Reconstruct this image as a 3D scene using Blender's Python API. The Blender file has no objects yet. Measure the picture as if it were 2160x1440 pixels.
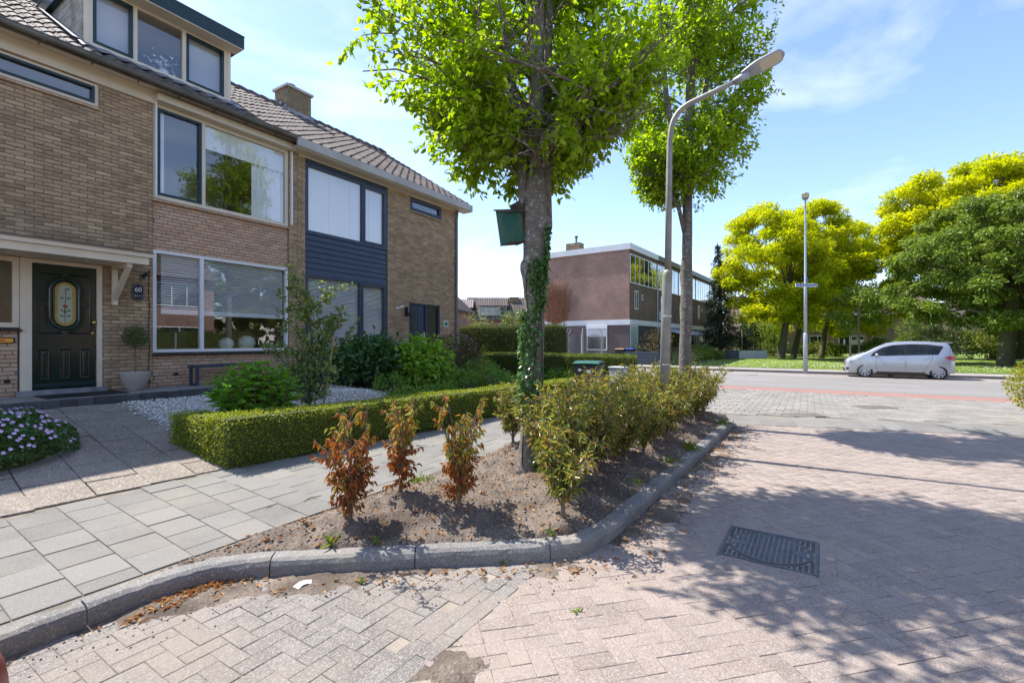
import bpy, math, random
import numpy as np
from mathutils import Vector, Matrix
R = math.radians
random.seed(7); rng = np.random.default_rng(7)
SC = bpy.context.scene
COL = SC.collection

# ------------------------------------------------------------------ camera
CAM_H, FPX, YAW = 1.65, 1000.0, R(32.2)          # eye height, focal length in photo pixels, angle of view to the street
cd = bpy.data.cameras.new('camera'); cam = bpy.data.objects.new('camera', cd); COL.objects.link(cam)
cd.sensor_width = 36.0; cd.lens = 36.0 * FPX / 2160.0; cd.clip_start = 0.05; cd.clip_end = 2000
cam.location = (0, 0, CAM_H); cam.rotation_euler = (R(90), 0, YAW - R(90)); SC.camera = cam
# ------------------------------------------------------------------ world, sun, exposure
SUN_EL, SUN_AZ = R(56), R(93)                # azimuth counter-clockwise from +X
w = bpy.data.worlds.new('World'); SC.world = w; w.use_nodes = True
nt = w.node_tree; nt.nodes.clear()
def N(nt, t, **kw):
    n = nt.nodes.new(t)
    for k, v in kw.items():
        if k.startswith('i_'): n.inputs[int(k[2:])].default_value = v
        else: setattr(n, k, v)
    return n
def L(nt, a, b): nt.links.new(a, b)
sky = N(nt, 'ShaderNodeTexSky', sky_type='NISHITA', sun_disc=False)
sky.sun_elevation = SUN_EL; sky.sun_rotation = R(90) - SUN_AZ
sky.air_density = 1.0; sky.dust_density = 0.35; sky.ozone_density = 3.2; sky.altitude = 0
tc = N(nt, 'ShaderNodeTexCoord')
mp = N(nt, 'ShaderNodeMapping'); mp.inputs['Scale'].default_value = (1.3, 2.2, 5.0); mp.inputs['Rotation'].default_value = (R(12), R(18), R(35))
L(nt, tc.outputs['Generated'], mp.inputs[0])
cn = N(nt, 'ShaderNodeTexNoise'); cn.inputs['Scale'].default_value = 1.5; cn.inputs['Detail'].default_value = 7; cn.inputs['Roughness'].default_value = .55
cn.inputs['Distortion'].default_value = .35
L(nt, mp.outputs[0], cn.inputs['Vector'])
cr = N(nt, 'ShaderNodeMapRange'); cr.inputs[1].default_value = .47; cr.inputs[2].default_value = .82; cr.inputs[3].default_value = 0; cr.inputs[4].default_value = .60
L(nt, cn.outputs[0], cr.inputs[0])
mx = N(nt, 'ShaderNodeMix', data_type='RGBA'); mx.inputs[7].default_value = (5.2, 5.6, 6.2, 1)
L(nt, cr.outputs[0], mx.inputs[0]); L(nt, sky.outputs[0], mx.inputs[6])
bg = N(nt, 'ShaderNodeBackground'); bg.inputs[1].default_value = .145
tn = N(nt, 'ShaderNodeMix', data_type='RGBA', blend_type='MULTIPLY'); tn.inputs[0].default_value = 1; tn.inputs[7].default_value = (1.0, .945, .99, 1)   # white balance
L(nt, mx.outputs[2], tn.inputs[6]); L(nt, tn.outputs[2], bg.inputs[0])
wo = N(nt, 'ShaderNodeOutputWorld'); L(nt, bg.outputs[0], wo.inputs[0])
SUNV = Vector((math.cos(SUN_EL) * math.cos(SUN_AZ), math.cos(SUN_EL) * math.sin(SUN_AZ), math.sin(SUN_EL)))
sl = bpy.data.lights.new('sun', 'SUN'); sl.energy = 4.0; sl.angle = R(.55); sl.color = (1, .95, .88)
so = bpy.data.objects.new('sun', sl); COL.objects.link(so); so.rotation_euler = (-SUNV).to_track_quat('-Z', 'Y').to_euler(); so.location = (0, 20, 30)
SC.view_settings.view_transform = 'Standard'; SC.view_settings.look = 'None'; SC.view_settings.gamma = 1
SC.view_settings.exposure = 1.18
SC.render.engine = 'CYCLES'
SC.cycles.use_denoising = True; SC.cycles.max_bounces = 7; SC.cycles.transparent_max_bounces = 12; SC.cycles.diffuse_bounces = 3
SC.cycles.glossy_bounces = 3; SC.cycles.transmission_bounces = 4; SC.cycles.caustics_reflective = False; SC.cycles.caustics_refractive = False

# ------------------------------------------------------------------ photo pixel -> place
ca, sa = math.cos(YAW), math.sin(YAW)
def at_depth(px, py, d):
    u = (px - 1080) / FPX; return Vector((d * (ca + u * sa), d * (sa - u * ca), CAM_H - (py - 720) / FPX * d))
def on_y(px, py, Y):
    u = (px - 1080) / FPX; return at_depth(px, py, Y / (sa - u * ca))
def on_x(px, py, X):
    u = (px - 1080) / FPX; return at_depth(px, py, X / (ca + u * sa))
def on_z(px, py, z=0.0):
    return at_depth(px, py, (CAM_H - z) * FPX / (py - 720))

# ------------------------------------------------------------------ materials
MATS = {}
def mat(name, col, col2=None, scale=6, rough=.75, bump=0, bscale=60, metal=0, spec=.4, piece=0, spk=None, coat=0, detail=4, stretch=None, mixlo=.35, mixhi=.65, piece2=None, dirt=None):
    """principled: base colour varied by noise (col..col2), per piece (brightness +-piece, towards piece2), fine speckles spk=(colour, scale, amount)"""
    m = bpy.data.materials.new(name); m.use_nodes = True; t = m.node_tree; t.nodes.clear()
    out = N(t, 'ShaderNodeOutputMaterial'); p = N(t, 'ShaderNodeBsdfPrincipled'); L(t, p.outputs[0], out.inputs[0])
    p.inputs['Roughness'].default_value = rough; p.inputs['Metallic'].default_value = metal; p.inputs['Specular IOR Level'].default_value = spec
    if coat: p.inputs['Coat Weight'].default_value = coat; p.inputs['Coat Roughness'].default_value = .05
    c4 = lambda c: (*c, 1)
    tco = N(t, 'ShaderNodeTexCoord'); geo = N(t, 'ShaderNodeNewGeometry')
    vec = geo.outputs['Position']
    if stretch:
        mpn = N(t, 'ShaderNodeMapping'); mpn.inputs['Scale'].default_value = stretch; L(t, vec, mpn.inputs[0]); vec = mpn.outputs[0]
    cur = None
    def noise(sc, det=4, v=None):
        n = N(t, 'ShaderNodeTexNoise'); n.inputs['Scale'].default_value = sc; n.inputs['Detail'].default_value = det; L(t, v or vec, n.inputs['Vector']); return n.outputs[0]
    def rngmap(o, a, b, c, d):
        r = N(t, 'ShaderNodeMapRange'); r.inputs[1].default_value = a; r.inputs[2].default_value = b; r.inputs[3].default_value = c; r.inputs[4].default_value = d; L(t, o, r.inputs[0]); return r.outputs[0]
    def mixc(f, a, b):
        x = N(t, 'ShaderNodeMix', data_type='RGBA'); 
        if isinstance(f, (int, float)): x.inputs[0].default_value = f
        else: L(t, f, x.inputs[0])
        for i, v in ((6, a), (7, b)):
            if isinstance(v, tuple): x.inputs[i].default_value = v
            else: L(t, v, x.inputs[i])
        return x.outputs[2]
    cur = c4(col)
    if col2: cur = mixc(rngmap(noise(scale, detail), mixlo, mixhi, 0, 1), cur, c4(col2))
    if piece or piece2:
        oi = N(t, 'ShaderNodeObjectInfo')
        ad = N(t, 'ShaderNodeMath', operation='ADD'); L(t, geo.outputs['Random Per Island'], ad.inputs[0]); L(t, oi.outputs['Random'], ad.inputs[1])
        fr = N(t, 'ShaderNodeMath', operation='FRACT'); L(t, ad.outputs[0], fr.inputs[0]); r = fr.outputs[0]
        m7 = N(t, 'ShaderNodeMath', operation='MULTIPLY'); m7.inputs[1].default_value = 7.13; L(t, r, m7.inputs[0])
        f7 = N(t, 'ShaderNodeMath', operation='FRACT'); L(t, m7.outputs[0], f7.inputs[0])
        if piece2: cur = mixc(rngmap(f7.outputs[0], .45, 1, 0, 1), cur, c4(piece2))
        if piece:
            hs = N(t, 'ShaderNodeHueSaturation'); L(t, rngmap(r, 0, 1, 1 - piece, 1 + piece), hs.inputs['Value'])
            if isinstance(cur, tuple): hs.inputs['Color'].default_value = cur
            else: L(t, cur, hs.inputs['Color'])
            cur = hs.outputs[0]
    if spk:
        for sp in (spk if isinstance(spk, list) else [spk]):
            v = N(t, 'ShaderNodeTexVoronoi'); v.inputs['Scale'].default_value = sp[1]; L(t, geo.outputs['Position'], v.inputs['Vector'])
            sep = N(t, 'ShaderNodeSeparateColor'); L(t, v.outputs['Color'], sep.inputs[0])
            cur = mixc(rngmap(sep.outputs[0], 1 - sp[2], 1 - sp[2] * .6, 0, sp[3] if len(sp) > 3 else .8), cur, c4(sp[0]))
    if dirt:   # (colour, scale, lo, hi, amount)
        cur = mixc(rngmap(noise(dirt[1], 6, geo.outputs['Position']), dirt[2], dirt[3], 0, dirt[4]), cur, c4(dirt[0]))
    if isinstance(cur, tuple): p.inputs['Base Color'].default_value = cur
    else: L(t, cur, p.inputs['Base Color'])
    if bump:
        b = N(t, 'ShaderNodeBump'); b.inputs['Strength'].default_value = 1; b.inputs['Distance'].default_value = bump
        L(t, noise(bscale, 5), b.inputs['Height']); L(t, b.outputs[0], p.inputs['Normal'])
    MATS[name] = m; return m
def leaf_mat(name, cols, trans=.45, rough=.42, spec=.35, tcol=None, patch=0, hue=.49, tval=1.35):
    """cols: list of colours, picked per leaf; trans: share of light passing through the leaf"""
    m = bpy.data.materials.new(name); m.use_nodes = True; t = m.node_tree; t.nodes.clear()
    out = N(t, 'ShaderNodeOutputMaterial'); p = N(t, 'ShaderNodeBsdfPrincipled'); p.inputs['Roughness'].default_value = rough; p.inputs['Specular IOR Level'].default_value = spec
    geo = N(t, 'ShaderNodeNewGeometry'); oi = N(t, 'ShaderNodeObjectInfo')
    ramp = N(t, 'ShaderNodeValToRGB'); ramp.color_ramp.interpolation = 'LINEAR'
    el = ramp.color_ramp.elements
    while len(el) < len(cols): el.new(.5)
    for i, c in enumerate(cols): el[i].position = i / max(1, len(cols) - 1); el[i].color = (*c, 1)
    src = geo.outputs['Random Per Island']
    if patch:
        n = N(t, 'ShaderNodeTexNoise'); n.inputs['Scale'].default_value = patch; n.inputs['Detail'].default_value = 2; L(t, geo.outputs['Position'], n.inputs['Vector'])
        mr = N(t, 'ShaderNodeMapRange'); mr.inputs[1].default_value = .3; mr.inputs[2].default_value = .7; L(t, n.outputs[0], mr.inputs[0])
        mm = N(t, 'ShaderNodeMix'); mm.inputs[0].default_value = .5; L(t, src, mm.inputs[2]); L(t, mr.outputs[0], mm.inputs[3]); src = mm.outputs[0]
    L(t, src, ramp.inputs[0]); L(t, ramp.outputs[0], p.inputs['Base Color'])
    if trans:
        tr = N(t, 'ShaderNodeBsdfTranslucent')
        hs = N(t, 'ShaderNodeHueSaturation'); hs.inputs['Value'].default_value = tval; hs.inputs['Saturation'].default_value = 1.1; hs.inputs['Hue'].default_value = hue
        L(t, ramp.outputs[0], hs.inputs['Color']); L(t, hs.outputs[0], tr.inputs[0])
        ms = N(t, 'ShaderNodeMixShader'); ms.inputs[0].default_value = trans; L(t, p.outputs[0], ms.inputs[1]); L(t, tr.outputs[0], ms.inputs[2]); L(t, ms.outputs[0], out.inputs[0])
    else: L(t, p.outputs[0], out.inputs[0])
    MATS[name] = m; return m
def glass_mat(name, tint=(.82, .88, .9), refl=1.0, ior=1.5, rough=0.0, bump=0):
    m = bpy.data.materials.new(name); m.use_nodes = True; t = m.node_tree; t.nodes.clear()
    out = N(t, 'ShaderNodeOutputMaterial'); tr = N(t, 'ShaderNodeBsdfTransparent'); tr.inputs[0].default_value = (*tint, 1)
    gl = N(t, 'ShaderNodeBsdfGlossy'); gl.inputs['Roughness'].default_value = rough; gl.inputs[0].default_value = (1, 1, 1, 1)
    lw = N(t, 'ShaderNodeLayerWeight'); lw.inputs[0].default_value = .5      # Schlick: the same from both sides of the pane
    pw = N(t, 'ShaderNodeMath', operation='POWER'); pw.inputs[1].default_value = 5; L(t, lw.outputs['Facing'], pw.inputs[0])
    fr = N(t, 'ShaderNodeMath', operation='MULTIPLY_ADD'); fr.inputs[1].default_value = .96; fr.inputs[2].default_value = .04; L(t, pw.outputs[0], fr.inputs[0])
    ml = N(t, 'ShaderNodeMath', operation='MULTIPLY', use_clamp=True); ml.inputs[1].default_value = refl; L(t, fr.outputs[0], ml.inputs[0])
    ms = N(t, 'ShaderNodeMixShader'); L(t, ml.outputs[0], ms.inputs[0]); L(t, tr.outputs[0], ms.inputs[1]); L(t, gl.outputs[0], ms.inputs[2]); L(t, ms.outputs[0], out.inputs[0])
    if bump:
        n = N(t, 'ShaderNodeTexNoise'); n.inputs['Scale'].default_value = bump; g = N(t, 'ShaderNodeNewGeometry'); L(t, g.outputs['Position'], n.inputs['Vector'])
        b = N(t, 'ShaderNodeBump'); b.inputs['Distance'].default_value = .004; L(t, n.outputs[0], b.inputs['Height']); L(t, b.outputs[0], gl.inputs['Normal'])
    MATS[name] = m; return m

# ------------------------------------------------------------------ mesh helpers
class MB:
    """collects faces; build() links them as ONE mesh object"""
    def __init__(s): s.v = []; s.f = []
    def add(s, vs, fs):
        o = len(s.v); s.v += [tuple(v) for v in vs]; s.f += [tuple(i + o for i in f) for f in fs]; return s
    def box(s, x0, x1, y0, y1, z0, z1):
        return s.add([(x0,y0,z0),(x1,y0,z0),(x1,y1,z0),(x0,y1,z0),(x0,y0,z1),(x1,y0,z1),(x1,y1,z1),(x0,y1,z1)],
                     [(0,3,2,1),(4,5,6,7),(0,1,5,4),(1,2,6,5),(2,3,7,6),(3,0,4,7)])
    def bbox(s, x0, x1, y0, y1, z0, z1, b=.01):
        """box with chamfered edges on all sides"""
        vs = []
        for z, i in ((z0, b), (z0 + b, 0), (z1 - b, 0), (z1, b)):
            vs += [(x0+i,y0+i,z),(x1-i,y0+i,z),(x1-i,y1-i,z),(x0+i,y1-i,z)]
        fs = [(3,2,1,0),(12,13,14,15)]
        for k in range(3):
            for j in range(4): a = 4*k+j; c = 4*k+(j+1)%4; fs.append((a, c, c+4, a+4))
        return s.add(vs, fs)
    def quad(s, a, b, c, d): return s.add([a, b, c, d], [(0,1,2,3)])
    def prism(s, pts, d):
        """polygon (3-D points, planar) extruded by vector d"""
        n = len(pts); d = Vector(d); a = [Vector(p) for p in pts]; bq = [p + d for p in a]
        return s.add(a + bq, [tuple(range(n))[::-1], tuple(range(n, 2*n))] + [(i, (i+1)%n, n+(i+1)%n, n+i) for i in range(n)])
    def tube(s, pts, rad, n=8, cap=True):
        pts = [Vector(p) for p in pts]; k = len(pts)
        if not hasattr(rad, '__len__'): rad = [rad]*k
        vs = []; u = None
        for i in range(k):
            t = (pts[min(i+1, k-1)] - pts[max(i-1, 0)]); t = t.normalized() if t.length > 1e-9 else Vector((0,0,1))
            if u is None: u = t.orthogonal().normalized()
            else:
                u = u - t * u.dot(t); u = u.normalized() if u.length > 1e-6 else t.orthogonal().normalized()
            v = t.cross(u)
            for j in range(n):
                a = 2*math.pi*j/n; vs.append(pts[i] + (u*math.cos(a) + v*math.sin(a))*rad[i])
        fs = [(i*n+j, i*n+(j+1)%n, (i+1)*n+(j+1)%n, (i+1)*n+j) for i in range(k-1) for j in range(n)]
        if cap: fs += [tuple(range(n))[::-1], tuple((k-1)*n+j for j in range(n))]
        return s.add(vs, fs)
    def lathe(s, c, prof, n=20, cap=True):
        c = Vector(c); vs = []; k = len(prof)
        for r, z in prof:
            for j in range(n): a = 2*math.pi*j/n; vs.append(c + Vector((r*math.cos(a), r*math.sin(a), z)))
        fs = [(i*n+j, i*n+(j+1)%n, (i+1)*n+(j+1)%n, (i+1)*n+j) for i in range(k-1) for j in range(n)]
        if cap: fs += [tuple(range(n))[::-1], tuple((k-1)*n+j for j in range(n))]
        return s.add(vs, fs)
    def build(s, name, m, parent=None, smooth=False, **kw):
        return mesh_obj(name, s.v, s.f, m, parent, smooth, **kw)
WORLD_P = {}                                   # empties whose parts are written in world coordinates
def link(name, data, m=None, parent=None):
    o = bpy.data.objects.new(name, data); COL.objects.link(o)
    if parent:
        o.parent = parent
        if parent.name in WORLD_P: o.matrix_parent_inverse = WORLD_P[parent.name]
    if m and data is not None and hasattr(data, 'materials') and not data.materials: data.materials.append(MATS[m] if isinstance(m, str) else m)
    return o
def mesh_obj(name, v, f, m, parent=None, smooth=False, label=None, cat=None, group=None, kind=None):
    me = bpy.data.meshes.new(name); me.from_pydata(v, [], f); 
    if smooth: me.polygons.foreach_set('use_smooth', [True]*len(me.polygons))
    me.update(); o = link(name, me, m, parent); tag(o, label, cat, group, kind); return o
def np_mesh(name, V, Fq, m, parent=None, smooth=False, **kw):
    """numpy verts (n,3) and faces (k,3|4)"""
    me = bpy.data.meshes.new(name); V = np.asarray(V, np.float32); Fq = np.asarray(Fq, np.int32); k = Fq.shape[1]
    me.vertices.add(len(V)); me.vertices.foreach_set('co', V.ravel())
    me.loops.add(Fq.size); me.loops.foreach_set('vertex_index', Fq.ravel())
    me.polygons.add(len(Fq)); me.polygons.foreach_set('loop_start', np.arange(0, Fq.size, k, dtype=np.int32))
    if smooth: me.polygons.foreach_set('use_smooth', np.ones(len(Fq), bool))
    me.update(calc_edges=True); o = link(name, me, m, parent); tag(o, **kw); return o
def tag(o, label=None, cat=None, group=None, kind=None):
    if label: o['label'] = label
    if cat: o['category'] = cat
    if group: o['group'] = group
    if kind: o['kind'] = kind
    return o
def empty(name, loc=(0,0,0), label=None, cat=None, group=None, kind=None, rz=0):
    o = bpy.data.objects.new(name, None); COL.objects.link(o); o.location = loc; o.rotation_euler = (0,0,rz); o.empty_display_size = .2
    return tag(o, label, cat, group, kind)
def wempty(name, loc, *a, **k):
    o = empty(name, loc, *a, **k); WORLD_P[o.name] = Matrix.Translation(-Vector(loc)); return o
def copy_tree(o, parent=None):
    c = o.copy(); COL.objects.link(c); c.parent = parent
    if parent: c.matrix_parent_inverse = o.matrix_parent_inverse.copy()
    for ch in list(o.children): copy_tree(ch, c)
    return c
def text_obj(name, s, size, m, parent, loc, rot, depth=.002, align='CENTER'):
    cu = bpy.data.curves.new(name, 'FONT'); cu.body = s; cu.size = size; cu.extrude = depth; cu.align_x = align; cu.align_y = 'CENTER'
    t = bpy.data.objects.new(name, cu); COL.objects.link(t); bpy.context.view_layer.update()
    me = bpy.data.meshes.new_from_object(t.evaluated_get(bpy.context.evaluated_depsgraph_get())); bpy.data.objects.remove(t)
    o = link(name, me, m, parent); o.location = loc; o.rotation_euler = rot; return o
# ------------------------------------------------------------------ leaves
def norm(a): return a / np.maximum(np.linalg.norm(a, axis=1, keepdims=True), 1e-9)
def leaf_arrays(P, D, length, width, fold=.25, droop=.15, shape=6):
    """P base points, D directions (n,3); pointed oval leaves folded along the midrib"""
    n = len(P); D = norm(D); length = np.broadcast_to(length, (n,)).reshape(n,1); width = np.broadcast_to(width, (n,)).reshape(n,1)
    up = rng.normal(size=(n,3)) * .55 + np.array([0,0,1.0]); S = norm(np.cross(D, up)); U = norm(np.cross(S, D))
    if shape == 4:
        V = np.stack([P, P + D*length*.45 + S*width*.5 + U*width*fold, P + D*length - U*length*droop, P + D*length*.45 - S*width*.5 + U*width*fold], 1)
        F = np.array([[0,1,2,3]])[None] + (np.arange(n)*4)[:,None,None]
        return V.reshape(-1,3), F.reshape(-1,4)
    V = np.stack([P, P + D*length*.3 + S*width*.42 + U*width*fold, P + D*length*.68 + S*width*.36 + U*(width*fold - length*droop*.5), P + D*length - U*length*droop,
                  P + D*length*.68 - S*width*.36 + U*(width*fold - length*droop*.5), P + D*length*.3 - S*width*.42 + U*width*fold], 1)
    F = np.array([[0,1,2,3],[0,3,4,5]])[None] + (np.arange(n)*6)[:,None,None]
    return V.reshape(-1,3), F.reshape(-1,4)
def leaves(name, P, D, length, width, m, parent=None, fold=.25, droop=.15, shape=6, **kw):
    V, F = leaf_arrays(np.asarray(P, float), np.asarray(D, float), length, width, fold, droop, shape)
    return np_mesh(name, V, F, m, parent, **kw)
# ------------------------------------------------------------------ material library
mat('earth', (.10,.085,.06), (.16,.13,.09), 3, .95, .01, 40)
mat('sand', (.34,.29,.23), (.24,.20,.16), 5, .95, .004, 150, spk=((.42,.38,.32), 260, .12, .5))
mat('sand_dark', (.16,.14,.11), (.26,.22,.17), 4, .95, .004, 150)
SPK = [((.46,.43,.40), 210, .22, .45), ((.10,.085,.08), 240, .22, .5), ((.45,.39,.35), 110, .22, .35), ((.14,.12,.11), 130, .16, .35)]
mat('paver_pink', (.29,.228,.186), (.232,.183,.151), 3, .88, .0022, 190, piece=.09, spk=SPK, piece2=(.285,.23,.195), dirt=((.33,.27,.22), 1.1, .5, .72, .5))
mat('paver_grey', (.20,.18,.157), (.155,.14,.124), 3, .88, .0022, 190, piece=.08, spk=SPK, piece2=(.205,.188,.166), dirt=((.27,.225,.18), 1.4, .42, .66, .8))
mat('slab', (.195,.185,.163), (.155,.147,.131), 2.5, .9, .0015, 220, piece=.055, spk=[((.38,.37,.34), 240, .15, .4), ((.15,.14,.13), 260, .12, .4)], piece2=(.21,.20,.178), dirt=((.26,.225,.18), 1.6, .5, .72, .6))
mat('crossing_tile', (.235,.218,.19), (.19,.176,.154), 1.5, .9, .002, 120, piece=.16, spk=[((.36,.34,.31), 80, .15, .4)], dirt=((.31,.28,.24), .8, .5, .75, .25))
mat('aggregate', (.25,.215,.175), (.19,.165,.135), 3, .92, .004, 110, piece=.10, spk=[((.45,.40,.33), 85, .22, .7), ((.11,.09,.075), 95, .20, .6), ((.30,.20,.13), 70, .12, .5)])
mat('kerb', (.165,.158,.148), (.22,.208,.19), 3, .9, .003, 160, piece=.06, spk=[((.40,.39,.37), 130, .14, .6), ((.07,.07,.07), 150, .12, .5)], dirt=((.33,.29,.23), 2.5, .5, .75, .6))
mat('soil', (.105,.082,.063), (.185,.147,.115), 4, .97, .012, 55, dirt=((.075,.056,.042), 1.9, .50, .66, .85), spk=[((.28,.22,.17), 60, .18, .5), ((.06,.045,.035), 75, .15, .6)])
mat('clod', (.26,.21,.168), (.19,.152,.12), 8, .97, .004, 120, piece=.22)
mat('garden_soil', (.05,.038,.028), (.085,.065,.048), 5, .97, .01, 50)
mat('gravel', (.74,.71,.65), (.62,.59,.54), 30, .85, 0, piece=.2, piece2=(.64,.58,.50))
mat('gravel_base', (.42,.40,.37), (.30,.285,.265), 60, .9, .01, 70)
mat('concrete', (.22,.205,.18), (.27,.25,.22), 3, .9, .002, 150, spk=((.36,.34,.3), 110, .15, .5))
mat('dark_brick', (.06,.062,.066), (.09,.09,.092), 5, .85, .003, 90, piece=.25)
mat('asphalt', (.175,.165,.15), (.215,.203,.185), .5, .9, .003, 120, spk=((.34,.33,.31), 70, .2, .5), stretch=(3,.3,1))
mat('red_lane', (.25,.135,.11), (.285,.16,.132), .8, .9, .002, 120, spk=((.38,.22,.18), 80, .15, .5))
mat('lane_paver', (.235,.21,.19), (.28,.25,.225), .7, .9, .004, 30)
mat('road_paint', (.62,.61,.58), (.40,.39,.37), 6, .85)
mat('pavement_far', (.33,.30,.265), (.28,.255,.23), 1, .9)
mat('kerb_far', (.15,.14,.13), (.19,.18,.165), 2, .9)
mat('lawn', (.15,.22,.03), (.20,.26,.045), .9, .95, .03, 25, dirt=((.10,.16,.02), .25, .45, .7, .6))
mat('drain_iron', (.20,.175,.15), (.15,.13,.115), 9, .8)
mat('iron', (.085,.093,.105), (.13,.138,.148), 12, .6, .001, 150, metal=.1)
mat('iron_dust', (.33,.29,.23), (.23,.20,.16), 14, .9, .002, 120)

# ------------------------------------------------------------------ repeated pieces
def in_view(p, margin=.06):
    f = p[0]*ca + p[1]*sa
    if f < .3: return 0
    u = (p[0]*sa - p[1]*ca)/f; v = (CAM_H - p[2])/f
    return (1/f) if abs(u) < 1.08 + margin and abs(v) < .72 + margin else 0
def chamfer_tile(l, wd, h, b=.006):
    vs = [(sx*l/2, sy*wd/2, -h) for sx, sy in ((-1,-1),(1,-1),(1,1),(-1,1))] + [(sx*l/2, sy*wd/2, -b*.8) for sx, sy in ((-1,-1),(1,-1),(1,1),(-1,1))] \
       + [(sx*(l/2-b), sy*(wd/2-b), 0) for sx, sy in ((-1,-1),(1,-1),(1,1),(-1,1))]
    fs = [(8,9,10,11)] + [(a, (a+1)%4, 4+(a+1)%4, 4+a) for a in range(4)] + [(4+a, 4+(a+1)%4, 8+(a+1)%4, 8+a) for a in range(4)]
    return np.array(vs, float), np.array(fs)
def pieces(parent, name, rest_name, tmpl, T, m, n_obj=300):
    """T: list of 4x4 matrices. The n_obj that show largest become objects sharing one mesh; the rest one 'stuff' part"""
    V, F = tmpl
    order = sorted(range(len(T)), key=lambda i: -in_view(T[i].translation))
    me = bpy.data.meshes.new(name); me.from_pydata([tuple(v) for v in V], [], [tuple(f) for f in F]); me.update(); me.materials.append(MATS[m])
    for i in order[:n_obj]:
        o = bpy.data.objects.new(name, me); COL.objects.link(o); o.parent = parent; o.matrix_basis = T[i]
    rest = order[n_obj:]
    if rest:
        A = np.array([np.array(T[i]) for i in rest]); Vh = np.concatenate([V, np.ones((len(V),1))], 1)
        W = np.einsum('nij,vj->nvi', A, Vh)[:,:,:3].reshape(-1,3)
        FF = (F[None] + (np.arange(len(rest))*len(V))[:,None,None]).reshape(-1, F.shape[1])
        np_mesh(rest_name, W, FF, m, parent, kind='stuff')
def TM(x, y, z, rz=0, tilt=.0, sx=1, sy=1, sz=1, slope=0, g=random):
    e = Matrix.Translation((x,y,z)) @ Matrix.Rotation(slope + g.gauss(0,tilt), 4, 'X') @ Matrix.Rotation(g.gauss(0,tilt), 4, 'Y') @ Matrix.Rotation(rz, 4, 'Z')
    return e @ Matrix.Diagonal((sx,sy,sz,1))
def inside(poly, x, y):
    c = False; n = len(poly); j = n-1
    for i in range(n):
        xi, yi = poly[i]; xj, yj = poly[j]
        if (yi > y) != (yj > y) and x < (xj-xi)*(y-yi)/(yj-yi)+xi: c = not c
        j = i
    return c
def dist_line(pts, x, y):
    best = 1e9
    for (ax, ay), (bx, by) in zip(pts, pts[1:]):
        dx, dy = bx-ax, by-ay; t = max(0, min(1, ((x-ax)*dx+(y-ay)*dy)/(dx*dx+dy*dy+1e-12)))
        best = min(best, math.hypot(x-ax-t*dx, y-ay-t*dy))
    return best
def herringbone(x0, x1, y0, y1, wd, rot, keep):
    T = []; cx, cy = (x0+x1)/2, (y0+y1)/2; rad = math.hypot(x1-x0, y1-y0)/2 + .3; k = int(rad/wd)+2; c, s = math.cos(rot), math.sin(rot)
    for i in range(-k, k):
        for j in range(-k, k):
            t = (i-j) % 4
            if t == 0: a, b, r = (i+1)*wd, (j+.5)*wd, 0
            elif t == 2: a, b, r = (i+.5)*wd, j*wd, math.pi/2
            else: continue
            x, y = cx + a*c - b*s, cy + a*s + b*c
            if x0 < x < x1 and y0 < y < y1 and keep(x, y):
                T.append(TM(x+random.gauss(0,.0012), y+random.gauss(0,.0012), random.gauss(0,.0012), rot + r + random.gauss(0,.006), .004))
    return T

# ------------------------------------------------------------------ ground, street and kerb
o = MB().quad((-300,-300,-.08), (600,-300,-.08), (600,600,-.08), (-300,600,-.08)).build('ground', 'earth', kind='structure')
KERB = [(-4,3.58),(1.30,3.53),(1.62,3.47),(1.86,3.27),(3.12,1.70),(3.38,1.46),(3.78,1.38),(7.0,1.30),(10.35,1.25)]      # street-side foot of the kerb
def kx(x): return min(1, max(.15, 1-(x-2.6)*.218))
def zp(y, x=2): return .12 + .07*kx(x)*(y-3.5)         # the pavement climbs towards the gardens, less so farther along
def zg(y, x=2): b = zp(5.4, x); return b + (.66-b)/4.1*(y-5.4)   # and so do the gardens
BAY_Y = 1.66
STREET_END = [(10.36,1.25),(11.72,-3.1),(13.4,-8.6)]   # where the street meets the dropped entrance blocks
def street_end_x(y): return 10.36 + (1.25-y)*.3127
kerb_poly = KERB + [(10.35,9),(-4,9)]
MH = [on_z(1540.7,1115.9), on_z(1726.7,1135.7), on_z(1721,1206), on_z(1511.8,1175.4)]; MHC = sum(MH, Vector())/4; MHR = math.atan2((MH[0]-MH[3]).y, (MH[0]-MH[3]).x)
def in_mh(x, y, h=.40):
    dx, dy = x-MHC.x, y-MHC.y; c, s = math.cos(MHR), math.sin(MHR); return abs(dx*c+dy*s) < h and abs(-dx*s+dy*c) < h
street = empty('street', (0,0,0), kind='structure')
st = MB().quad((-4.5,-9,-.0045), (13.55,-9,-.0045), (10.4,1.5,-.0045), (-4.5,1.5,-.0045)); st.build('sand_bed', 'sand', street)
T = herringbone(-.5, 12.6, -6.2, BAY_Y, .107, R(45), lambda x, y: not inside(kerb_poly, x, y) and x < street_end_x(y)-.06 and not in_mh(x, y, .475) and (in_view((x,y,0),.25) or x*x+y*y < 12))
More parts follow.
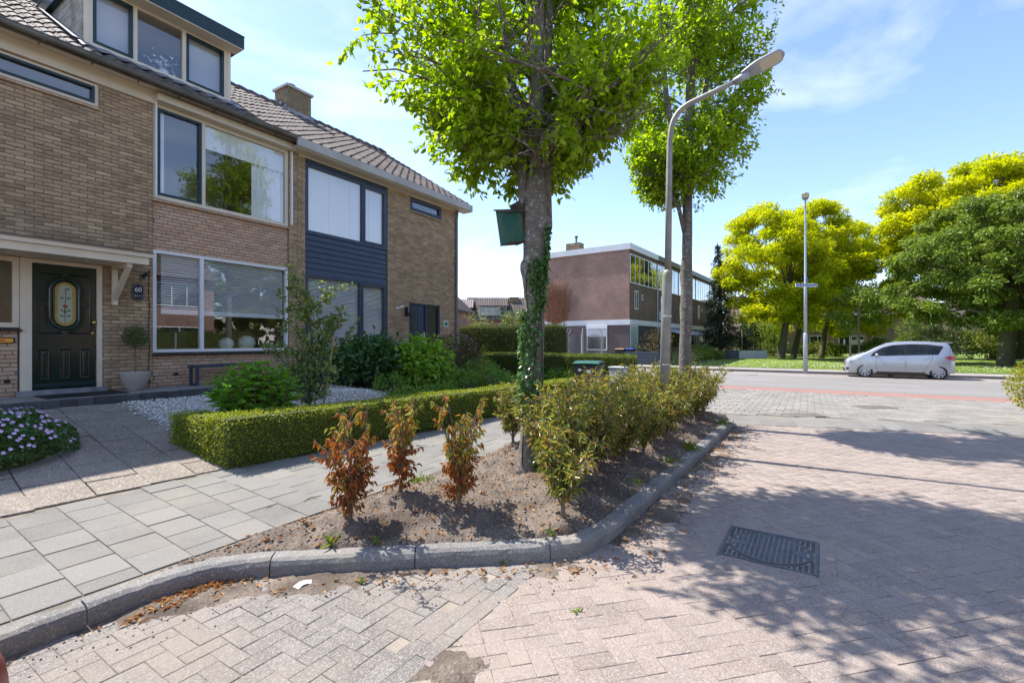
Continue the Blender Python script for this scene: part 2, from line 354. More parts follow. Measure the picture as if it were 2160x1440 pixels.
# straight rows of pavers tight round the manhole frame
for side in range(4):
    a = MHR + side*math.pi/2
    for k in range(4 if side % 2 else 3):
        off = (k-1.5)*.213+ .0 if side % 2 else (k-1)*.213
        T.append(TM(MHC.x + math.cos(a)*.386 - math.sin(a)*off, MHC.y + math.sin(a)*.386 + math.cos(a)*off, random.gauss(0,.001), a+R(90), .003))
pieces(street, 'paver', 'paver_field', chamfer_tile(.2115,.1048,.03,.0026), T, 'paver_pink')
bay = empty('parking_bay', (0,0,0), kind='structure')
MB().quad((-4.5,1.55,-.0055), (4.5,1.55,-.0055), (4.5,3.7,-.0055), (-4.5,3.7,-.0055)).build('sand_bed', 'sand', bay)
T = herringbone(-.6, 4.0, BAY_Y+.2, 3.75, .107, 0, lambda x, y: not inside(kerb_poly, x, y) and in_view((x,y,0),.3))
n = 0
for row in range(2):
    x = -.6 + row*.1
    while x < 3.6:
        if not inside(kerb_poly, x, BAY_Y+.05+row*.105): T.append(TM(x, BAY_Y+.05+row*.105, random.gauss(0,.0015), random.gauss(0,.006), .006))
        x += .213
pieces(bay, 'paver', 'paver_field', chamfer_tile(.2112,.1045,.03,.003), T, 'paver_grey')
# kerb stones swept along the kerb line
def resample(pts, step):
    out = [Vector((*pts[0],0))]; d = 0; P2 = [Vector((*p,0)) for p in pts]; acc = 0
    tot = sum((b-a).length for a, b in zip(P2, P2[1:])); n = int(tot/step); res = []
    for k in range(n+1):
        s = tot*k/n; q = s
        for a, b in zip(P2, P2[1:]):
            l = (b-a).length
            if q <= l + 1e-9: res.append(a + (b-a)*(q/l)); break
            q -= l
    return res, tot
def smooth_path(p, it=3):
    for _ in range(it): p = [p[0]] + [(p[i-1] + p[i]*2 + p[i+1])/4 for i in range(1, len(p)-1)] + [p[-1]]
    return p
kp, ktot = resample(KERB, .05); kp = smooth_path(kp, 6)
kerb = empty('kerb', (0,0,0), kind='structure')
PROF = [(0,-.08),(.004,.075),(.018,.103),(.045,.12),(.135,.123),(.145,.115),(.145,-.08)]
step = 20; i = 0
while i < len(kp)-1:
    seg = kp[i:min(i+step, len(kp)-1)+1]; vs = []; fs = []; np_ = len(PROF)
    dz = random.gauss(0,.0025)
    for a, p in enumerate(seg):
        j = min(max(kp.index(p),1), len(kp)-2); t = (kp[j+1]-kp[j-1]).normalized(); nrm = Vector((-t.y, t.x, 0))
        q = p + t*(.004 if a == 0 else (-.004 if a == len(seg)-1 else 0))
        for k, (o_, z) in enumerate(PROF):
            zz = min(z, .105) if False else z
            fall = 1 if p.x < 9.6 else max(.25, 1-(p.x-9.6))
            jit = random.gauss(0,.0022) if 0 < k < 6 else 0
            vs.append(q + nrm*(o_+jit) + Vector((0,0, z*fall + jit + (dz if z > 0 else 0))))
    for a in range(len(seg)-1):
        for k in range(np_-1): fs.append((a*np_+k, (a+1)*np_+k, (a+1)*np_+k+1, a*np_+k+1))
    fs += [tuple(range(np_)), tuple((len(seg)-1)*np_+k for k in range(np_))[::-1]]
    mesh_obj('kerb_stone', vs, fs, 'kerb', kerb, smooth=False); i += step

# ------------------------------------------------------------------ pavement of square slabs
pav = empty('pavement', (0,0,0), kind='structure')
sb = MB()
for a, b in ((-4,2.6),(2.6,6.5),(6.5,17.4)): sb.add([(a,3.64,zp(3.64,a)-.010),(b,3.64,zp(3.64,b)-.010),(b,5.45,zp(5.45,b)-.010),(a,5.45,zp(5.45,a)-.010)], [(0,1,2,3)])
sb.build('sand_bed', 'sand_dark', pav)
T = []; wd = .302; ix = 0
x = .28 - 4*wd
while x < 14:
    off = .15 if ix % 2 else 0
    y = 3.69 + wd/2 - off
    while y < 5.45:
        y0, y1 = max(y-wd/2, 3.69), min(y+wd/2, 5.42)
        if y1-y0 > .05 and in_view((x,y,zp(y)),.2): T.append(TM(x, (y0+y1)/2, zp((y0+y1)/2,x)+random.gauss(0,.0015), random.gauss(0,.004), .004, 1, (y1-y0)/wd, 1, slope=math.atan(.07*kx(x))))
        y += wd
    x += wd; ix += 1
pieces(pav, 'slab', 'slab_field', chamfer_tile(.2965,.2965,.03,.0035), T, 'slab')

# ------------------------------------------------------------------ dropped entrance blocks and the crossing
def zc(x): return max(.005, .10 - (x-11.0)*.0145)
ent = empty('entrance_ramp', (0,0,0), kind='structure')
dirv = Vector((street_end_x(0)-street_end_x(1), -1, 0)).normalized(); nv = Vector((-dirv.y, dirv.x, 0)); 
if nv.x < 0: nv = -nv
p0 = Vector((street_end_x(1.35)+.01, 1.35, 0)); bl = .6
for k in range(11):
    a = p0 + dirv*(k*bl+.004); b = p0 + dirv*((k+1)*bl-.004)
    d1 = nv*.52; vs = [a, b, b+nv*.03+Vector((0,0,.012)), a+nv*.03+Vector((0,0,.012)), b+d1+Vector((0,0,.098)), a+d1+Vector((0,0,.098)), b+nv*.60+Vector((0,0,.10)), a+nv*.60+Vector((0,0,.10))]
    vs = [v + Vector((0,0,.002)) for v in vs]; lo = [Vector((v.x,v.y,-.06)) for v in (vs[0],vs[1],vs[6],vs[7])]
    mesh_obj('ramp_block', vs+lo, [(0,1,2,3),(3,2,4,5),(5,4,6,7),(0,8,9,1),(1,9,10,6,4,2),(6,10,11,7),(7,11,8,0,3,5)], 'slab', ent)
cross = empty('footway_crossing', (0,0,0), kind='structure')
MB().add([(11.06,1.4,.085),(14.35,-9,.04),(18.0,-14,-.012),(18.0,12,-.012),(11.0,12,.085),(11.0,2.0,.085)], [(0,1,2,3,4,5)]).build('sand_bed', 'sand_dark', cross)
T = []; wd = .302; ir = 0; x = 11.0
sl_ = -math.atan(.0145)
def ramp_back(y): return p0.x + (1.35-y)*(dirv.x/-dirv.y) + .62/abs(nv.x)*1.0
while x < 17.95:
    y = -9 + (.15 if ir % 2 else 0)
    while y < 6:
        if x - .16 > ramp_back(y) and in_view((x,y,.05),.1): T.append(Matrix.Translation((x,y,zc(x)+random.gauss(0,.002))) @ Matrix.Rotation(math.atan(.0145),4,'Y') @ Matrix.Rotation(random.gauss(0,.006),4,'Z'))
        y += wd
    x += wd; ir += 1
pieces(cross, 'tile', 'tile_field', chamfer_tile(.294,.294,.03,.006), T, 'crossing_tile')

# ------------------------------------------------------------------ cross road
road = MB().quad((18.0,-120,-.004), (26.2,-120,-.004), (26.2,160,-.004), (18.0,160,-.004)).build('road', 'asphalt', kind='structure')
rl = MB().quad((18.02,-120,.002), (19.32,-120,.002), (19.32,160,.002), (18.02,160,.002)).build('cycle_lane', 'red_lane', road)
for k in range(-8, 8):
    y = 1.2 + k*4.6; MB().quad((22.75,y,.002), (22.85,y,.002), (22.85,y+1.7,.002), (22.75,y+1.7,.002)).build('lane_marking', 'road_paint', road)
pl = MB().quad((26.2,-120,.0), (28.75,-120,.0), (28.75,160,.0), (26.2,160,.0)).build('parking_lane', 'lane_paver', kind='structure')
for y in (7.6, 2.2, -9.5): MB().box(26.15,26.35,y,y+.5,-.02,.006).build('drain_grate', 'iron', pl)
fk = empty('far_kerb', (0,0,0), kind='structure')
for k in range(-30, 34):
    MB().bbox(28.75,28.93,k*1.0+.005,k*1.0+.995,-.06,.13,.012).build('kerb_stone', 'kerb_far', fk)
MB().add([(28.93,-60,.125),(30.6,-60,.13),(30.6,80,.13),(28.93,80,.125)], [(0,1,2,3)]).build('far_pavement', 'pavement_far', kind='structure')
MB().box(30.6,30.7,-60,80,-.06,.15).build('lawn_edging', 'kerb_far', kind='structure')
# gently uneven lawn beyond the road
gx = np.linspace(30.7, 90, 90); gy = np.linspace(-60, 12.5, 100)
GX, GY = np.meshgrid(gx, gy, indexing='ij'); GZ = .13 + .05*np.sin(GX*.31+GY*.2) + .04*np.sin(GY*.5-GX*.13)
GZ[0,:] = .13; V = np.stack([GX,GY,GZ],-1).reshape(-1,3); ii = np.arange(90*100).reshape(90,100)
F = np.stack([ii[:-1,:-1],ii[1:,:-1],ii[1:,1:],ii[:-1,1:]],-1).reshape(-1,4)
np_mesh('lawn', V, F, 'lawn', kind='structure')
def lawn_z(x, y): return .13 + .05*math.sin(x*.31+y*.2) + .04*math.sin(y*.5-x*.13)
leaf_mat('grass_blade', [(.10,.17,.02),(.15,.22,.03),(.20,.26,.05)], .4)
ng = 26000; gxr = 30.75 + rng.random(ng)**1.5*22; gyr = rng.uniform(-16, 12, ng)
P = np.stack([gxr, gyr, .12 + .05*np.sin(gxr*.31+gyr*.2) + .04*np.sin(gyr*.5-gxr*.13)], 1)
leaves('grass', P, rng.normal(size=(ng,3))*[.5,.5,.15]+[0,0,1], rng.uniform(.05,.12,ng), .018, 'grass_blade', shape=4, kind='stuff', label='short green grass of the lawn beyond the road')
nd = 1200; gxr = 31 + rng.random(nd)*9; gyr = rng.uniform(-12, 9, nd)
P = np.stack([gxr, gyr, .21 + .05*np.sin(gxr*.31+gyr*.2) + .04*np.sin(gyr*.5-gxr*.13)], 1)
mat('daisy', (.75,.75,.7))
leaves('daisies', P, rng.normal(size=(nd,3)), .045, .045, 'daisy', shape=4, kind='stuff', label='white daisies dotted in the lawn beyond the road')

# ------------------------------------------------------------------ gardens
GAR = MB()
for a, b in ((-3,2.6),(2.6,4.5),(4.5,6.5),(6.5,13.5)): GAR.add([(a,5.42,zg(5.42,a)-.03),(b,5.42,zg(5.42,b)-.03),(b,9.55,zg(9.55,b)-.03),(a,9.55,zg(9.55,a)-.03)], [(0,1,2,3)])
GAR.build('garden_ground', 'garden_soil', kind='structure')
MB().add([(13.5,5.42,.10),(17.4,5.42,.08),(17.4,14,.08),(13.5,14,.10)], [(0,1,2,3)]).build('side_ground', 'garden_soil', kind='structure')
path = empty('garden_path', (0,0,0), kind='structure')
T = []; sw, slh = .60, .40
# columns run towards the door, every other one shifted half a slab; two more columns lie under the flowering mound
for c, x in enumerate((-.20, .21, .62, 1.03, 1.44, 1.85, 2.26, 2.67)):
    y = 5.44 - (.2 if c % 2 else 0)
    while y < 9.5:
        y0, y1 = max(y, 5.44), min(y+.60, 9.47)
        if y1-y0 > .06 and (c > 3 or y0 < 7.2):
            xx = x + .081*(y0-5.44)
            T.append(TM(xx, (y0+y1)/2, zg((y0+y1)/2)+.004+random.gauss(0,.003), random.gauss(0,.005)-.08, .004, 1, (y1-y0-.006)/.60, 1, slope=math.atan(.099)))
        y += .60
pieces(path, 'slab', 'slab_field', chamfer_tile(.402,.598,.035,.005), T, 'aggregate')
porch = empty('porch', (0,0,0), kind='structure')
MB().box(-.2,7.1,9.60,10.58,.1,.775).build('floor_slab', 'concrete', porch)
k = -.2
while k < 7.05:
    MB().bbox(k+.003,k+.197,9.49,9.597,.3,.778+random.gauss(0,.002),.006).build('edging_brick', 'dark_brick', porch); k += .2
# white gravel in front of the window
gp = [(2.85,5.75),(6.2,5.75),(7.3,6.3),(7.9,7.3),(7.5,8.4),(7.1,9.5),(3.0,9.5)]
n = 17000; P = []
while len(P) < n:
    x, y = random.uniform(2.85,7.9), random.uniform(5.7,9.5)
    edge = 2.88 + .081*(y-5.44) - random.random()**4*.22
    if inside(gp, x, y) and x > edge: P.append((x, y, zg(y,x)-.002+(.014 if x < 2.89+.081*(y-5.44) else 0)+random.random()*.012 + .16*math.exp(-((x-6.6)**2+(y-7.9)**2)/.5)))
P = np.array(P)
# mound under the loose stones
mg = MB(); gxs = [2.9+.1*i for i in range(52)]; gys = [5.7+.1*i for i in range(39)]
for a in range(51):
    for b in range(38):
        q = [(gxs[i], gys[j]) for i, j in ((a,b),(a+1,b),(a+1,b+1),(a,b+1))]
        if all(inside(gp, *z) for z in q): mg.add([(x,y,zg(y,x)-.010+.16*math.exp(-((x-6.6)**2+(y-7.9)**2)/.5)) for x, y in q], [(0,1,2,3)])
mg.build('gravel_bed', 'gravel_base', kind='structure')
def pebbles(name, P, s0, s1, m, flat=.6, **kw):
    n = len(P); O = np.array([[1,0,0],[-1,0,0],[0,1,0],[0,-1,0],[0,0,1],[0,0,-1]], float)
    S = rng.uniform(s0, s1, (n,1,1)) * (O[None] * rng.uniform(.6,1.3,(n,6,1))); S[:,:,2] *= flat
    a = rng.uniform(0, 6.28, n); c, s = np.cos(a)[:,None], np.sin(a)[:,None]
    X = S[:,:,0]*c - S[:,:,1]*s; Y = S[:,:,0]*s + S[:,:,1]*c; V = np.stack([X,Y,S[:,:,2]],-1) + P[:,None,:]
    F = np.array([[0,2,4],[2,1,4],[1,3,4],[3,0,4],[2,0,5],[1,2,5],[3,1,5],[0,3,5]])[None] + (np.arange(n)*6)[:,None,None]
    return np_mesh(name, V.reshape(-1,3), F.reshape(-1,3), m, **kw)
pebbles('gravel', P, .010, .024, 'gravel', kind='stuff', label='loose white gravel between the path and the clipped hedge')
# ------------------------------------------------------------------ planting bed with soil
BACK = 3.70
kin = []
for j in range(len(kp)):
    jj = min(max(j,1), len(kp)-2); t = (kp[jj+1]-kp[jj-1]).normalized(); kin.append((kp[j].x - t.y*.14, kp[j].y + t.x*.14))
kin = [q for q in kin if q[0] > 1.35]
bed_poly = kin + [(10.9,1.7),(11.0,BACK),(1.50,BACK)]
def hash2(x, y): 
    return (np.sin(x*1.7+y*2.3)*.5 + np.sin(x*3.9-y*3.1+1.3)*.3 + np.sin(x*7.1+y*6.3+.4)*.17 + np.sin(x*13.7-y*11.9+2.2)*.09 + np.sin(x*23.1+y*27.7)*.05 + np.sin(x*41-y*37+.7)*.035)
SHRUBS = []   # filled below: (x, y, ...)
def bed_z(x, y):
    e = min(dist_line(kin, x, y), abs(y-BACK)*1.0 + .02, 3)
    base = .115 + .13*min(1, e/.55)
    if x > 10.2: base = .115 + (base-.115)*max(0, 1-(x-10.2)/.8)
    for sx, sy in SOILM: base += .06*math.exp(-((x-sx)**2+(y-sy)**2)/.05)
    return base + (.024*hash2(x*2.2, y*2.2) + .017*hash2(x*7+3, y*7) + .008*hash2(x*15, y*15+2))*min(1, e/.15)
SH_DEF = []   # px, py of foot, height, kind
SH_DEF += [(738,1100,.92,'dead'), (845,1062,.84,'half'), (968,1078,.98,'half2'), (1188,1088,.66,'green'), (1082,935,.78,'green')]
gpos = [(4.95,2.10),(5.35,2.75),(5.70,2.05),(6.15,2.62),(6.35,3.25),(6.6,2.02),(7.05,2.80),(7.75,2.45),(8.15,3.05),(8.45,2.15),(8.95,2.75),(9.35,2.05),(9.7,2.85),(10.15,2.25),(9.95,1.80),(10.5,2.75),(5.45,2.35),(5.95,3.2),(6.75,2.45),(7.25,2.15),(7.55,3.1),(8.6,2.6),(9.15,2.4),(4.56,1.86),(3.98,1.92),(4.28,2.22),(5.2,1.78),(5.8,1.74),(6.3,1.75),(6.95,1.74),(8.05,1.78),(8.8,1.72),(9.45,1.70)]
SPOTS = []
for px, py, h, kd in SH_DEF:
    q = on_z(px, py, .22); SPOTS.append((q.x, q.y, h, kd))
for x, y in gpos: SPOTS.append((x, y, (.78 if y < 2.7 else .50)+.14*random.random(), 'green'))
SOILM = [(a[0], a[1]) for a in SPOTS]
rs = .026; nx, ny = int(9.7/rs), int(2.7/rs); xs = 1.35 + np.arange(nx)*rs; ys = 1.2 + np.arange(ny)*rs
Vb = []; idx = -np.ones((nx,ny), int)
keep = np.zeros((nx,ny), bool)
for i in range(nx):
    for j in range(ny): keep[i,j] = inside(bed_poly, xs[i], ys[j])
for i in range(nx):
    for j in range(ny):
        if keep[max(0,i-1):i+2, max(0,j-1):j+2].any():
            idx[i,j] = len(Vb); x, y = xs[i], ys[j]
            Vb.append((x, y, bed_z(x, y) + random.gauss(0,.006) if keep[i,j] else .09 + .03*(y > 3.5)))
F = [(idx[i,j],idx[i+1,j],idx[i+1,j+1],idx[i,j+1]) for i in range(nx-1) for j in range(ny-1) if min(idx[i,j],idx[i+1,j],idx[i+1,j+1],idx[i,j+1]) >= 0]
bed = np_mesh('planting_bed', Vb, F, 'soil', smooth=True, kind='structure')
# clods on the bed, spilled soil along the kerb
P = []
while len(P) < 4500:
    x, y = 1.4 + random.random()**1.4*9.4, random.uniform(1.3, 3.75)
    if inside(bed_poly, x, y): P.append((x, y, bed_z(x,y)+.003))
pebbles('soil_clods', np.array(P), .004, .015, 'clod', .7, kind='stuff', label='crumbs of dry soil on the planting bed')
def spill_z(x, y, d):
    n = float(hash2(x*1.6+2, y*1.6)) + .5*float(hash2(x*5+1, y*5))
    return -.009 + (.012 + .014*n)*math.exp(-(d/.30)**2) + (.006*n if d < 1 else 0)*max(0, 1-d/1.0)
Vs = []; idx = {}; Fs = []
sx0, sy0 = .4, .2; nx, ny = int(10.2/.04), int(3.6/.04); K2 = [(p.x, p.y) for p in kp][::2]
dd = np.full((nx,ny), 9.0)
gxx = sx0 + np.arange(nx)*.04; gyy = sy0 + np.arange(ny)*.04
KP = np.array(K2)
for i in range(nx):
    d = np.hypot(gxx[i]-KP[:,0][None], gyy[:,None]-KP[:,1][None]).min(1); dd[i] = d
for i in range(nx):
    for j in range(ny):
        x, y = gxx[i], gyy[j]
        if dd[i,j] < .95 and not inside(kerb_poly, x, y-.03) : idx[i,j] = len(Vs); Vs.append((x, y, spill_z(x,y,dd[i,j]) + random.gauss(0,.0012)))
for i in range(nx-1):
    for j in range(ny-1):
        q = [(i,j),(i+1,j),(i+1,j+1),(i,j+1)]
        if all(z in idx for z in q): Fs.append(tuple(idx[z] for z in q))
np_mesh('spilled_soil', Vs, Fs, 'spill' if False else 'soil', smooth=True, kind='stuff', label='dry soil spilled over the pavers along the kerb')
# second patch lower in the picture
pc = on_z(955, 1405); Vs = []; Fs = []
m_ = 40
for i in range(m_):
    for j in range(m_):
        x, y = pc.x + (i-m_/2)*.018, pc.y + (j-m_/2)*.018; d = math.hypot(x-pc.x, y-pc.y)
        Vs.append((x, y, -.008 + .016*math.exp(-(d/.17)**2)*(1+.9*float(hash2(x*5,y*5))) + random.gauss(0,.0008)))
Fs = [(i*m_+j,(i+1)*m_+j,(i+1)*m_+j+1,i*m_+j+1) for i in range(m_-1) for j in range(m_-1)]
np_mesh('soil_patch', Vs, Fs, 'soil', smooth=True, kind='stuff', label='small patch of dark soil on the grey parking pavers')
# crumbs on the pavers
P = []
while len(P) < 1500:
    k = random.randrange(len(kp)); q = kp[k]; d = abs(random.gauss(0,.22)); a = random.uniform(-1.9,-1.2)
    x, y = q.x + random.gauss(0,.1) - .5*d, q.y - d
    if not inside(kerb_poly, x, y-.02) and random.random() < (1 if x < 7 else .6): P.append((x, y, .004))
pebbles('soil_crumbs', np.array(P), .0025, .009, 'clod', .7, kind='stuff', label='crumbs of soil strewn along the foot of the kerb')
# fallen leaves: on the bed, in the gutter
leaf_mat('dead_leaf', [(.26,.10,.035),(.40,.19,.06),(.46,.30,.13),(.30,.16,.07)], .2, .7, .2)
P = []
for k in range(1700):
    x, y = 1.5 + random.random()**1.3*9, random.uniform(1.4,3.7)
    if inside(bed_poly, x, y): P.append((x, y, bed_z(x,y)+.012))
for k in range(620):
    if random.random() < .42: q = Vector((random.gauss(1.50,.16), 0, 0)); q.y = 3.47 - abs(random.gauss(0,.06)) - max(0, q.x-1.55)*.35
    else:
        q = kp[random.randrange(110, len(kp))].copy(); q.y -= .03 + abs(random.gauss(0,.16)); q.x -= abs(random.gauss(0,.08))
    if not inside(kerb_poly, q.x, q.y-.01): P.append((q.x, q.y, .008+random.random()*.012))
P = np.array(P); D = rng.normal(size=(len(P),3))*[1,1,.25]
leaves('leaf_litter', P, D, rng.uniform(.025,.06,len(P)), rng.uniform(.012,.026,len(P)), 'dead_leaf', fold=.3, droop=.25, kind='stuff', label='brown fallen leaves on the bed and in the gutter')
mat('twig', (.13,.085,.055), (.2,.15,.1), 20, .9)
for k, (px, py, a, l, lab) in enumerate([(1285,1100,.4,.34,'thin bare twig lying on the kerb corner'), (640,1062,.2,.22,'dry twig lying on the pavement slabs beside the brown shrub'), (560,1080,.5,.13,'short dark twig on the pavement slabs near the hedge shadow')]):
    q = on_z(px, py, .14 if k else .13); b = [q + Vector((math.cos(a)*l*t, math.sin(a)*l*t + .02*math.sin(t*5), .012+.012*math.sin(t*3))) for t in (0,.25,.5,.75,1)]
    MB().tube(b, [.005,.0045,.004,.003,.002], 6).build('twig', 'twig', label=lab, cat='twig', group='twigs on the ground')
mat('white_plastic', (.8,.79,.76), rough=.35)
q = on_z(648,1232); vs = []; fs = []
for i in range(9):
    a = -.3 + i*.11
    for r_, zz in ((.11,.006),(.155,.012),(.155,.009),(.11,.003)): vs.append((q.x+math.cos(a+1.2)*r_-.05, q.y+math.sin(a+1.2)*r_-.12, zz+.012*math.sin(i/8*3.1)))
for i in range(8):
    for k in range(4): fs.append((i*4+k, i*4+(k+1)%4, (i+1)*4+(k+1)%4, (i+1)*4+k))
fs += [(0,1,2,3),(32,35,34,33)]
mesh_obj('plastic_shard', vs, fs, 'white_plastic', label='curved white plastic shard lying on the pavers below the kerb', cat='litter')
# weeds and tufts of grass
leaf_mat('weed', [(.10,.17,.02),(.17,.25,.03),(.22,.28,.05)], .4)
WEEDS = [(700,1130,.09,8,'small rosette weed at the foot of the brown shrub nearest the kerb'),(585,1092,.0,0,''),(790,1125,.07,7,'thin upright weed between the two browned shrubs'),(880,1010,.06,60,'patch of fresh grass behind the second browned shrub'),
  (1170,960,.12,50,'light green seedling tuft behind the tree trunk'),(1165,1110,.07,9,'small weed in soil between trunk and kerb'),(1063,1188,.05,10,'green weed growing from the kerb joint'),(1135,1165,.08,9,'tall weed against the kerb face'),
  (1455,935,.10,40,'pale green weed patch beside the lamp post foot'),(1520,885,.08,50,'grass tuft at the far end of the bed'),(1420,975,.07,30,'low weed by the kerb past the lamp post'),(1345,1020,.06,14,'tiny weed sprout on the bed edge'),(1215,1290,.03,10,'tiny grass tuft in the paver joints'),(760,1225,.03,14,'grass sprout on the spilled soil')]
for px, py, h, n, lab in WEEDS:
    if not n: continue
    onbed = py < 1160
    q = on_z(px, py, .2 if onbed else .0); 
    if onbed and inside(bed_poly, q.x, q.y): q.z = bed_z(q.x, q.y)
    sp = .012 if n < 20 else .09
    P = np.array([(q.x+random.gauss(0,sp), q.y+random.gauss(0,sp), q.z) for _ in range(n)]); D = rng.normal(size=(n,3))*[.7,.7,.2]+[0,0,.8]
    leaves('weed', P, D, rng.uniform(.5,1.1,n)*h*1.3, h*.22+.004, 'weed', droop=.3, label=lab, cat='weed', group='weeds on the bed and along the kerb', kind='stuff' if n > 15 else None)
# ------------------------------------------------------------------ manhole cover and street drains
mh = empty('manhole_cover', (MHC.x, MHC.y, .002), 'round dark iron manhole cover in square frame with raised bar pattern', 'manhole cover', rz=MHR)
mh.scale = (.94,.94,1)
MB().box(-.345,.345,-.345,.345,-.03,-.004).build('frame_base', 'iron_dust', mh)
fr = MB()
for a, b, c, d in ((-.352,.352,-.352,-.334),(-.352,.352,.334,.352),(-.352,-.334,-.334,.334),(.334,.352,-.334,.334)): fr.box(a,b,c,d,-.03,.004)
fr.build('frame', 'iron', mh)
MB().lathe((0,0,0), [(.30,-.02),(.30,.002),(.296,.002)], 48).build('lid', 'iron_dust', mh)
ring = MB(); n = 56
for r0, r1 in ((.292,.302),(.306,.316)):
    for k in range(n):
        a, b = 2*math.pi*k/n, 2*math.pi*(k+1)/n
        ring.add([(r*math.cos(t), r*math.sin(t), z) for t in (a,b) for r, z in ((r0,.001),(r0,.006),(r1,.006),(r1,.001))], [(0,4,5,1),(1,5,6,2),(2,6,7,3)])
ring.build('rim_ring', 'iron', mh)
bars = MB(); bars2 = MB()
for i in range(-8, 9):
    for j in range(-22, 23):
        x, y = j*.0145, i*.039
        r = math.hypot(x, y); hit = any(abs(x-hx) < .05 and abs(y-hy) < .055 for hx, hy in ((0,.22),(0,-.22)))
        if abs(x) < .335 and abs(y) < .33:
            if r < .285 and not hit: bars.box(x-.0045,x+.0045,y-.0145,y+.0145,.001,.0062)
            elif r > .325 and (i+j) % 2: bars2.box(x-.0045,x+.0045,y-.0135,y+.0135,-.006,.0035)
bars.build('bar_pattern', 'iron', mh, kind='stuff'); bars2.build('corner_pattern', 'iron', mh, kind='stuff')
for y in (.22,-.22): MB().box(-.045,.045,y-.05,y+.05,.001,.0055).build('lift_plate', 'iron', mh)
for nm, (px0, py0, px1, py1), lab in (('street_drain',(1660,872,1735,881),'rusty street drain grate set in the crossing tiles nearest the ramp blocks'),('street_drain',(1806,853,1880,860),'slotted drain grate set in the crossing tiles farther from ramp')):
    a, b = on_z(px0,(py0+py1)/2,.08), on_z(px1,(py0+py1)/2,.08); c = (a+b)/2; c.z = zc(c.x)+.006; ln = (b-a).length
    d = empty(nm, c, lab, 'drain', 'street drains', rz=math.atan2((b-a).y,(b-a).x))
    f = MB()
    f.box(-ln/2,ln/2,-.22,-.19,-.05,.008); f.box(-ln/2,ln/2,.19,.22,-.05,.008); f.box(-ln/2,-ln/2+.03,-.19,.19,-.05,.008); f.box(ln/2-.03,ln/2,-.19,.19,-.05,.008); f.build('frame', 'drain_iron', d)
    MB().box(-ln/2+.03,ln/2-.03,-.19,.19,-.05,-.025).build('sump', 'sand_dark', d)
    nb = 15
    for k in range(nb): x = -ln/2 + .05 + (ln-.1)*k/(nb-1); MB().box(x-.012,x+.012,-.19,.19,-.03,.005).build('bar', 'drain_iron', d)
# ------------------------------------------------------------------ houses: materials
mat('brick_rough', (.42,.295,.185), (.325,.226,.142), 9, .9, .006, 70, piece=.19, piece2=(.46,.335,.21), dirt=((.14,.10,.07), .8, .5, .75, .35))
mat('brick_smooth', (.56,.36,.235), (.485,.31,.20), 6, .85, .002, 90, piece=.10, piece2=(.55,.385,.285))
mat('mortar_dark', (.23,.172,.112), (.27,.205,.138), 8, .95, .004, 60)
mat('mortar_grey', (.20,.185,.17), (.16,.15,.135), 8, .95, .003, 60)
mat('brick_far', (.20,.14,.095), (.26,.18,.12), 12, .9, .006, 60)
mat('cream', (.72,.63,.50), (.66,.57,.45), 3, .45, .0008, 40, dirt=((.5,.42,.32), 2.5, .58, .8, .35))
mat('white_frame', (.74,.74,.75), rough=.35)
mat('teal_dark', (.010,.030,.034), (.014,.038,.042), 4, .3)
mat('navy', (.032,.048,.080), (.038,.056,.092), 3, .38, .0006, 30)
mat('green_black', (.009,.020,.016), (.013,.026,.021), 6, .2, .0012, 28, coat=.25)
mat('zinc', (.135,.135,.13), (.20,.195,.18), 4, .55, metal=.3, dirt=((.30,.27,.22), 3, .55, .8, .5))
mat('lead', (.19,.20,.22), (.30,.31,.33), 6, .55, metal=.3)
mat('fascia_grey', (.46,.44,.41), (.38,.365,.34), 2, .8, .001, 60)
mat('roof_tile', (.085,.066,.058), (.13,.105,.093), 5, .8, .003, 80, piece=.25, spec=.25, dirt=((.20,.17,.145), 4, .5, .72, .5))
mat('sill_black', (.022,.020,.022), (.035,.032,.034), 9, .25, piece=.3)
mat('brass', (.72,.50,.14), (.6,.4,.1), 30, .22, metal=1)
mat('curtain', (.90,.905,.92), (.86,.87,.885), 2, .9)
mat('room', (.50,.47,.42), rough=.9); mat('net_grey', (.42,.42,.44), rough=.9)
mat('room_floor', (.16,.11,.07), rough=.6)
mat('dark_int', (.05,.045,.045), rough=.8)
mat('black', (.012,.012,.013), rough=.7)
mat('sign_black', (.02,.023,.03), rough=.5)
mat('letter_white', (.82,.82,.8), rough=.5)
mat('weathered_wood', (.55,.50,.40), (.36,.31,.23), 3, .8, .002, 30, stretch=(1,1,12), dirt=((.16,.15,.11), 2.2, .5, .72, .75))
glass_mat('glass', (.97,.98,.985), 2.2, 1.5)
glass_mat('glass_wavy', (.75,.75,.65), 1.6, 1.5, .05, 30)
glass_mat('glass_amber', (.85,.55,.08), 1.2, 1.5, .15, 60)
glass_mat('glass_clear_tex', (.62,.65,.58), 1.3, 1.5, .2, 70)
FY = 10.6; GF = .86
def fx(px, Y=FY): return on_y(px, 720, Y).x
def fz(px, py, Y=FY): return on_y(px, py, Y).z
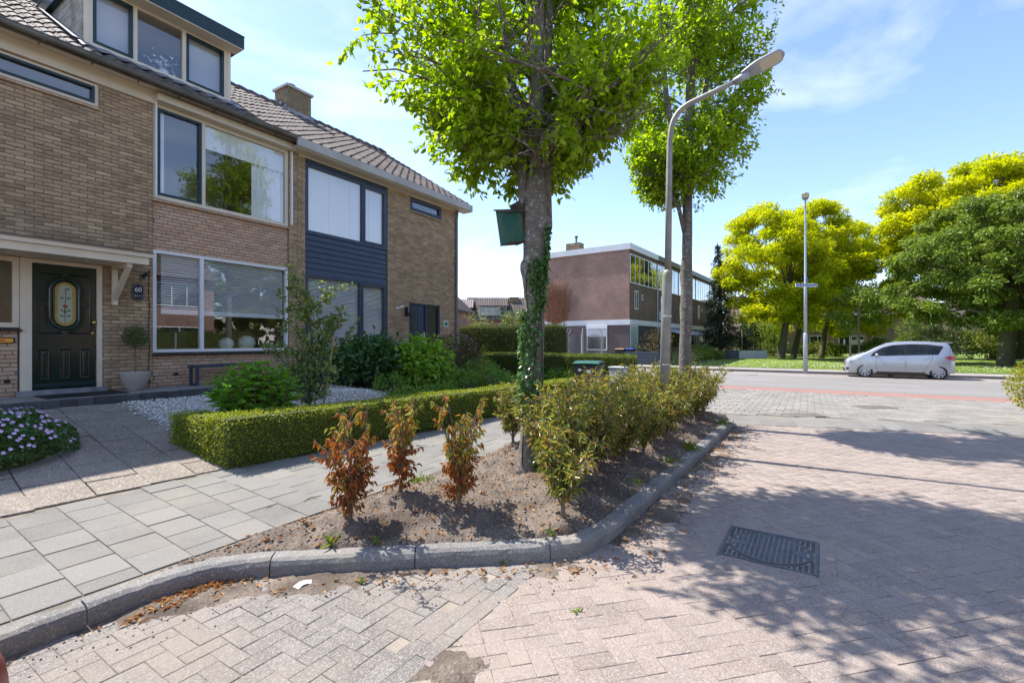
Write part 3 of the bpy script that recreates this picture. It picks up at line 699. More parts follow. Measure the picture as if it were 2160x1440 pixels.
# ------------------------------------------------------------------ builders
def cells(x0, x1, z0, z1, holes):
    xs = sorted({x0,x1,*[min(max(h[k],x0),x1) for h in holes for k in (0,1)]}); zs = sorted({z0,z1,*[min(max(h[k],z0),z1) for h in holes for k in (2,3)]})
    for a, b in zip(xs, xs[1:]):
        for c, d in zip(zs, zs[1:]):
            mx_, mz = (a+b)/2, (c+d)/2
            if b-a > 1e-4 and d-c > 1e-4 and not any(h[0] < mx_ < h[1] and h[2] < mz < h[3] for h in holes): yield a, b, c, d
def wall_core(name, parent, x0, x1, z0, z1, holes, y0, y1, m):
    w_ = MB()
    for a, b, c, d in cells(x0, x1, z0, z1, holes): w_.box(a,b,y0,y1,c,d)
    return w_.build(name, m, parent)
def course_bricks(x0, x1, z0, z1, holes, Lb, Hb, j, y, wild=False):
    T = []; z = z0; r = 0
    while z < z1 - .01:
        zt = min(z+Hb, z1); zm = (z+zt)/2
        iv = [(x0,x1)]
        for h in holes:
            if h[2] < zm < h[3]:
                nv_ = []
                for a, b in iv:
                    if h[1] <= a or h[0] >= b: nv_.append((a,b)); continue
                    if h[0] > a: nv_.append((a,h[0]))
                    if h[1] < b: nv_.append((h[1],b))
                iv = nv_
        offs = (r % 2)*Lb/2 if not wild else (r*.37 % 1)*Lb
        k = math.floor((x0-offs)/Lb)
        edges = [x0]
        x = x0 - Lb + offs
        while x < x1:
            x += Lb
            for a, b in iv:
                a_, b_ = max(a, x-Lb), min(b, x)
                if b_-a_ > .03: T.append((a_+j/2, b_-j/2, z+j/2, zt-j/2))
        z += Hb; r += 1
    return T
def lay_bricks(parent, T, y, Lb, Hb, m, n_obj=300, rough=.003, wob=.006):
    l0, h0, b = Lb-.012, Hb-.012, .005
    V = []; 
    for yy, i in ((.03,0),(b*.7,0),(0,b)):
        V += [(-l0/2+i, yy, -h0/2+i),(l0/2-i, yy, -h0/2+i),(l0/2-i, yy, h0/2-i),(-l0/2+i, yy, h0/2-i)]
    F = [(8,9,10,11)] + [(a+4*k, (a+1)%4+4*k, (a+1)%4+4*k+4, a+4*k+4) for k in range(2) for a in range(4)]
    M_ = []
    for a, b_, c, d in T:
        M_.append(Matrix.Translation(((a+b_)/2, y+random.gauss(0,rough), (c+d)/2+random.gauss(0,.0015))) @ Matrix.Rotation(random.gauss(0,wob),4,'Y') @ Matrix.Rotation(random.gauss(0,wob),4,'Z') @ Matrix.Diagonal(((b_-a)/l0, 1, (d-c)/h0, 1)))
    pieces(parent, 'brick', 'brick_field', (np.array(V), np.array(F)), M_, m, n_obj)
def window(parent, x0, x1, z0, z1, divs=(), sashes=(), fm='white_frame', sm='teal_dark', fw=.065, y=FY+.03, dp=.09, glass='glass', sw=.05, name='window', sill=None, bar=None):
    f = MB(); f.box(x0,x1,y,y+dp,z0,z0+fw); f.box(x0,x1,y,y+dp,z1-fw,z1); f.box(x0,x0+fw,y,y+dp,z0+fw,z1-fw); f.box(x1-fw,x1,y,y+dp,z0+fw,z1-fw)
    cx = [x0+fw]
    for d in divs: f.box(d-.035,d+.035,y,y+dp,z0+fw,z1-fw); cx += [d-.035, d+.035]
    cx.append(x1-fw); fo = f.build(name, fm, parent)
    for k in range(len(cx)//2):
        a, b = cx[2*k], cx[2*k+1]; c, d = z0+fw, z1-fw; yy = y+.045
        if k in sashes:
            s = MB(); ys = y-.012; s.box(a+.003,b-.003,ys,y+.06,c+.003,c+sw); s.box(a+.003,b-.003,ys,y+.06,d-sw,d-.003); s.box(a+.003,a+sw,ys,y+.06,c+sw,d-sw); s.box(b-sw,b-.003,ys,y+.06,c+sw,d-sw)
            s.build('sash', sm, fo); a, b, c, d = a+sw, b-sw, c+sw, d-sw
        MB().box(a,b,yy,yy+.006,c,d).build('pane', glass, fo)
    if sill:
        k = x0-.02
        while k < x1+.02:
            e = min(k+.105, x1+.025); MB().add([(k+.003,y-.065,z0-.062),(e-.003,y-.065,z0-.062),(e-.003,y+.05,z0-.02),(k+.003,y+.05,z0-.02),(k+.003,y-.065,z0-.03),(e-.003,y-.065,z0-.03),(e-.003,y+.05,z0-.003),(k+.003,y+.05,z0-.003)],
                [(0,3,2,1),(4,5,6,7),(0,1,5,4),(1,2,6,5),(2,3,7,6),(3,0,4,7)]).build('sill_tile', sill, fo); k += .105
    return fo
def room(parent, x0, x1, y0, y1, z0, z1):
    r = MB(); r.quad((x0,y1,z0),(x1,y1,z0),(x1,y1,z1),(x0,y1,z1)); r.quad((x0,y0,z0),(x0,y1,z0),(x0,y1,z1),(x0,y0,z1)); r.quad((x1,y0,z0),(x1,y0,z1),(x1,y1,z1),(x1,y1,z0)); r.quad((x0,y0,z1),(x0,y1,z1),(x1,y1,z1),(x1,y0,z1))
    ro = r.build('interior', 'room', parent); MB().quad((x0,y0,z0),(x1,y0,z0),(x1,y1,z0),(x0,y1,z0)).build('room_floor', 'room_floor', ro); return ro
def wavy(x0, x1, y, z0, z1, amp=.03, per=.14):
    n = max(8, int((x1-x0)/per*10)); vs = []
    for i in range(n+1): x = x0+(x1-x0)*i/n; yy = y+amp*math.sin(2*math.pi*(x-x0)/per+.7*math.sin(x*3)); vs += [(x,yy,z0),(x,yy,z1)]
    return vs, [(2*i,2*i+2,2*i+3,2*i+1) for i in range(n)]
# ------------------------------------------------------------------ roof tiles
EAVE_Y, EAVE_Z, RIDGE_Y, RIDGE_Z = 10.22, 6.43, 14.6, 9.23
rl_ = math.hypot(RIDGE_Y-EAVE_Y, RIDGE_Z-EAVE_Z); rs_, rc_ = (RIDGE_Z-EAVE_Z)/rl_, (RIDGE_Y-EAVE_Y)/rl_
tw, tl = .30, .33
tv = []; tf = []; n = 10
for k in range(n+1):
    t = k/n; x = t*tw; h = .040*(math.cos(2*math.pi*(t-.28))) + (.012 if t > .93 else 0)
    tv += [(x-tw/2, 0, h+.030), (x-tw/2, tl+.06, h+.004), (x-tw/2, 0, h+.006)]
for k in range(n): a, b = 3*k, 3*k+3; tf += [(a,b,b+1,a+1),(a+2,b+2,b,a)]
TILE = (np.array(tv), np.array(tf))
def tile_roof(parent, x0, x1, skip=None, n_obj=300):
    T = []; rows = int(rl_/tl)
    for r in range(rows):
        s = .02 + r*tl; c = int(round((x1-x0)/tw))
        for k in range(c):
            x = x0 + (k+.5)*(x1-x0)/c; y, z = EAVE_Y+s*rc_, EAVE_Z+s*rs_+.02
            if skip and skip(x, y): continue
            T.append(Matrix.Translation((x,y,z+random.gauss(0,.003))) @ Matrix.Rotation(math.atan2(rs_,rc_),4,'X') @ Matrix.Rotation(random.gauss(0,.012),4,'Y') @ Matrix.Rotation(random.gauss(0,.008),4,'Z'))
    pieces(parent, 'tile', 'tile_field', TILE, T, 'roof_tile', n_obj)
    x = x0
    while x < x1-.05:
        e = min(x+.36, x1); MB().tube([(x,RIDGE_Y,RIDGE_Z+.03),(x+.03,RIDGE_Y,RIDGE_Z+.035),(e+.02,RIDGE_Y,RIDGE_Z+.015)], [.125,.13,.105], 12).build('ridge_tile', 'roof_tile', parent); x += .345
def house_shell(parent, x0, x1, by=18.6, bz=6.35):
    s = MB(); s.box(x0,x1,by-.2,by,.0,bz); s.build('rear_wall', 'brick_far', parent)
    for xx in ((x0,x0+.2) , (x1-.2,x1)):
        MB().prism([(xx[0],FY+.22,0),(xx[0],by-.2,0),(xx[0],by-.2,6.55),(xx[0],RIDGE_Y,RIDGE_Z-.10),(xx[0],FY+.22,6.55)], (.2,0,0)).build('side_wall', 'brick_far', parent)
    r = MB(); r.prism([(x0-.05,EAVE_Y+.04,EAVE_Z-.02),(x0-.05,RIDGE_Y,RIDGE_Z-.02),(x0-.05,2*RIDGE_Y-EAVE_Y,EAVE_Z-.02),(x0-.05,2*RIDGE_Y-EAVE_Y,EAVE_Z-.08),(x0-.05,RIDGE_Y,RIDGE_Z-.08),(x0-.05,EAVE_Y+.04,EAVE_Z-.08)], (x1-x0+.1,0,0))
    ro = r.build('roof', 'roof_tile', parent); MB().box(x0+.2,x1-.2,FY+.22,by-.2,3.55,3.75).build('floor_slab', 'room', parent); return ro

# ================================================================== house 60
H1X0, PIER0, PIER1 = -.30, 6.78, 7.22
SPLIT = 7.0
h60 = wempty('terraced_house', (3.3,FY,0), 'brown brick house numbered 60 with white window frames and dark green dormer', 'house', 'terraced houses')
wu = (4.006, 6.774, 4.40, 6.22); wl = (4.006, 6.774, 1.44, 3.41); ws = (1.0, fx(209), 5.77, 6.17); dr = (.95, 3.235, GF-.02, 2.985)
holes = [(3.99, PIER0, 0, 6.6), ws, dr]
wall = wall_core('wall', h60, H1X0, 4.0, .1, 6.42, [ws, (.95,3.235,.1,2.985)], FY+.012, FY+.2, 'mortar_dark')
wall_core('pier', h60, PIER0, SPLIT, .1, 6.42, [], FY+.012, FY+.2, 'mortar_dark')
T = course_bricks(H1X0, 4.0, .72, 6.2, [ws, (-.3,2.19,.6,1.93), dr], .222, .0655, .012, FY) + course_bricks(PIER0, SPLIT, .72, 6.3, [], .222, .0655, .012, FY)
lay_bricks(wall, T, FY, .222, .0655, 'brick_rough')
pan = wall_core('window_panel', h60, 4.0, PIER0, .1, 6.42, [wl, wu], FY+.042, FY+.2, 'mortar_grey')
T = course_bricks(4.005, PIER0-.005, .72, 4.38, [(4.0,PIER0,1.37,3.42)], .222, .0655, .012, FY, True)
lay_bricks(pan, T, FY+.033, .222, .0655, 'brick_smooth', 260, .0012, .002)
pan2 = wall_core('door_panel', h60, .95, 2.19, .1, 1.86, [], FY+.042, FY+.2, 'mortar_grey')
T = course_bricks(1.0, 2.185, .72, 1.83, [], .222, .0655, .012, FY, True)
lay_bricks(pan2, T, FY+.033, .222, .0655, 'brick_smooth', 200, .0012, .002)
MB().box(2.03,2.10,FY+.02,FY+.03,1.0,1.05).build('air_vent', 'black', pan2)
for x in (4.35, 6.2): MB().box(x,x+.09,FY+.022,FY+.03,.98,1.03).build('air_vent', 'black', pan)
mu = on_y(431,500,FY).x
W1 = window(h60, *wu, divs=[mu], sashes=(0,), fm='cream', fw=.07, sill='brick_smooth')
W2 = window(h60, *wl, divs=[on_y(428,650,FY).x], fw=.06, sill='sill_black')
W3 = window(h60, *ws, sashes=(0,), fm='cream', fw=.05, sw=.045, sill='brick_smooth')
W4 = window(h60, .95, 2.20, 1.87, 2.985, fm='cream', fw=.075, glass='glass_wavy', sill='sill_black')
room(h60, 4.0, 6.95, FY+.21, 15.8, .86, 3.5); room(h60, 4.0, 6.95, FY+.21, 14.0, 3.8, 6.3); room(h60, .3, 3.9, FY+.21, 13.0, 3.8, 6.3); room(h60, .5, 2.25, FY+.21, 13.0, .86, 3.3)
v, f = wavy(5.95, 6.72, FY+.15, 4.5, 6.15, .03, .12); mesh_obj('curtain', v, f, 'curtain', W1, True)
v, f = wavy(4.12, 4.25, FY+.16, 4.5, 6.15, .03, .1); mesh_obj('curtain', v, f, 'curtain', W1, True)
MB().box(mu,6.72,FY+.105,FY+.11,5.68,6.2).build('roller_blind', 'curtain', W1)
# venetian blind behind the lower window
vb = empty('venetian_blind', (5.4,FY+.17,3.3), 'raised white venetian blind behind the large window with white frame', 'blind')
for a, b in ((4.16, on_y(424,650,FY).x), (on_y(433,650,FY).x, 6.69)):
    zz = 3.32
    while zz > 2.32:
        MB().add([(a+.01,FY+.095,zz-.017),(b-.01,FY+.095,zz-.017),(b-.01,FY+.120,zz+.017),(a+.01,FY+.120,zz+.017)], [(0,1,2,3)]).build('slat', 'white_frame', vb).location = (-5.4,-(FY+.17),-3.3); zz -= .0475
    MB().box(a+.01,b-.01,FY+.095,FY+.12,2.19,2.29).build('bottom_rail', 'curtain', vb).location = (-5.4,-(FY+.17),-3.3)
# things on the inner window sill and in the room
mat('vase', (.55,.60,.50), rough=.3); mat('lamp_dark', (.03,.03,.032), rough=.6)
for x, r, lab in ((5.55,.16,'smaller pale round vase inside the window by the mullion'),(6.0,.19,'larger pale round vase inside the big ground floor window')):
    MB().lathe((x,FY+.42,1.46), [(.05,0),(r*.7,.03),(r,r*.8),(r*.85,r*1.35),(r*.35,r*1.65),(.04,r*1.7)], 20).build('round_vase', 'vase', smooth=True, label=lab, cat='vase', group='round vases on the window sill')
MB().box(4.05,6.75,FY+.21,FY+.62,1.38,1.45).build('inner_sill', 'white_frame', h60)
fl = empty('floor_lamp', (4.75,FY+.9,.86), 'floor lamp with dark rectangular shade seen through the ground floor window', 'lamp')
MB().tube([(0,0,.02),(0,0,1.0)], .02, 8).build('stand', 'white_frame', fl); MB().box(-.16,.16,-.08,.08,.98,1.42).build('shade', 'lamp_dark', fl); MB().lathe((0,0,0), [(.15,0),(.15,.02),(.02,.03)], 18).build('base', 'white_frame', fl)
# cream board, gutter, brackets, awning box
MB().box(H1X0,4.06,FY-.028,FY+.01,6.175,6.42).build('fascia_board', 'cream', h60)
MB().box(4.02,6.86,FY-.16,FY+.03,6.225,6.36).build('awning_box', 'cream', h60)
MB().box(6.815,6.855,FY-.05,FY-.004,4.45,6.22).build('awning_rail', 'white_frame', h60)
MB().box(4.02,4.05,FY-.05,FY-.004,4.42,6.22).build('awning_rail', 'white_frame', h60)
g = MB(); n = 9; vs = []; fs = []
for k in range(n+1):
    a = math.pi + math.pi*k/n
    for r in (.070,.064): vs += [(H1X0,10.20+r*math.cos(a),6.45+r*math.sin(a)),(6.72,10.20+r*math.cos(a),6.45+r*math.sin(a))]
for k in range(n): fs += [(4*k,4*k+1,4*k+5,4*k+4),(4*k+2,4*k+6,4*k+7,4*k+3)]
fs += [(0,2,3,1),(4*n,4*n+1,4*n+3,4*n+2)]
gut = mesh_obj('gutter', vs, fs, 'zinc', h60, True)
MB().tube([(H1X0,10.127,6.455),(6.72,10.127,6.455)], .010, 8).build('gutter_bead', 'zinc', gut)
x = .4
while x < 6.7:
    b = [(x,10.20+.075*math.cos(math.pi+math.pi*k/6),6.45+.075*math.sin(math.pi+math.pi*k/6)) for k in range(7)] + [(x,10.45,6.40)]
    MB().tube(b, .013, 6).build('gutter_bracket', 'zinc', gut); x += .66
MB().box(H1X0,6.9,10.27,FY+.01,6.425,6.44).build('soffit', 'cream', h60)
roof1 = house_shell(h60, H1X0, SPLIT)
DX0, DX1, DY, DZ0, DZ1 = 3.13, 5.68, 11.1, 7.05, 8.20
tile_roof(roof1, H1X0, SPLIT, lambda x, y: DX0-.12 < x < DX1+.12 and y > 10.72, 300)
# dormer
dm = MB(); 
for a, b in ((DX0,DX0+.02),(DX1-.10,DX1)): pass
def roof_z(y): return EAVE_Z+(y-EAVE_Y)*rs_/rc_
dorm = MB().box(DX0-.12,DX1+.12,DY-.35,13.6,8.19,8.46).build('dormer', 'teal_dark', h60)
tag(dorm, 'flat roofed dormer with dark green fascia')
MB().box(DX0-.13,DX1+.13,DY-.36,13.6,8.462,8.475).build('trim', 'zinc', dorm)
MB().box(DX0-.1,DX1+.1,DY-.34,DY+.0,8.17,8.188).build('soffit', 'cream', dorm)
fr = DX0+.10; to = DX1-.13
d1, d2 = on_y(285.5,100,DY).x, on_y(389,150,DY).x
window(dorm, fr-.04, to+.05, DZ0, DZ1-.01, divs=[d1,d2], sashes=(0,2), fm='cream', fw=.06, y=DY, dp=.08)
for a, b in ((DX0,fr-.042),(to+.052,DX1)): MB().box(a,b,DY-.012,DY+.06,DZ0-.05,DZ1).build('corner_post', 'cream', dorm)
MB().box(DX0+.02,DX1-.02,DY-.03,DY+.02,DZ0-.045,DZ0-.004).build('window_sill', 'cream', dorm)
for xx, sgn in ((DX0,-1),(DX1,1)):
    k = 0; z = DZ0-.1
    while z < DZ1-.01:
        zt = min(z+.135, DZ1-.005); y1 = min(EAVE_Y+(z+.04-EAVE_Z)*rc_/rs_ + .12, 13.5); y1 = max(y1, DY+.1)
        x0, x1 = (xx-.018, xx+.004) if sgn < 0 else (xx-.004, xx+.018)
        yt = min(EAVE_Y+(zt-EAVE_Z)*rc_/rs_ + .1, 13.5)
        MB().prism([(x0,DY+.062,z+.004),(x0,y1,z+.004),(x0,yt,zt-.004),(x0,DY+.062,zt-.004)], (x1-x0,0,0)).build('cheek_board', 'weathered_wood', dorm); z += .135
    MB().box(min(xx,xx+sgn*-.03),max(xx,xx+sgn*-.03),DY+.07,13.4,6.8,8.18).build('cheek_core', 'dark_int', dorm)
    MB().prism([(xx+sgn*.02,DY-.02,roof_z(DY)+.07),(xx+sgn*.17,DY-.02,roof_z(DY)+.075),(xx+sgn*.17,13.0,roof_z(13.0)+.075),(xx+sgn*.02,13.0,roof_z(13.0)+.07)], (0,0,.012)).build('lead_flashing', 'lead', dorm)
vs = []; fs = []; n = 60
for k in range(n+1):
    x = DX0-.12+(DX1-DX0+.24)*k/n; h = .016*math.cos(2*math.pi*((x-H1X0)/.304-.28))
    vs += [(x,DY-.31,roof_z(DY-.31)+.075+h),(x,DY-.10,roof_z(DY-.1)+.085+h*.6),(x,DY-.03,DZ0-.03)]
for k in range(n): a = 3*k; fs += [(a,a+3,a+4,a+1),(a+1,a+4,a+5,a+2)]
mesh_obj('apron_flashing', vs, fs, 'lead', dorm, True)
rm = room(dorm, DX0+.1, DX1-.1, DY+.1, 14.2, 6.9, 8.15); rm.data.materials[0] = MATS['room']
for a_, b_ in ((fr+.02,d1-.04),(d2+.04,to-.02)): MB().box(a_,b_,DY+.12,DY+.125,DZ0+.05,DZ1-.06).build('net_curtain', 'net_grey', dorm)
mat('orchid_white', (.85,.85,.82)); q = on_y(345,165,DY+.25)
orc = empty('orchid_pot', (q.x, DY+.25, DZ0+.06), 'white orchid blossoms behind the middle dormer window', 'plant')
MB().lathe((0,0,0), [(.07,0),(.09,.14),(.085,.14)], 16).build('pot', 'white_frame', orc)
P = rng.normal(size=(80,3))*[.15,.04,.1]+[0,0,.30]; leaves('blossom', P, rng.normal(size=(80,3)), .06, .06, 'orchid_white', orc, shape=4)
# ------------------------------------------------------------------ front door, canopy
FRM = MB(); fy0, fy1 = FY+.005, FY+.13
FRM.box(2.205,2.34,fy0,fy1,GF-.0,2.985); FRM.box(3.165,3.235,fy0,fy1,GF,2.985); FRM.box(2.34,3.165,fy0,fy1,2.925,2.985)
FRM.build('door_frame', 'cream', h60)
MB().bbox(2.15,3.30,FY-.055,FY+.14,.76,GF-.002,.008).build('doorstep', 'lead', h60)
DYf = FY+.055
door = MB().box(2.345,3.16,DYf,DYf+.05,GF+.005,2.92).build('front_door', 'green_black', h60); tag(door, 'glossy black green panelled door with oval leaded glass')
OX, OZ0, OZ1, OR = 2.755, 1.915, 2.645, .13
def stadium(r, n=14, cx=OX, z0=OZ0, z1=OZ1, R0=OR):
    p = []
    for k in range(n+1): a = math.pi*k/n; p.append((cx+r*math.cos(a), z1-R0+r*math.sin(a)))
    for k in range(n+1): a = math.pi+math.pi*k/n; p.append((cx+r*math.cos(a), z0+R0+r*math.sin(a)))
    return p
def ring_sweep(pts, prof):
    """closed outline (x,z) with outward profile (offset, y)"""
    n = len(pts); vs = []; fs = []
    for i in range(n):
        a, b = pts[i-1], pts[(i+1)%n]; t = Vector((b[0]-a[0], b[1]-a[1])); t.normalize(); nx_, nz_ = t.y, -t.x
        for o_, y in prof: vs.append((pts[i][0]+nx_*o_, y, pts[i][1]+nz_*o_))
    m_ = len(prof)
    for i in range(n):
        for k in range(m_-1): a = i*m_+k; b = ((i+1)%n)*m_+k; fs.append((a,b,b+1,a+1))
    return vs, fs
v, f = ring_sweep(stadium(.185), [(-.03,DYf-.001),(-.022,DYf-.018),(0,DYf-.026),(.022,DYf-.018),(.03,DYf-.001)]); mesh_obj('moulding', v, f, 'green_black', door, True)
v, f = ring_sweep(stadium(.142), [(-.012,DYf-.001),(-.008,DYf-.012),(.008,DYf-.012),(.012,DYf-.001)]); mesh_obj('glazing_bead', v, f, 'green_black', door, True)
mat('amber', (.34,.22,.03), (.45,.32,.07), 50, .3)
v, f = ring_sweep(stadium(.112), [(-.022,DYf-.004),(.022,DYf-.004)]); mesh_obj('amber_border', v, f, 'amber', door)
MATS['brass_g'] = MATS['glass_amber']
st_ = stadium(.09); mesh_obj('leaded_pane', [(x,DYf-.003,z) for x, z in st_], [tuple(range(len(st_)))[::-1]], 'leaded', door) if 'leaded' in MATS else None
mat('leaded', (.33,.36,.30), (.42,.44,.36), 40, .3, .002, 60)
mesh_obj('leaded_pane', [(x,DYf-.003,z) for x, z in st_], [tuple(range(len(st_)))[::-1]], 'leaded', door)
mat('glass_green', (.03,.14,.03), rough=.3); mat('glass_red', (.35,.02,.02), rough=.3); mat('lead_line', (.03,.03,.03), rough=.5)
fl_ = MB().tube([(OX,DYf-.006,1.96),(OX-.01,DYf-.006,2.2),(OX+.005,DYf-.006,2.4),(OX,DYf-.006,2.55)], .003, 5).build('lead_stem', 'lead_line', door)
lv = MB()
for x, z, a in ((-.045,2.08,2.6),(.045,2.08,.5),(-.04,2.17,2.7),(.045,2.17,.45),(-.045,2.38,2.6),(.045,2.38,.5),(.03,2.53,.9),(0,2.15,-1.57)):
    c, s = math.cos(a), math.sin(a); cx, cz = OX+x, z
    lv.add([(cx-c*.035,DYf-.006,cz-s*.035),(cx+s*.015,DYf-.006,cz-c*.015),(cx+c*.035,DYf-.006,cz+s*.035),(cx-s*.015,DYf-.006,cz+c*.015)], [(0,1,2,3)])
lv.build('glass_leaf', 'glass_green', door)
rs2 = MB()
for k in range(7): a = k*.9; rs2.add([(OX+.03*math.cos(a+t)*w_, DYf-.0065-.0004*k, 2.24+.03*math.sin(a+t)*w_) for t, w_ in ((0,.3),(.5,1),(1.0,1.2),(1.5,.6))], [(0,1,2,3)])
rs2.build('glass_rose', 'glass_red', door)
def raised(x0, x1, z0, z1):
    b = .028; return MB().add([(x0,DYf-.001,z0),(x1,DYf-.001,z0),(x1,DYf-.001,z1),(x0,DYf-.001,z1),(x0+b*.4,DYf-.014,z0+b*.4),(x1-b*.4,DYf-.014,z0+b*.4),(x1-b*.4,DYf-.014,z1-b*.4),(x0+b*.4,DYf-.014,z1-b*.4),
        (x0+b,DYf-.006,z0+b),(x1-b,DYf-.006,z0+b),(x1-b,DYf-.006,z1-b),(x0+b,DYf-.006,z1-b),(x0+b*2,DYf-.017,z0+b*2),(x1-b*2,DYf-.017,z0+b*2),(x1-b*2,DYf-.017,z1-b*2),(x0+b*2,DYf-.017,z1-b*2)],
        [(12,13,14,15)]+[(4*k+a,4*k+(a+1)%4,4*k+4+(a+1)%4,4*k+4+a) for k in range(3) for a in range(4)]).build('panel', 'green_black', door)
for x0, x1 in ((2.425,2.565),(2.685,2.825),(2.945,3.085)): raised(x0, x1, 1.02, 1.52)
# four corner panels whose inner corner is cut by the oval
for sx in (-1,1):
    for sz in (-1,1):
        xo, zo = OX+sx*.325, (OZ0+OZ1)/2 + sz*.49; zi = (OZ0+OZ1)/2 + sz*.03; xi = OX+sx*.04
        pts = [(xo,zo),(xo,zi)]
        cz_ = (OZ1-OR) if sz > 0 else (OZ0+OR); rr = .245
        for k in range(8): a = k/7*math.pi/2; pts.append((OX+sx*rr*math.cos(a), cz_+sz*rr*math.sin(a)) if not k == 0 else (OX+sx*rr, zi)) 
        pts[-1] = (xi, cz_+sz*rr); pts.append((xi,zo))
        area = sum(pts[i-1][0]*pts[i][1]-pts[i][0]*pts[i-1][1] for i in range(len(pts)))
        if area > 0: pts = pts[::-1]
        v, f = ring_sweep(pts, [(-.018,DYf-.001),(-.012,DYf-.012),(0,DYf-.014),(.012,DYf-.001)]); mesh_obj('moulding', v, f, 'green_black', door, False)
MB().bbox(2.35,3.155,DYf-.03,DYf+.0,GF+.03,GF+.10,.01).build('weather_bar', 'teal_dark', door)
q = on_y(198,672,DYf); MB().lathe((0,0,0), [(.028,0),(.03,.008),(.012,.02),(.012,.045),(.03,.06),(.033,.075),(.02,.09),(0.002,.092)], 16).build('knob', 'brass', door, True).matrix_basis = Matrix.Translation((3.115,DYf,1.98)) @ Matrix.Rotation(R(90),4,'X')
MB().lathe((0,0,0), [(.026,0),(.024,.01),(.002,.012)], 16).build('keyhole_plate', 'brass', door, True).matrix_basis = Matrix.Translation((3.115,DYf,1.79)) @ Matrix.Rotation(R(90),4,'X')
# letter slot left of the door
ls_ = MB(); pts = [(x,z) for x, z in stadium(.045,10,0,-.17,.17,.045)]
pts = [(z+1.98, x+1.665) for x, z in pts]; ls_.prism([(x,FY+.03,z) for x, z in pts], (0,-.02,0)); lso = ls_.build('letter_slot', 'black', h60)
pts = [(z*.9+1.98, x*.72+1.665) for x, z in stadium(.045,10,0,-.17,.17,.045)]; MB().prism([(x,FY+.012,z) for x, z in pts], (0,-.012,0)).build('brass_plate', 'brass', lso)
MB().box(1.92,2.04,FY-.004,FY+.0,1.655,1.675).build('slot', 'glass_red', lso)
# canopy
can = MB().box(H1X0,3.66,9.86,FY-.004,2.995,3.12).build('canopy', 'cream', h60)
MB().box(H1X0,3.70,9.82,FY-.004,3.122,3.19).build('canopy_edge', 'cream', can); MB().box(H1X0,3.72,9.80,FY-.004,3.192,3.205).build('roofing', 'zinc', can)
MB().box(3.36,3.44,FY-.06,FY-.004,2.30,2.994).build('bracket_post', 'cream', can); MB().box(3.36,3.44,9.92,FY-.062,2.93,2.994).build('bracket_arm', 'cream', can)
MB().prism([(3.365,FY-.062,2.38),(3.365,FY-.062,2.50),(3.365,10.02,2.928),(3.365,9.92,2.928)], (.07,0,0)).build('bracket_brace', 'cream', can)
for x in (2.0,2.9): MB().lathe((x,10.2,2.985), [(.04,0),(.045,.009)], 16).build('downlight', 'white_frame', can)
# number sign (hangs on the wall)
sg = empty('number_sign', (3.755,FY-.012,2.565), 'black oval house sign with white number 60 beside the door', 'sign')
pts = stadium(.095,12,0,-.16,.16,.095); MB().prism([(x,.012,z) for x, z in pts], (0,-.022,0)).build('plate', 'sign_black', sg)
v, f = ring_sweep(stadium(.083,12,0,-.16,.16,.095), [(-.002,-.0115),(.002,-.0115)]); mesh_obj('border_line', v, f, 'fascia_grey', sg)
text_obj('number', '60', .115, 'letter_white', sg, (0,-.0125,.045), (R(90),0,0), .001)
sc_ = [(-.062,.0),(-.035,.012),(-.045,-.03),(-.055,-.028),(-.03,-.012),(-.022,-.004),(-.02,-.018),(-.01,-.004),(-.006,-.018),(.004,-.005),(.008,-.018),(.018,-.006),(.022,-.019),(.034,-.006),(.038,-.018),(.055,-.008),(.066,-.012)]
MB().tube([(x,-.012,z-.058) for x, z in sc_], .0026, 5).build('script_name', 'letter_white', sg)
wl_ = empty('wall_light', (3.83,FY-.0,2.86), 'small dark security lamp on the brick wall under the canopy end', 'lamp'); MB().bbox(-.04,.04,-.03,0,-.06,.05,.006).build('mount', 'zinc', wl_); MB().tube([(0,-.03,0),(.01,-.10,.03),(.02,-.16,.06)], [.03,.034,.03], 10).build('lamp_head', 'lamp_dark', wl_)
MB().tube([(3.93+.006*math.sin(z*9),FY-.012,z) for z in np.linspace(.8,3.0,24)], .006, 5).build('cable', 'black', label='thin dark cable running down the wall beside the sign', cat='cable')
# ================================================================== blue house
h62 = wempty('terraced_house', (10.2,FY,0), 'end house with navy blue cladding, navy frames and bare brown brick', 'house', 'terraced houses')
BX0, BX1, EX = PIER1, fx(818), 13.20
bs = (fx(866), fx(931), 5.77, 6.18); bd = (fx(863), fx(928.5), GF-.02, 2.885)
wall2 = wall_core('wall', h62, BX1, EX, .1, 6.42, [bs, (bd[0],bd[1],.1,bd[3])], FY+.012, FY+.2, 'mortar_dark')
wall_core('pier', h62, SPLIT, BX0, .1, 6.42, [], FY+.012, FY+.2, 'mortar_dark')
T = course_bricks(SPLIT, BX0, .72, 6.3, [], .222, .0655, .012, FY) + course_bricks(BX1, EX, .5, 6.25, [bs, bd], .222, .0655, .012, FY)
lay_bricks(wall2, T, FY, .222, .0655, 'brick_rough')
nav = MB().box(BX0+.004,BX1-.004,FY+.07,FY+.2,.3,1.36).build('cladding', 'navy', h62); MB().box(BX0+.004,BX1-.004,FY+.07,FY+.2,3.36,4.34).build('cladding_back', 'navy', nav)
MB().box(BX0+.004,BX1-.004,FY+.0,FY+.2,6.12,6.3).build('head_board', 'navy', nav)
z = 4.34
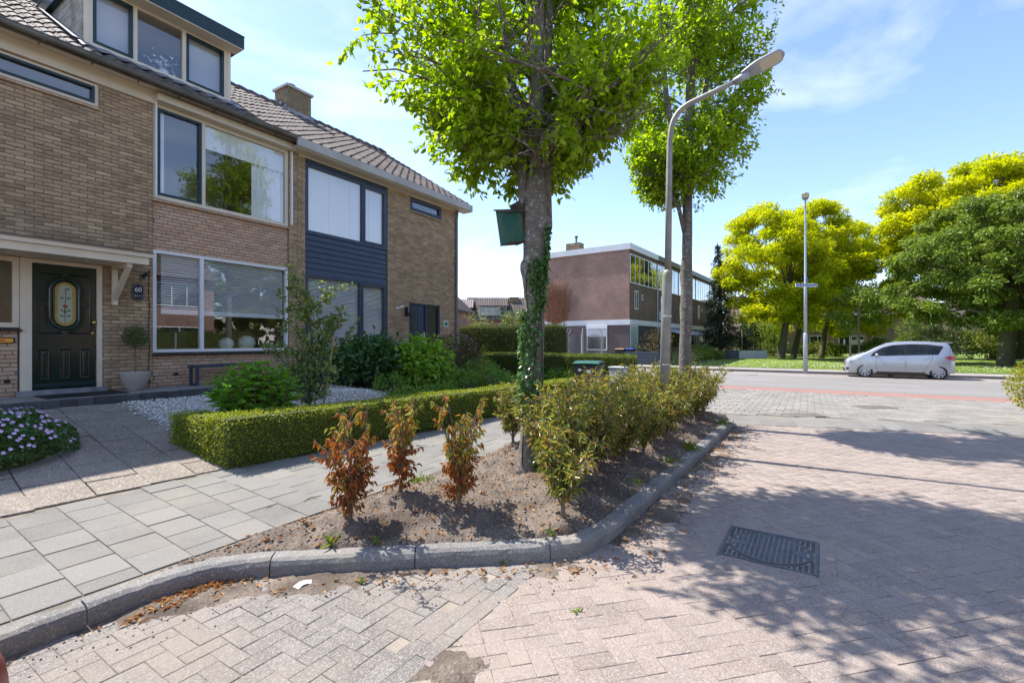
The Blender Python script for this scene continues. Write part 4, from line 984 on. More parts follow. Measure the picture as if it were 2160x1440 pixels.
for k in range(7):
    zt = z; z -= .142
    MB().add([(BX0+.006,FY+.045,zt-.006),(BX1-.006,FY+.045,zt-.006),(BX1-.006,FY+.025,z+.004),(BX0+.006,FY+.025,z+.004),(BX0+.006,FY+.068,zt-.006),(BX1-.006,FY+.068,zt-.006),(BX1-.006,FY+.068,z+.004),(BX0+.006,FY+.068,z+.004)],
        [(3,2,1,0),(4,5,6,7),(0,1,5,4),(1,2,6,5),(2,3,7,6),(3,0,4,7)]).build('board', 'navy', nav)
z = 1.36
for k in range(5):
    zt = z; z -= .142
    MB().add([(BX0+.006,FY+.045,zt-.006),(BX1-.006,FY+.045,zt-.006),(BX1-.006,FY+.025,z+.004),(BX0+.006,FY+.025,z+.004),(BX0+.006,FY+.068,zt-.006),(BX1-.006,FY+.068,zt-.006),(BX1-.006,FY+.068,z+.004),(BX0+.006,FY+.068,z+.004)],
        [(3,2,1,0),(4,5,6,7),(0,1,5,4),(1,2,6,5),(2,3,7,6),(3,0,4,7)]).build('board', 'navy', nav)
W5 = window(h62, BX0+.004, BX1-.004, 4.345, 6.118, divs=[on_y(766.5,400,FY).x], sashes=(1,), fm='navy', sm='navy', fw=.09, y=FY+.02, dp=.12)
W6 = window(h62, BX0+.004, BX1-.004, 1.365, 3.355, divs=[on_y(762,650,FY).x], sashes=(1,), fm='navy', sm='navy', fw=.09, y=FY+.02, dp=.12)
W7 = window(h62, *bs, sashes=(0,), fm='navy', sm='navy', fw=.05, y=FY+.02, sill='brick_rough')
for k in range(4):
    a = BX0+.08+k*.66; MB().box(a,min(a+.655,BX1-.08),FY+.09,FY+.094,4.44,6.03).build('panel_curtain', 'curtain', W5)
room(h62, BX0-.1, 10.1, FY+.21, 15.5, .86, 3.5); room(h62, BX0-.1, 10.1, FY+.21, 14.0, 3.8, 6.3); room(h62, 10.3, 12.9, FY+.21, 13.0, 3.8, 6.3)
vb2 = empty('venetian_blind', (8.5,FY+.18,3.2), 'closed grey venetian blind behind the navy framed ground floor window', 'blind')
zz = 3.27
while zz > 1.45:
    MB().add([(BX0+.1,FY+.10,zz-.0125),(BX1-.1,FY+.10,zz-.0125),(BX1-.1,FY+.12,zz+.0125),(BX0+.1,FY+.12,zz+.0125)], [(0,1,2,3)]).build('slat', 'curtain', vb2).location = (-8.5,-(FY+.18),-3.2); zz -= .036
# its front door
b0, b1 = bd[0], bd[1]; dvx = on_y(900,690,FY).x
F2 = MB(); F2.box(b0,b0+.06,FY+.02,FY+.14,GF,2.883); F2.box(b1-.06,b1,FY+.02,FY+.14,GF,2.883); F2.box(b0+.06,b1-.06,FY+.02,FY+.14,2.82,2.883); F2.box(dvx-.03,dvx+.03,FY+.02,FY+.14,GF,2.82); F2.build('door_frame', 'navy', h62)
dd2 = MB().box(b0+.062,dvx-.032,FY+.075,FY+.12,GF,2.818).build('front_door', 'navy', h62)
for z0, z1 in ((1.15,1.85),(1.98,2.68)): MB().box(b0+.22,b0+.36,FY+.066,FY+.074,z0,z1).build('pane', 'glass_clear_tex', dd2)
for xx in (b0+.15,b0+.45): MB().box(xx,xx+.018,FY+.066,FY+.0745,GF+.1,2.75).build('groove_strip', 'teal_dark', dd2)
MB().tube([(dvx-.09,FY+.06,1.72),(dvx-.09,FY+.02,1.72),(dvx-.09,FY+.02,1.95),(dvx-.09,FY+.06,1.95)], .014, 8).build('handle', 'white_frame', dd2)
MB().box(b0+.2,b0+.38,FY+.064,FY+.0655,1.22,1.27).build('sticker', 'letter_white', dd2)
MB().box(dvx+.032,b1-.062,FY+.07,FY+.08,GF+.05,2.818).build('side_pane', 'glass_clear_tex', h62)
room(h62, b0-.2, b1+.2, FY+.21, 12.5, .86, 3.2)
MB().box(SPLIT-.15,13.54,10.235,FY+.03,6.425,6.44).build('soffit', 'cream', h62); MB().box(SPLIT-.26,13.54,10.18,10.234,6.26,6.47).build('fascia', 'fascia_grey', h62); MB().box(SPLIT-.26,13.54,10.236,FY-.003,6.24,6.262).build('soffit_board', 'cream', h62)
MB().box(SPLIT+.03,EX,FY-.02,FY+.01,6.20,6.238).build('cornice_strip', 'cream', h62)
MB().tube([(13.09,FY-.10,6.24),(13.09,FY-.08,6.1),(13.09,FY-.06,5.9),(13.09,FY-.06,.3)], .042, 12).build('downpipe', 'zinc', h62)
roof2 = house_shell(h62, SPLIT, EX)
tile_roof(roof2, SPLIT, 13.50, None, 300)
MB().prism([(13.42,EAVE_Y,EAVE_Z-.1),(13.42,RIDGE_Y,RIDGE_Z-.1),(13.42,RIDGE_Y,RIDGE_Z+.02),(13.42,EAVE_Y,EAVE_Z+.02)], (.06,0,0)).build('bargeboard', 'fascia_grey', h62)
cq = on_y(617,230,14.6); ch = MB().box(cq.x-.45,cq.x+.5,14.2,15.0,8.6,9.86).build('chimney', 'chimney', roof2) if 'chimney' in MATS else None
mat('chimney', (.17,.13,.085), (.22,.165,.10), 9, .9, .012, 40, dirt=((.36,.26,.06), 4, .53, .68, .7))
ch = MB().box(cq.x-.40,cq.x+.45,14.25,14.95,8.6,9.86).build('chimney', 'chimney', roof2)
chc = MB().bbox(cq.x-.46,cq.x+.51,14.19,15.01,9.862,9.95,.01).build('chimney_cap', 'fascia_grey', roof2)
MB().lathe((cq.x-.1,14.55,9.95), [(.13,0),(.13,.12),(.15,.13),(.15,.16),(.02,.18)], 16).build('flue_pipe', 'zinc', roof2); MB().lathe((cq.x+.22,14.55,9.95), [(.08,0),(.08,.14),(.1,.15),(.02,.2)], 14).build('flue_pipe', 'zinc', roof2)
for k in range(3): MB().box(cq.x-.47,cq.x-.452,14.2+.02+k*.26,14.2+.27+k*.26,8.9+k*.16,9.25+k*.16).build('flashing_step', 'lead', roof2)
MB().box(cq.x-.45,cq.x+.5,14.18,14.198,8.9,9.15).build('flashing', 'lead', roof2)
wl2 = empty('wall_lantern', (fx(855),FY,2.55), 'small black lantern on the brick wall left of the navy door', 'lamp'); MB().bbox(-.06,.06,-.16,-.04,-.12,.0,.008).build('body', 'black', wl2); MB().box(-.02,.02,-.10,0,.0,.16).build('arm', 'black', wl2)
cm = empty('wall_camera', (fx(838),FY,2.65), 'small white camera on the brick wall of the end house', 'camera'); MB().lathe((0,0,0), [(.045,0),(.04,.03),(.015,.06)], 12).build('mount', 'white_frame', cm).rotation_euler = (R(90),0,0); MB().tube([(0,-.06,0),(.06,-.12,.05),(.12,-.15,.06)], [.018,.03,.03], 8).build('head', 'white_frame', cm)
mat('number_green', (.03,.16,.09), rough=.4)
ns = empty('number_sign', (fx(940),FY-.01,2.25), 'small green number plate with white rim right of navy door', 'sign'); MB().bbox(-.11,.11,-.012,.0,-.10,.10,.01).build('plate', 'letter_white', ns); MB().box(-.08,.08,-.016,-.0125,-.07,.07).build('panel', 'number_green', ns)
# ------------------------------------------------------------------ things by the front doors
bn = empty('bench', (5.2,10.35,.775), 'low dark metal bench against the brick under the big window', 'bench')
MB().bbox(-.66,.66,-.15,.15,.36,.405,.006).build('seat', 'navy', bn)
for s in (-1,1):
    l = MB(); x = s*.60
    for y in (-.13,.13): l.box(x-.022,x+.022,y-.022,y+.022,.0,.359)
    l.box(x-.022,x+.022,-.107,.107,0,.04); l.build('leg_frame', 'navy', bn)
mt = MB().bbox(2.32,3.35,9.78,10.42,.776,.79,.004).build('doormat', 'black', label='black doormat in front of the dark green front door', cat='doormat')
mat('pot', (.40,.365,.325), (.35,.32,.285), 4, .8)
leaf_mat('topiary', [(.10,.15,.05),(.15,.19,.07),(.20,.23,.10)], .3)
pt = empty('potted_topiary', (3.60,10.26,.775), 'small round topiary on thin stem in ribbed pale pot beside the door', 'plant')
pr = [(.10,.0)]
for k in range(13): t = k/12; r = .11+.11*math.sin(t*1.45); pr += [(r,.005+t*.30),(r+.006,.017+t*.30)]
pr += [(.215,.33),(.20,.33),(.19,.29),(.001,.285)]
MB().lathe((0,0,0), pr, 28).build('pot', 'pot', pt, True); MB().tube([(0,0,.28),(.008,0,.5),(-.004,.0,.72),(0,0,.9)], .011, 8).build('stem', 'twig', pt)
n = 2600; d = norm(rng.normal(size=(n,3))); P = d*(rng.random((n,1))**.4*.19) + [0,0,.96]
leaves('foliage', P, d+rng.normal(size=(n,3))*.6, rng.uniform(.03,.055,n), .010, 'topiary', pt, shape=4)
# ------------------------------------------------------------------ trees
mat('bark_smooth', (.115,.098,.082), (.165,.145,.122), 9, .9, .004, 60, spk=[((.36,.34,.30), 38, .14, .75), ((.30,.29,.26), 75, .10, .6)], dirt=((.085,.10,.05), 2.5, .55, .75, .45))
mat('bark_dark', (.055,.042,.03), (.09,.07,.05), 8, .95, .006, 40)
mat('bark_mossy', (.085,.075,.05), (.11,.10,.045), 4, .95, .01, 30, dirt=((.13,.13,.03), 1.5, .5, .7, .7))
leaf_mat('leaf_street', [(.145,.24,.016),(.20,.31,.02),(.265,.37,.03),(.35,.435,.06)], .62, .42, .25, hue=.496, tval=1.7)
leaf_mat('leaf_yellow', [(.25,.32,.015),(.39,.435,.02),(.53,.54,.028),(.65,.63,.045)], .5, .6, .12, patch=.35, hue=.503)
leaf_mat('leaf_chestnut', [(.085,.14,.02),(.13,.20,.03),(.185,.26,.042),(.26,.33,.07)], .4, .45, .25)
leaf_mat('leaf_conifer', [(.012,.026,.018),(.022,.042,.025),(.04,.062,.038)], .08, .7, .15)
def rv(s=1.0): return Vector((random.gauss(0,s), random.gauss(0,s), random.gauss(0,s)))
def limb(p, d, length, r0, segs=6, wob=.12, lift=.0, r1=.25):
    """a wandering branch: points and radii"""
    pts = [Vector(p)]; d = Vector(d).normalized(); rad = [r0]
    for k in range(segs):
        d = (d + rv(wob) + Vector((0,0,lift))).normalized(); pts.append(pts[-1] + d*(length/segs)); rad.append(r0*(1-(1-r1)*(k+1)/segs))
    return pts, rad
def along(pts, t):
    k = t*(len(pts)-1); i = min(int(k), len(pts)-2); return pts[i].lerp(pts[i+1], k-i)
def spray(tips, n, sp, leaf, droop=-.25, spread=.55):
    """n leaves along every twig (p, q)"""
    P = []; D = []
    for p, q in tips:
        ax = (q-p); t = np.linspace(.12, 1.0, n); base = np.array(p)[None] + np.array(ax)[None]*t[:,None]
        d = norm(np.array([ax])) ; side = rng.normal(size=(n,3)); 
        P.append(base + rng.normal(size=(n,3))*sp); D.append(d*.55 + side*spread + [0,0,droop])
    return np.concatenate(P), np.concatenate(D)
def street_tree(name, base, stems, env, n_limb, label, trunk_pts, trunk_rad, group, n_sub=6, n_twig=6, n_leaf=10, leaf=(.075,.115), zfrom=3.0, twigl=.42, open_front=.72, lean=0):
    """stems: list of (points, radii). env(z) -> crown radius at height z"""
    t = wempty(name, base, label, 'tree', group)
    tm = MB().tube(trunk_pts, trunk_rad, 20); tr = tm.build('trunk', 'bark_smooth', t, True)
    br = MB(); tips = []
    for pts, rad in stems:
        br.tube(pts, rad, 10)
    cx, cy = base[0], base[1]
    for k in range(n_limb):
        pts, rad = random.choice(stems); tt = random.random(); p = along(pts, tt)
        for _ in range(40):
            if p.z > zfrom: break
            tt = random.random(); p = along(pts, tt)
        a = k*2.4 + random.gauss(0,.3)
        if math.cos(a-(YAW+math.pi)) > .35 and random.random() < open_front: continue
        e = env(min(p.z+.35, 99)); out = Vector((math.cos(a), math.sin(a), .35 + .5*max(0,(p.z-zfrom)/6)))
        e *= 1 - lean*(math.cos(a)*rgt.x + math.sin(a)*rgt.y); rr = max(.2, e - math.hypot(p.x-cx, p.y-cy)*.6) * random.uniform(.6,.92)
        lp, lr = limb(p, out, rr*1.08, .010 + .007*rr, 6, .13, -.02)
        if math.hypot(lp[-1].x-cx, lp[-1].y-cy) > env(lp[-1].z)*1.05: continue
        br.tube(lp, lr, 6, False)
        for s_ in range(n_sub):
            q = along(lp, .22 + .78*(s_+random.random())/n_sub); dirn = (lp[-1]-lp[0]).normalized() + rv(.75) + Vector((0,0,.08))
            sp_, sr = limb(q, dirn, random.uniform(.35,.8)*min(1, rr/1.2+.3),   .011, 4, .16, -.03)
            if math.hypot(sp_[-1].x-cx, sp_[-1].y-cy) > env(sp_[-1].z)*1.05: continue
            br.tube(sp_, sr, 4, False)
            for w_ in range(n_twig):
                q2 = along(sp_, .2 + .8*(w_+random.random())/n_twig); d2 = (sp_[-1]-sp_[0]).normalized() + rv(.7) + Vector((0,0,-.12)); tips.append((q2, q2 + d2.normalized()*random.uniform(.5,1)*twigl))
    # keep the twigs inside the crown outline
    keep = []
    for p, q in tips:
        r = math.hypot(q.x-cx, q.y-cy); e = env(q.z) * (1 - lean*((q.x-cx)*rgt.x+(q.y-cy)*rgt.y)/max(r,.3) + .10*math.sin(3*math.atan2(q.y-cy, q.x-cx)+q.z*2.1) + .07*math.sin(7*math.atan2(q.y-cy, q.x-cx)-q.z*3.3))
        lat = (q.x-cx)*rgt.x + (q.y-cy)*rgt.y; dep = (q.x-cx)*ca + (q.y-cy)*sa
        if open_front > .6 and abs(lat+.0) < .30 and dep < .15 and random.random() < .85: continue     # few twigs on the side of the stems that faces the street
        if r < e*1.12: keep.append((p, q))
    tw_ = MB()
    for p, q in keep[::2]: tw_.tube([p, q], [.004,.002], 3, False)
    br.build('branches', 'bark_smooth', t, True); tw_.build('twigs', 'bark_dark', t)
    P, D = spray(keep, n_leaf, .02, leaf); n = len(P)
    ln = rng.uniform(leaf[0], leaf[1], n)
    c = leaves('crown', P, D, ln, ln*.56, 'leaf_street', t, fold=.12, droop=.12)
    return t, n
rgt = Vector((sa,-ca,0))
# nearest tree: thick trunk that splits into several upright stems
B1 = on_z(1117, 992, .24); d1_ = B1.x*ca + B1.y*sa
def T1(px, py, dd=0): return at_depth(px, py, d1_+dd)
tp = [T1(1117,1010), T1(1118,985), T1(1121,930), T1(1123,850), T1(1126,760), T1(1128,680), T1(1127,610), T1(1127,575), T1(1129,540), T1(1129,490), T1(1129,455), T1(1130,420), T1(1131,385), T1(1132,350)]
trd = [.175,.152,.126,.117,.107,.107,.117,.142,.130,.132,.128,.118,.10,.07]
s1 = [([T1(1131,480), T1(1131,400), T1(1133,300), T1(1134,200), T1(1136,60), T1(1140,-150), T1(1150,-450)], [.088,.084,.078,.072,.062,.045,.02])]
s1 += [([T1(1110,490,.05), T1(1106,400,.08), T1(1102,310,.12), T1(1088,230,.2), T1(1070,120,.3), T1(1050,-60,.4), T1(1030,-300,.5)], [.075,.07,.058,.05,.042,.03,.012])]
s1 += [([T1(1152,480,.08), T1(1150,380,.12), T1(1149,280,.15), T1(1151,180,.2), T1(1160,20,.25), T1(1175,-220,.4)], [.07,.066,.06,.052,.042,.015])]
s1 += [([T1(1118,460,.22), T1(1118,330,.28), T1(1122,200,.35), T1(1115,0,.5), T1(1110,-250,.8)], [.06,.056,.048,.036,.015])]
s1 += [([T1(1140,360,0), T1(1165,300,-.25), T1(1200,245,-.55), T1(1240,190,-.8)], [.034,.030,.022,.010])]
def env1(z): 
    if z < 3.3: return .0
    if z < 3.5: return .75
    if z < 4.5: return .75 + (z-3.5)/1.0*1.13
    if z < 7: return 1.88
    return max(0, 1.88*(1-((z-7)/2.2)**2)) if z < 9.2 else 0
tree1, n1 = street_tree('street_tree', (B1.x, B1.y, .2), s1, env1, 118, 'nearest street tree with ivy on its trunk and green bird box', tp, trd, 'street trees in the planting bed', leaf=(.06,.10), zfrom=3.4, n_leaf=12, n_sub=9, lean=.24)
# swollen pruning knots on its trunk
kn = MB(); kn.lathe((0,0,0), [(.001,-.20),(.05,-.16),(.085,-.06),(.09,.02),(.07,.09),(.045,.10),(.001,.08)], 14); k1 = kn.build('knot', 'bark_smooth', tree1, True)
k1.matrix_basis = Matrix.Translation(T1(1153,472,-.01)) @ Matrix.Diagonal((.72,.72,.85,1)); 
kn = MB(); kn.lathe((0,0,0), [(.001,-.14),(.05,-.10),(.075,-.02),(.075,.05),(.05,.10),(.001,.10)], 14); k2 = kn.build('knot', 'bark_smooth', tree1, True); k2.matrix_basis = Matrix.Translation(T1(1108,567,-.01)) @ Matrix.Diagonal((.75,.75,.9,1))
# second tree farther along the bed
B2 = at_depth(1443, 875, 9.4); B2.z = .22
def T2(px, py, dd=0): return at_depth(px, py, 9.4+dd)
tp = [T2(1443,885), T2(1443,860), T2(1444,800), T2(1445,740), T2(1447,690), T2(1447,650), T2(1449,610), T2(1447,585), T2(1449,540), T2(1450,480), T2(1450,430), T2(1451,400)]
trd = [.155,.138,.118,.112,.108,.118,.108,.118,.097,.093,.088,.084]
s2 = [([T2(1451,410), T2(1455,300), T2(1456,200), T2(1460,100), T2(1462,-50), T2(1466,-250)], [.11,.10,.09,.08,.055,.02])]
s2 += [([T2(1452,390,.1), T2(1472,300,.15), T2(1490,180,.2), T2(1510,40,.3), T2(1520,-150,.4)], [.07,.06,.05,.035,.012])]
s2 += [([T2(1448,390,-.05), T2(1425,310,-.1), T2(1405,200,-.1), T2(1395,60,-.1), T2(1385,-120,0)], [.07,.06,.05,.035,.012])]
s2 += [([T2(1446,500), T2(1432,440,-.1), T2(1400,380,-.2), T2(1365,365,-.25)], [.045,.04,.03,.012])]
def env2(z):
    if z < 4.35: return .0
    if z < 4.9: return .6 + (z-4.35)/.55*.45
    if z < 6.8: return 1.05 + (z-4.9)/1.9*.6
    if z < 8.2: return 1.65
    return max(0, 1.62*(1-((z-8.2)/2.2)**2)) if z < 10.4 else 0
tree2, n2 = street_tree('street_tree', (B2.x, B2.y, .2), s2, env2, 120, 'farther street tree behind the lamp post in the planting bed', tp, trd, 'street trees in the planting bed', leaf=(.065,.105), zfrom=4.2, n_leaf=10, n_sub=9, open_front=.5)
# ivy on the nearest trunk
leaf_mat('ivy', [(.045,.115,.024),(.075,.165,.034),(.12,.22,.06)], .2, .30, .5)
iv = wempty('ivy', (B1.x,B1.y,.3), 'dark green ivy climbing the trunk of the nearest street tree', 'ivy')
P = []; D = []; stems_ = MB()
view = -Vector((ca,sa,0)); rgt = Vector((sa,-ca,0))
TP1 = [(T1(1117,1010), .185)] 
tpl = [T1(1118,985), T1(1121,930), T1(1123,850), T1(1126,760), T1(1128,680), T1(1127,610), T1(1127,575), T1(1129,540), T1(1131,480)]; trl = [.152,.126,.117,.107,.107,.117,.148,.134,.136]
def trunk_at(t):
    k = t*(len(tpl)-1); i = min(int(k), len(tpl)-2); return tpl[i].lerp(tpl[i+1], k-i), trl[i]+(trl[i+1]-trl[i])*(k-i)
for k in range(1700):
    t = random.random(); c, r = trunk_at(t)
    # angle around the trunk: 0 faces the camera, + to the right
    lo, hi = (.15,.95) if t < .22 else ((-1.5,.9) if t < .55 else ((-.5,1.2) if t < .85 else (.5,1.25)))
    ph = random.triangular(lo, hi, (lo+hi)/2+.15); 
    if t < .55 and t > .2 and random.random() < .4: ph = random.uniform(-1.7,-.9)
    if t > .85 and random.random() < .5: continue
    n_ = view*math.cos(ph) + rgt*math.sin(ph); off = r + .004 + random.random()**2*.05*(1.3 if ph < -.9 else .7)
    P.append(c + n_*off); D.append(n_*.35 + Vector((0,0,-.8)) + rv(.45))
leaves('foliage', np.array(P), np.array(D), rng.uniform(.03,.062,len(P)), rng.uniform(.03,.058,len(P)), 'ivy', iv, fold=.1, droop=.1)
for ph0 in (.55,.8,.2,-.6):
    pts = []
    for k in range(18):
        t = .02 + k/17*.78; c, r = trunk_at(t); ph = ph0 + .25*math.sin(k*.6+ph0*5); n_ = view*math.cos(ph)+rgt*math.sin(ph); pts.append(c + n_*(r+.004))
    stems_.tube(pts, .006, 5)
stems_.build('stems', 'bark_dark', iv)
# bird box hung on the trunk
mat('box_green', (.012,.085,.062), (.03,.11,.08), 5, .75, .002, 40, dirt=((.12,.13,.07), 4, .55, .75, .5))
mat('box_wood', (.05,.045,.035), (.09,.08,.06), 6, .9, .003, 40)
bq = T1(1076,478,-.03); bb = empty('bird_box', bq, 'dark green wooden bird box fixed to the nearest street tree', 'bird box', rz=YAW-R(90)+R(28))
bb.rotation_euler.y = R(-9); w2, d2, hb = .095, .105, .175
bx_ = MB(); bx_.add([(-w2,-d2,-hb),(w2,-d2,-hb),(w2,d2,-hb),(-w2,d2,-hb),(-w2,-d2,hb*.75),(w2,-d2,hb*.75),(w2,d2,hb*1.1),(-w2,d2,hb*1.1)], [(4,5,6,7),(0,1,5,4),(1,2,6,5),(2,3,7,6),(3,0,4,7)]); bx_.build('body', 'box_green', bb)
MB().add([(-w2-.004,-d2-.004,-hb-.012),(w2+.004,-d2-.004,-hb-.012),(w2+.004,d2+.004,-hb-.012),(-w2-.004,d2+.004,-hb-.012),(-w2-.004,-d2-.004,-hb-.001),(w2+.004,-d2-.004,-hb-.001),(w2+.004,d2+.004,-hb-.001),(-w2-.004,d2+.004,-hb-.001)], [(0,3,2,1),(4,5,6,7),(0,1,5,4),(1,2,6,5),(2,3,7,6),(3,0,4,7)]).build('bottom_board', 'box_wood', bb)
MB().add([(-w2-.02,-d2-.03,hb*.75-.004),(w2+.02,-d2-.03,hb*.75-.004),(w2+.02,d2+.01,hb*1.1+.006),(-w2-.02,d2+.01,hb*1.1+.006),(-w2-.02,-d2-.03,hb*.75+.012),(w2+.02,-d2-.03,hb*.75+.012),(w2+.02,d2+.01,hb*1.1+.022),(-w2-.02,d2+.01,hb*1.1+.022)], [(0,3,2,1),(4,5,6,7),(0,1,5,4),(1,2,6,5),(2,3,7,6),(3,0,4,7)]).build('lid', 'box_wood', bb)
MB().box(w2+.001,w2+.022,-d2*.9,d2*1.0,-hb*1.1,hb*1.45).build('back_board', 'box_wood', bb)
# ------------------------------------------------------------------ shrubs in the bed
leaf_mat('laurel_green', [(.10,.14,.024),(.15,.195,.034),(.20,.24,.046),(.28,.28,.055),(.38,.31,.06),(.28,.15,.05)], .4, .27, .5)
leaf_mat('laurel_fresh', [(.075,.14,.018),(.12,.19,.028),(.18,.24,.04)], .35, .28, .5)
leaf_mat('laurel_dead', [(.31,.095,.028),(.38,.14,.04),(.24,.075,.025),(.44,.21,.07),(.20,.14,.035)], .35, .55, .25, hue=.5)
leaf_mat('laurel_half', [(.44,.17,.03),(.40,.24,.05),(.24,.24,.04),(.17,.23,.04),(.32,.30,.08)], .4, .4, .35)
mat('stem_brown', (.13,.09,.065), (.2,.14,.10), 15, .85)
LAB = {0:'fully browned shrub nearest the kerb corner', 1:'smaller half browned shrub behind the first brown one', 2:'tall shrub brown at its foot and green on top beside trunk', 3:'fresh green low shrub just right of the ivy trunk', 4:'slim green shrub behind the ivy covered trunk'}
ORD = ['first','second','third','fourth','fifth','sixth','seventh','eighth','ninth','tenth','eleventh','twelfth','thirteenth','fourteenth']
def shrub(x, y, h, kd, lab, i):
    z0 = bed_z(x, y) - .02; t = empty('laurel_shrub', (x, y, z0), lab, 'shrub', 'laurel shrubs in the planting bed')
    st = MB(); P = []; D = []; ns = (9 if i == 3 else 13) if kd == 'green' else (10 if kd == 'half2' else (9 if kd == 'dead' else 7)); sp = (.36 if i == 3 else .50) if kd == 'green' else {'dead':.11,'half':.10,'half2':.27}[kd]
    st.tube([(0,0,-.02),(.0,.0,.06),(.005,.005,.14)], [.022,.020,.016], 8)
    for k in range(ns):
        a = k*2.4 + i; d = Vector((math.cos(a)*sp, math.sin(a)*sp, 1)); 
        if k == 0: d = Vector((.05,.02,1))
        if kd != 'green' and k > 4: d = Vector((math.cos(a)*.30, math.sin(a)*.30, 1))
        pts, rad = limb((0,0,.04+.02*k), d, h*(1 if k == 0 else random.uniform(.45,.92)), .010, 6, .10, .02); st.tube(pts, rad, 5, False)
        nb = 11 if kd == 'green' else 10
        for b in range(nb):
            q = along(pts, (.18 if kd == 'green' else .06) + (.8 if kd == 'green' else .92)*b/nb); a2 = random.uniform(0,6.28); dd_ = Vector((math.cos(a2), math.sin(a2), random.uniform(.3,1.0)))
            tp_, tr_ = limb(q, dd_, random.uniform(.09,.20)*(1.15 if kd == 'green' else 1), .004, 3, .15, .03); st.tube(tp_, tr_, 4, False)
            n = 10 if kd == 'green' else 13
            for s_ in range(n):
                P.append(along(tp_, .1+.9*s_/n)); D.append((tp_[-1]-tp_[0]).normalized()*.5 + rv(.55) + Vector((0,0,-.15 if kd == 'green' else -.85)))
    st.build('stems', 'stem_brown', t, True); P = np.array(P); D = np.array(D); n = len(P); ln = rng.uniform(.045,.08,n)
    if kd == 'green':
        leaves('foliage', P, D, ln, ln*.30, 'laurel_green', t, fold=.2, droop=.45)
    else:
        up = P[:,2] > (9 if kd == 'dead' else (.55*h if kd == 'half' else .42*h))
        ln *= .82
        if kd == 'dead': up = (P[:,2] > .75*h) | (rng.random(n) < .08)
        up = up & (rng.random(n) < .85)
        dn = ~up
        leaves('dead_foliage', P[dn], D[dn], ln[dn], ln[dn]*.42, 'laurel_dead', t, fold=.35, droop=.3)
        if up.any(): leaves('foliage', P[up], D[up], ln[up], ln[up]*.34, 'laurel_half', t, fold=.3, droop=.45)
    return t
GL = ['green shrub just beyond the fresh low shrub at the kerb side','green shrub directly right of the ivy trunk on pavement side','kerb side green shrub before the lamp post, nearest of three','green shrub in the middle of the bed before the lamp post','green shrub on the pavement side in front of the wheelie bin',
  'kerb side green shrub just before the lamp post foot','green shrub on the pavement side level with the lamp post','green shrub immediately behind the lamp post','pavement side green shrub between lamp post and far tree','kerb side green shrub between lamp post and far tree',
  'green shrub at the foot of the farther street tree','kerb side green shrub just past the farther tree','pavement side green shrub past the farther tree trunk','last green shrub at the far end of the bed','low kerb side shrub at the far kerb end','outermost pavement side shrub at the far bed corner']
GL2 = ['green shrub in the thick of the bed behind nearest kerb shrub','pavement side shrub a step past the ivy trunk','green shrub in the bed middle left of the lamp post','kerb side green shrub touching the lamp post foot','pavement side shrub behind the lamp post','green shrub in the bed middle before the far tree','green shrub in front of the farther tree trunk','green kerb side shrub second from the kerb corner','small green shrub filling the gap before the ivy trunk','green shrub tucked against the right of the ivy trunk','green kerb side shrub third from the kerb corner','green kerb side shrub fourth from the kerb corner','green kerb side shrub fifth from the kerb corner','green kerb edge shrub just short of the lamp post','green kerb edge shrub just past the lamp post','green kerb edge shrub halfway from lamp post to bed end','green kerb edge shrub second from the bed end']
for i, (x, y, h, kd) in enumerate(SPOTS):
    shrub(x, y, h, kd, LAB[i] if i < 5 else (GL[i-5] if i-5 < len(GL) else GL2[i-5-len(GL)]), i)
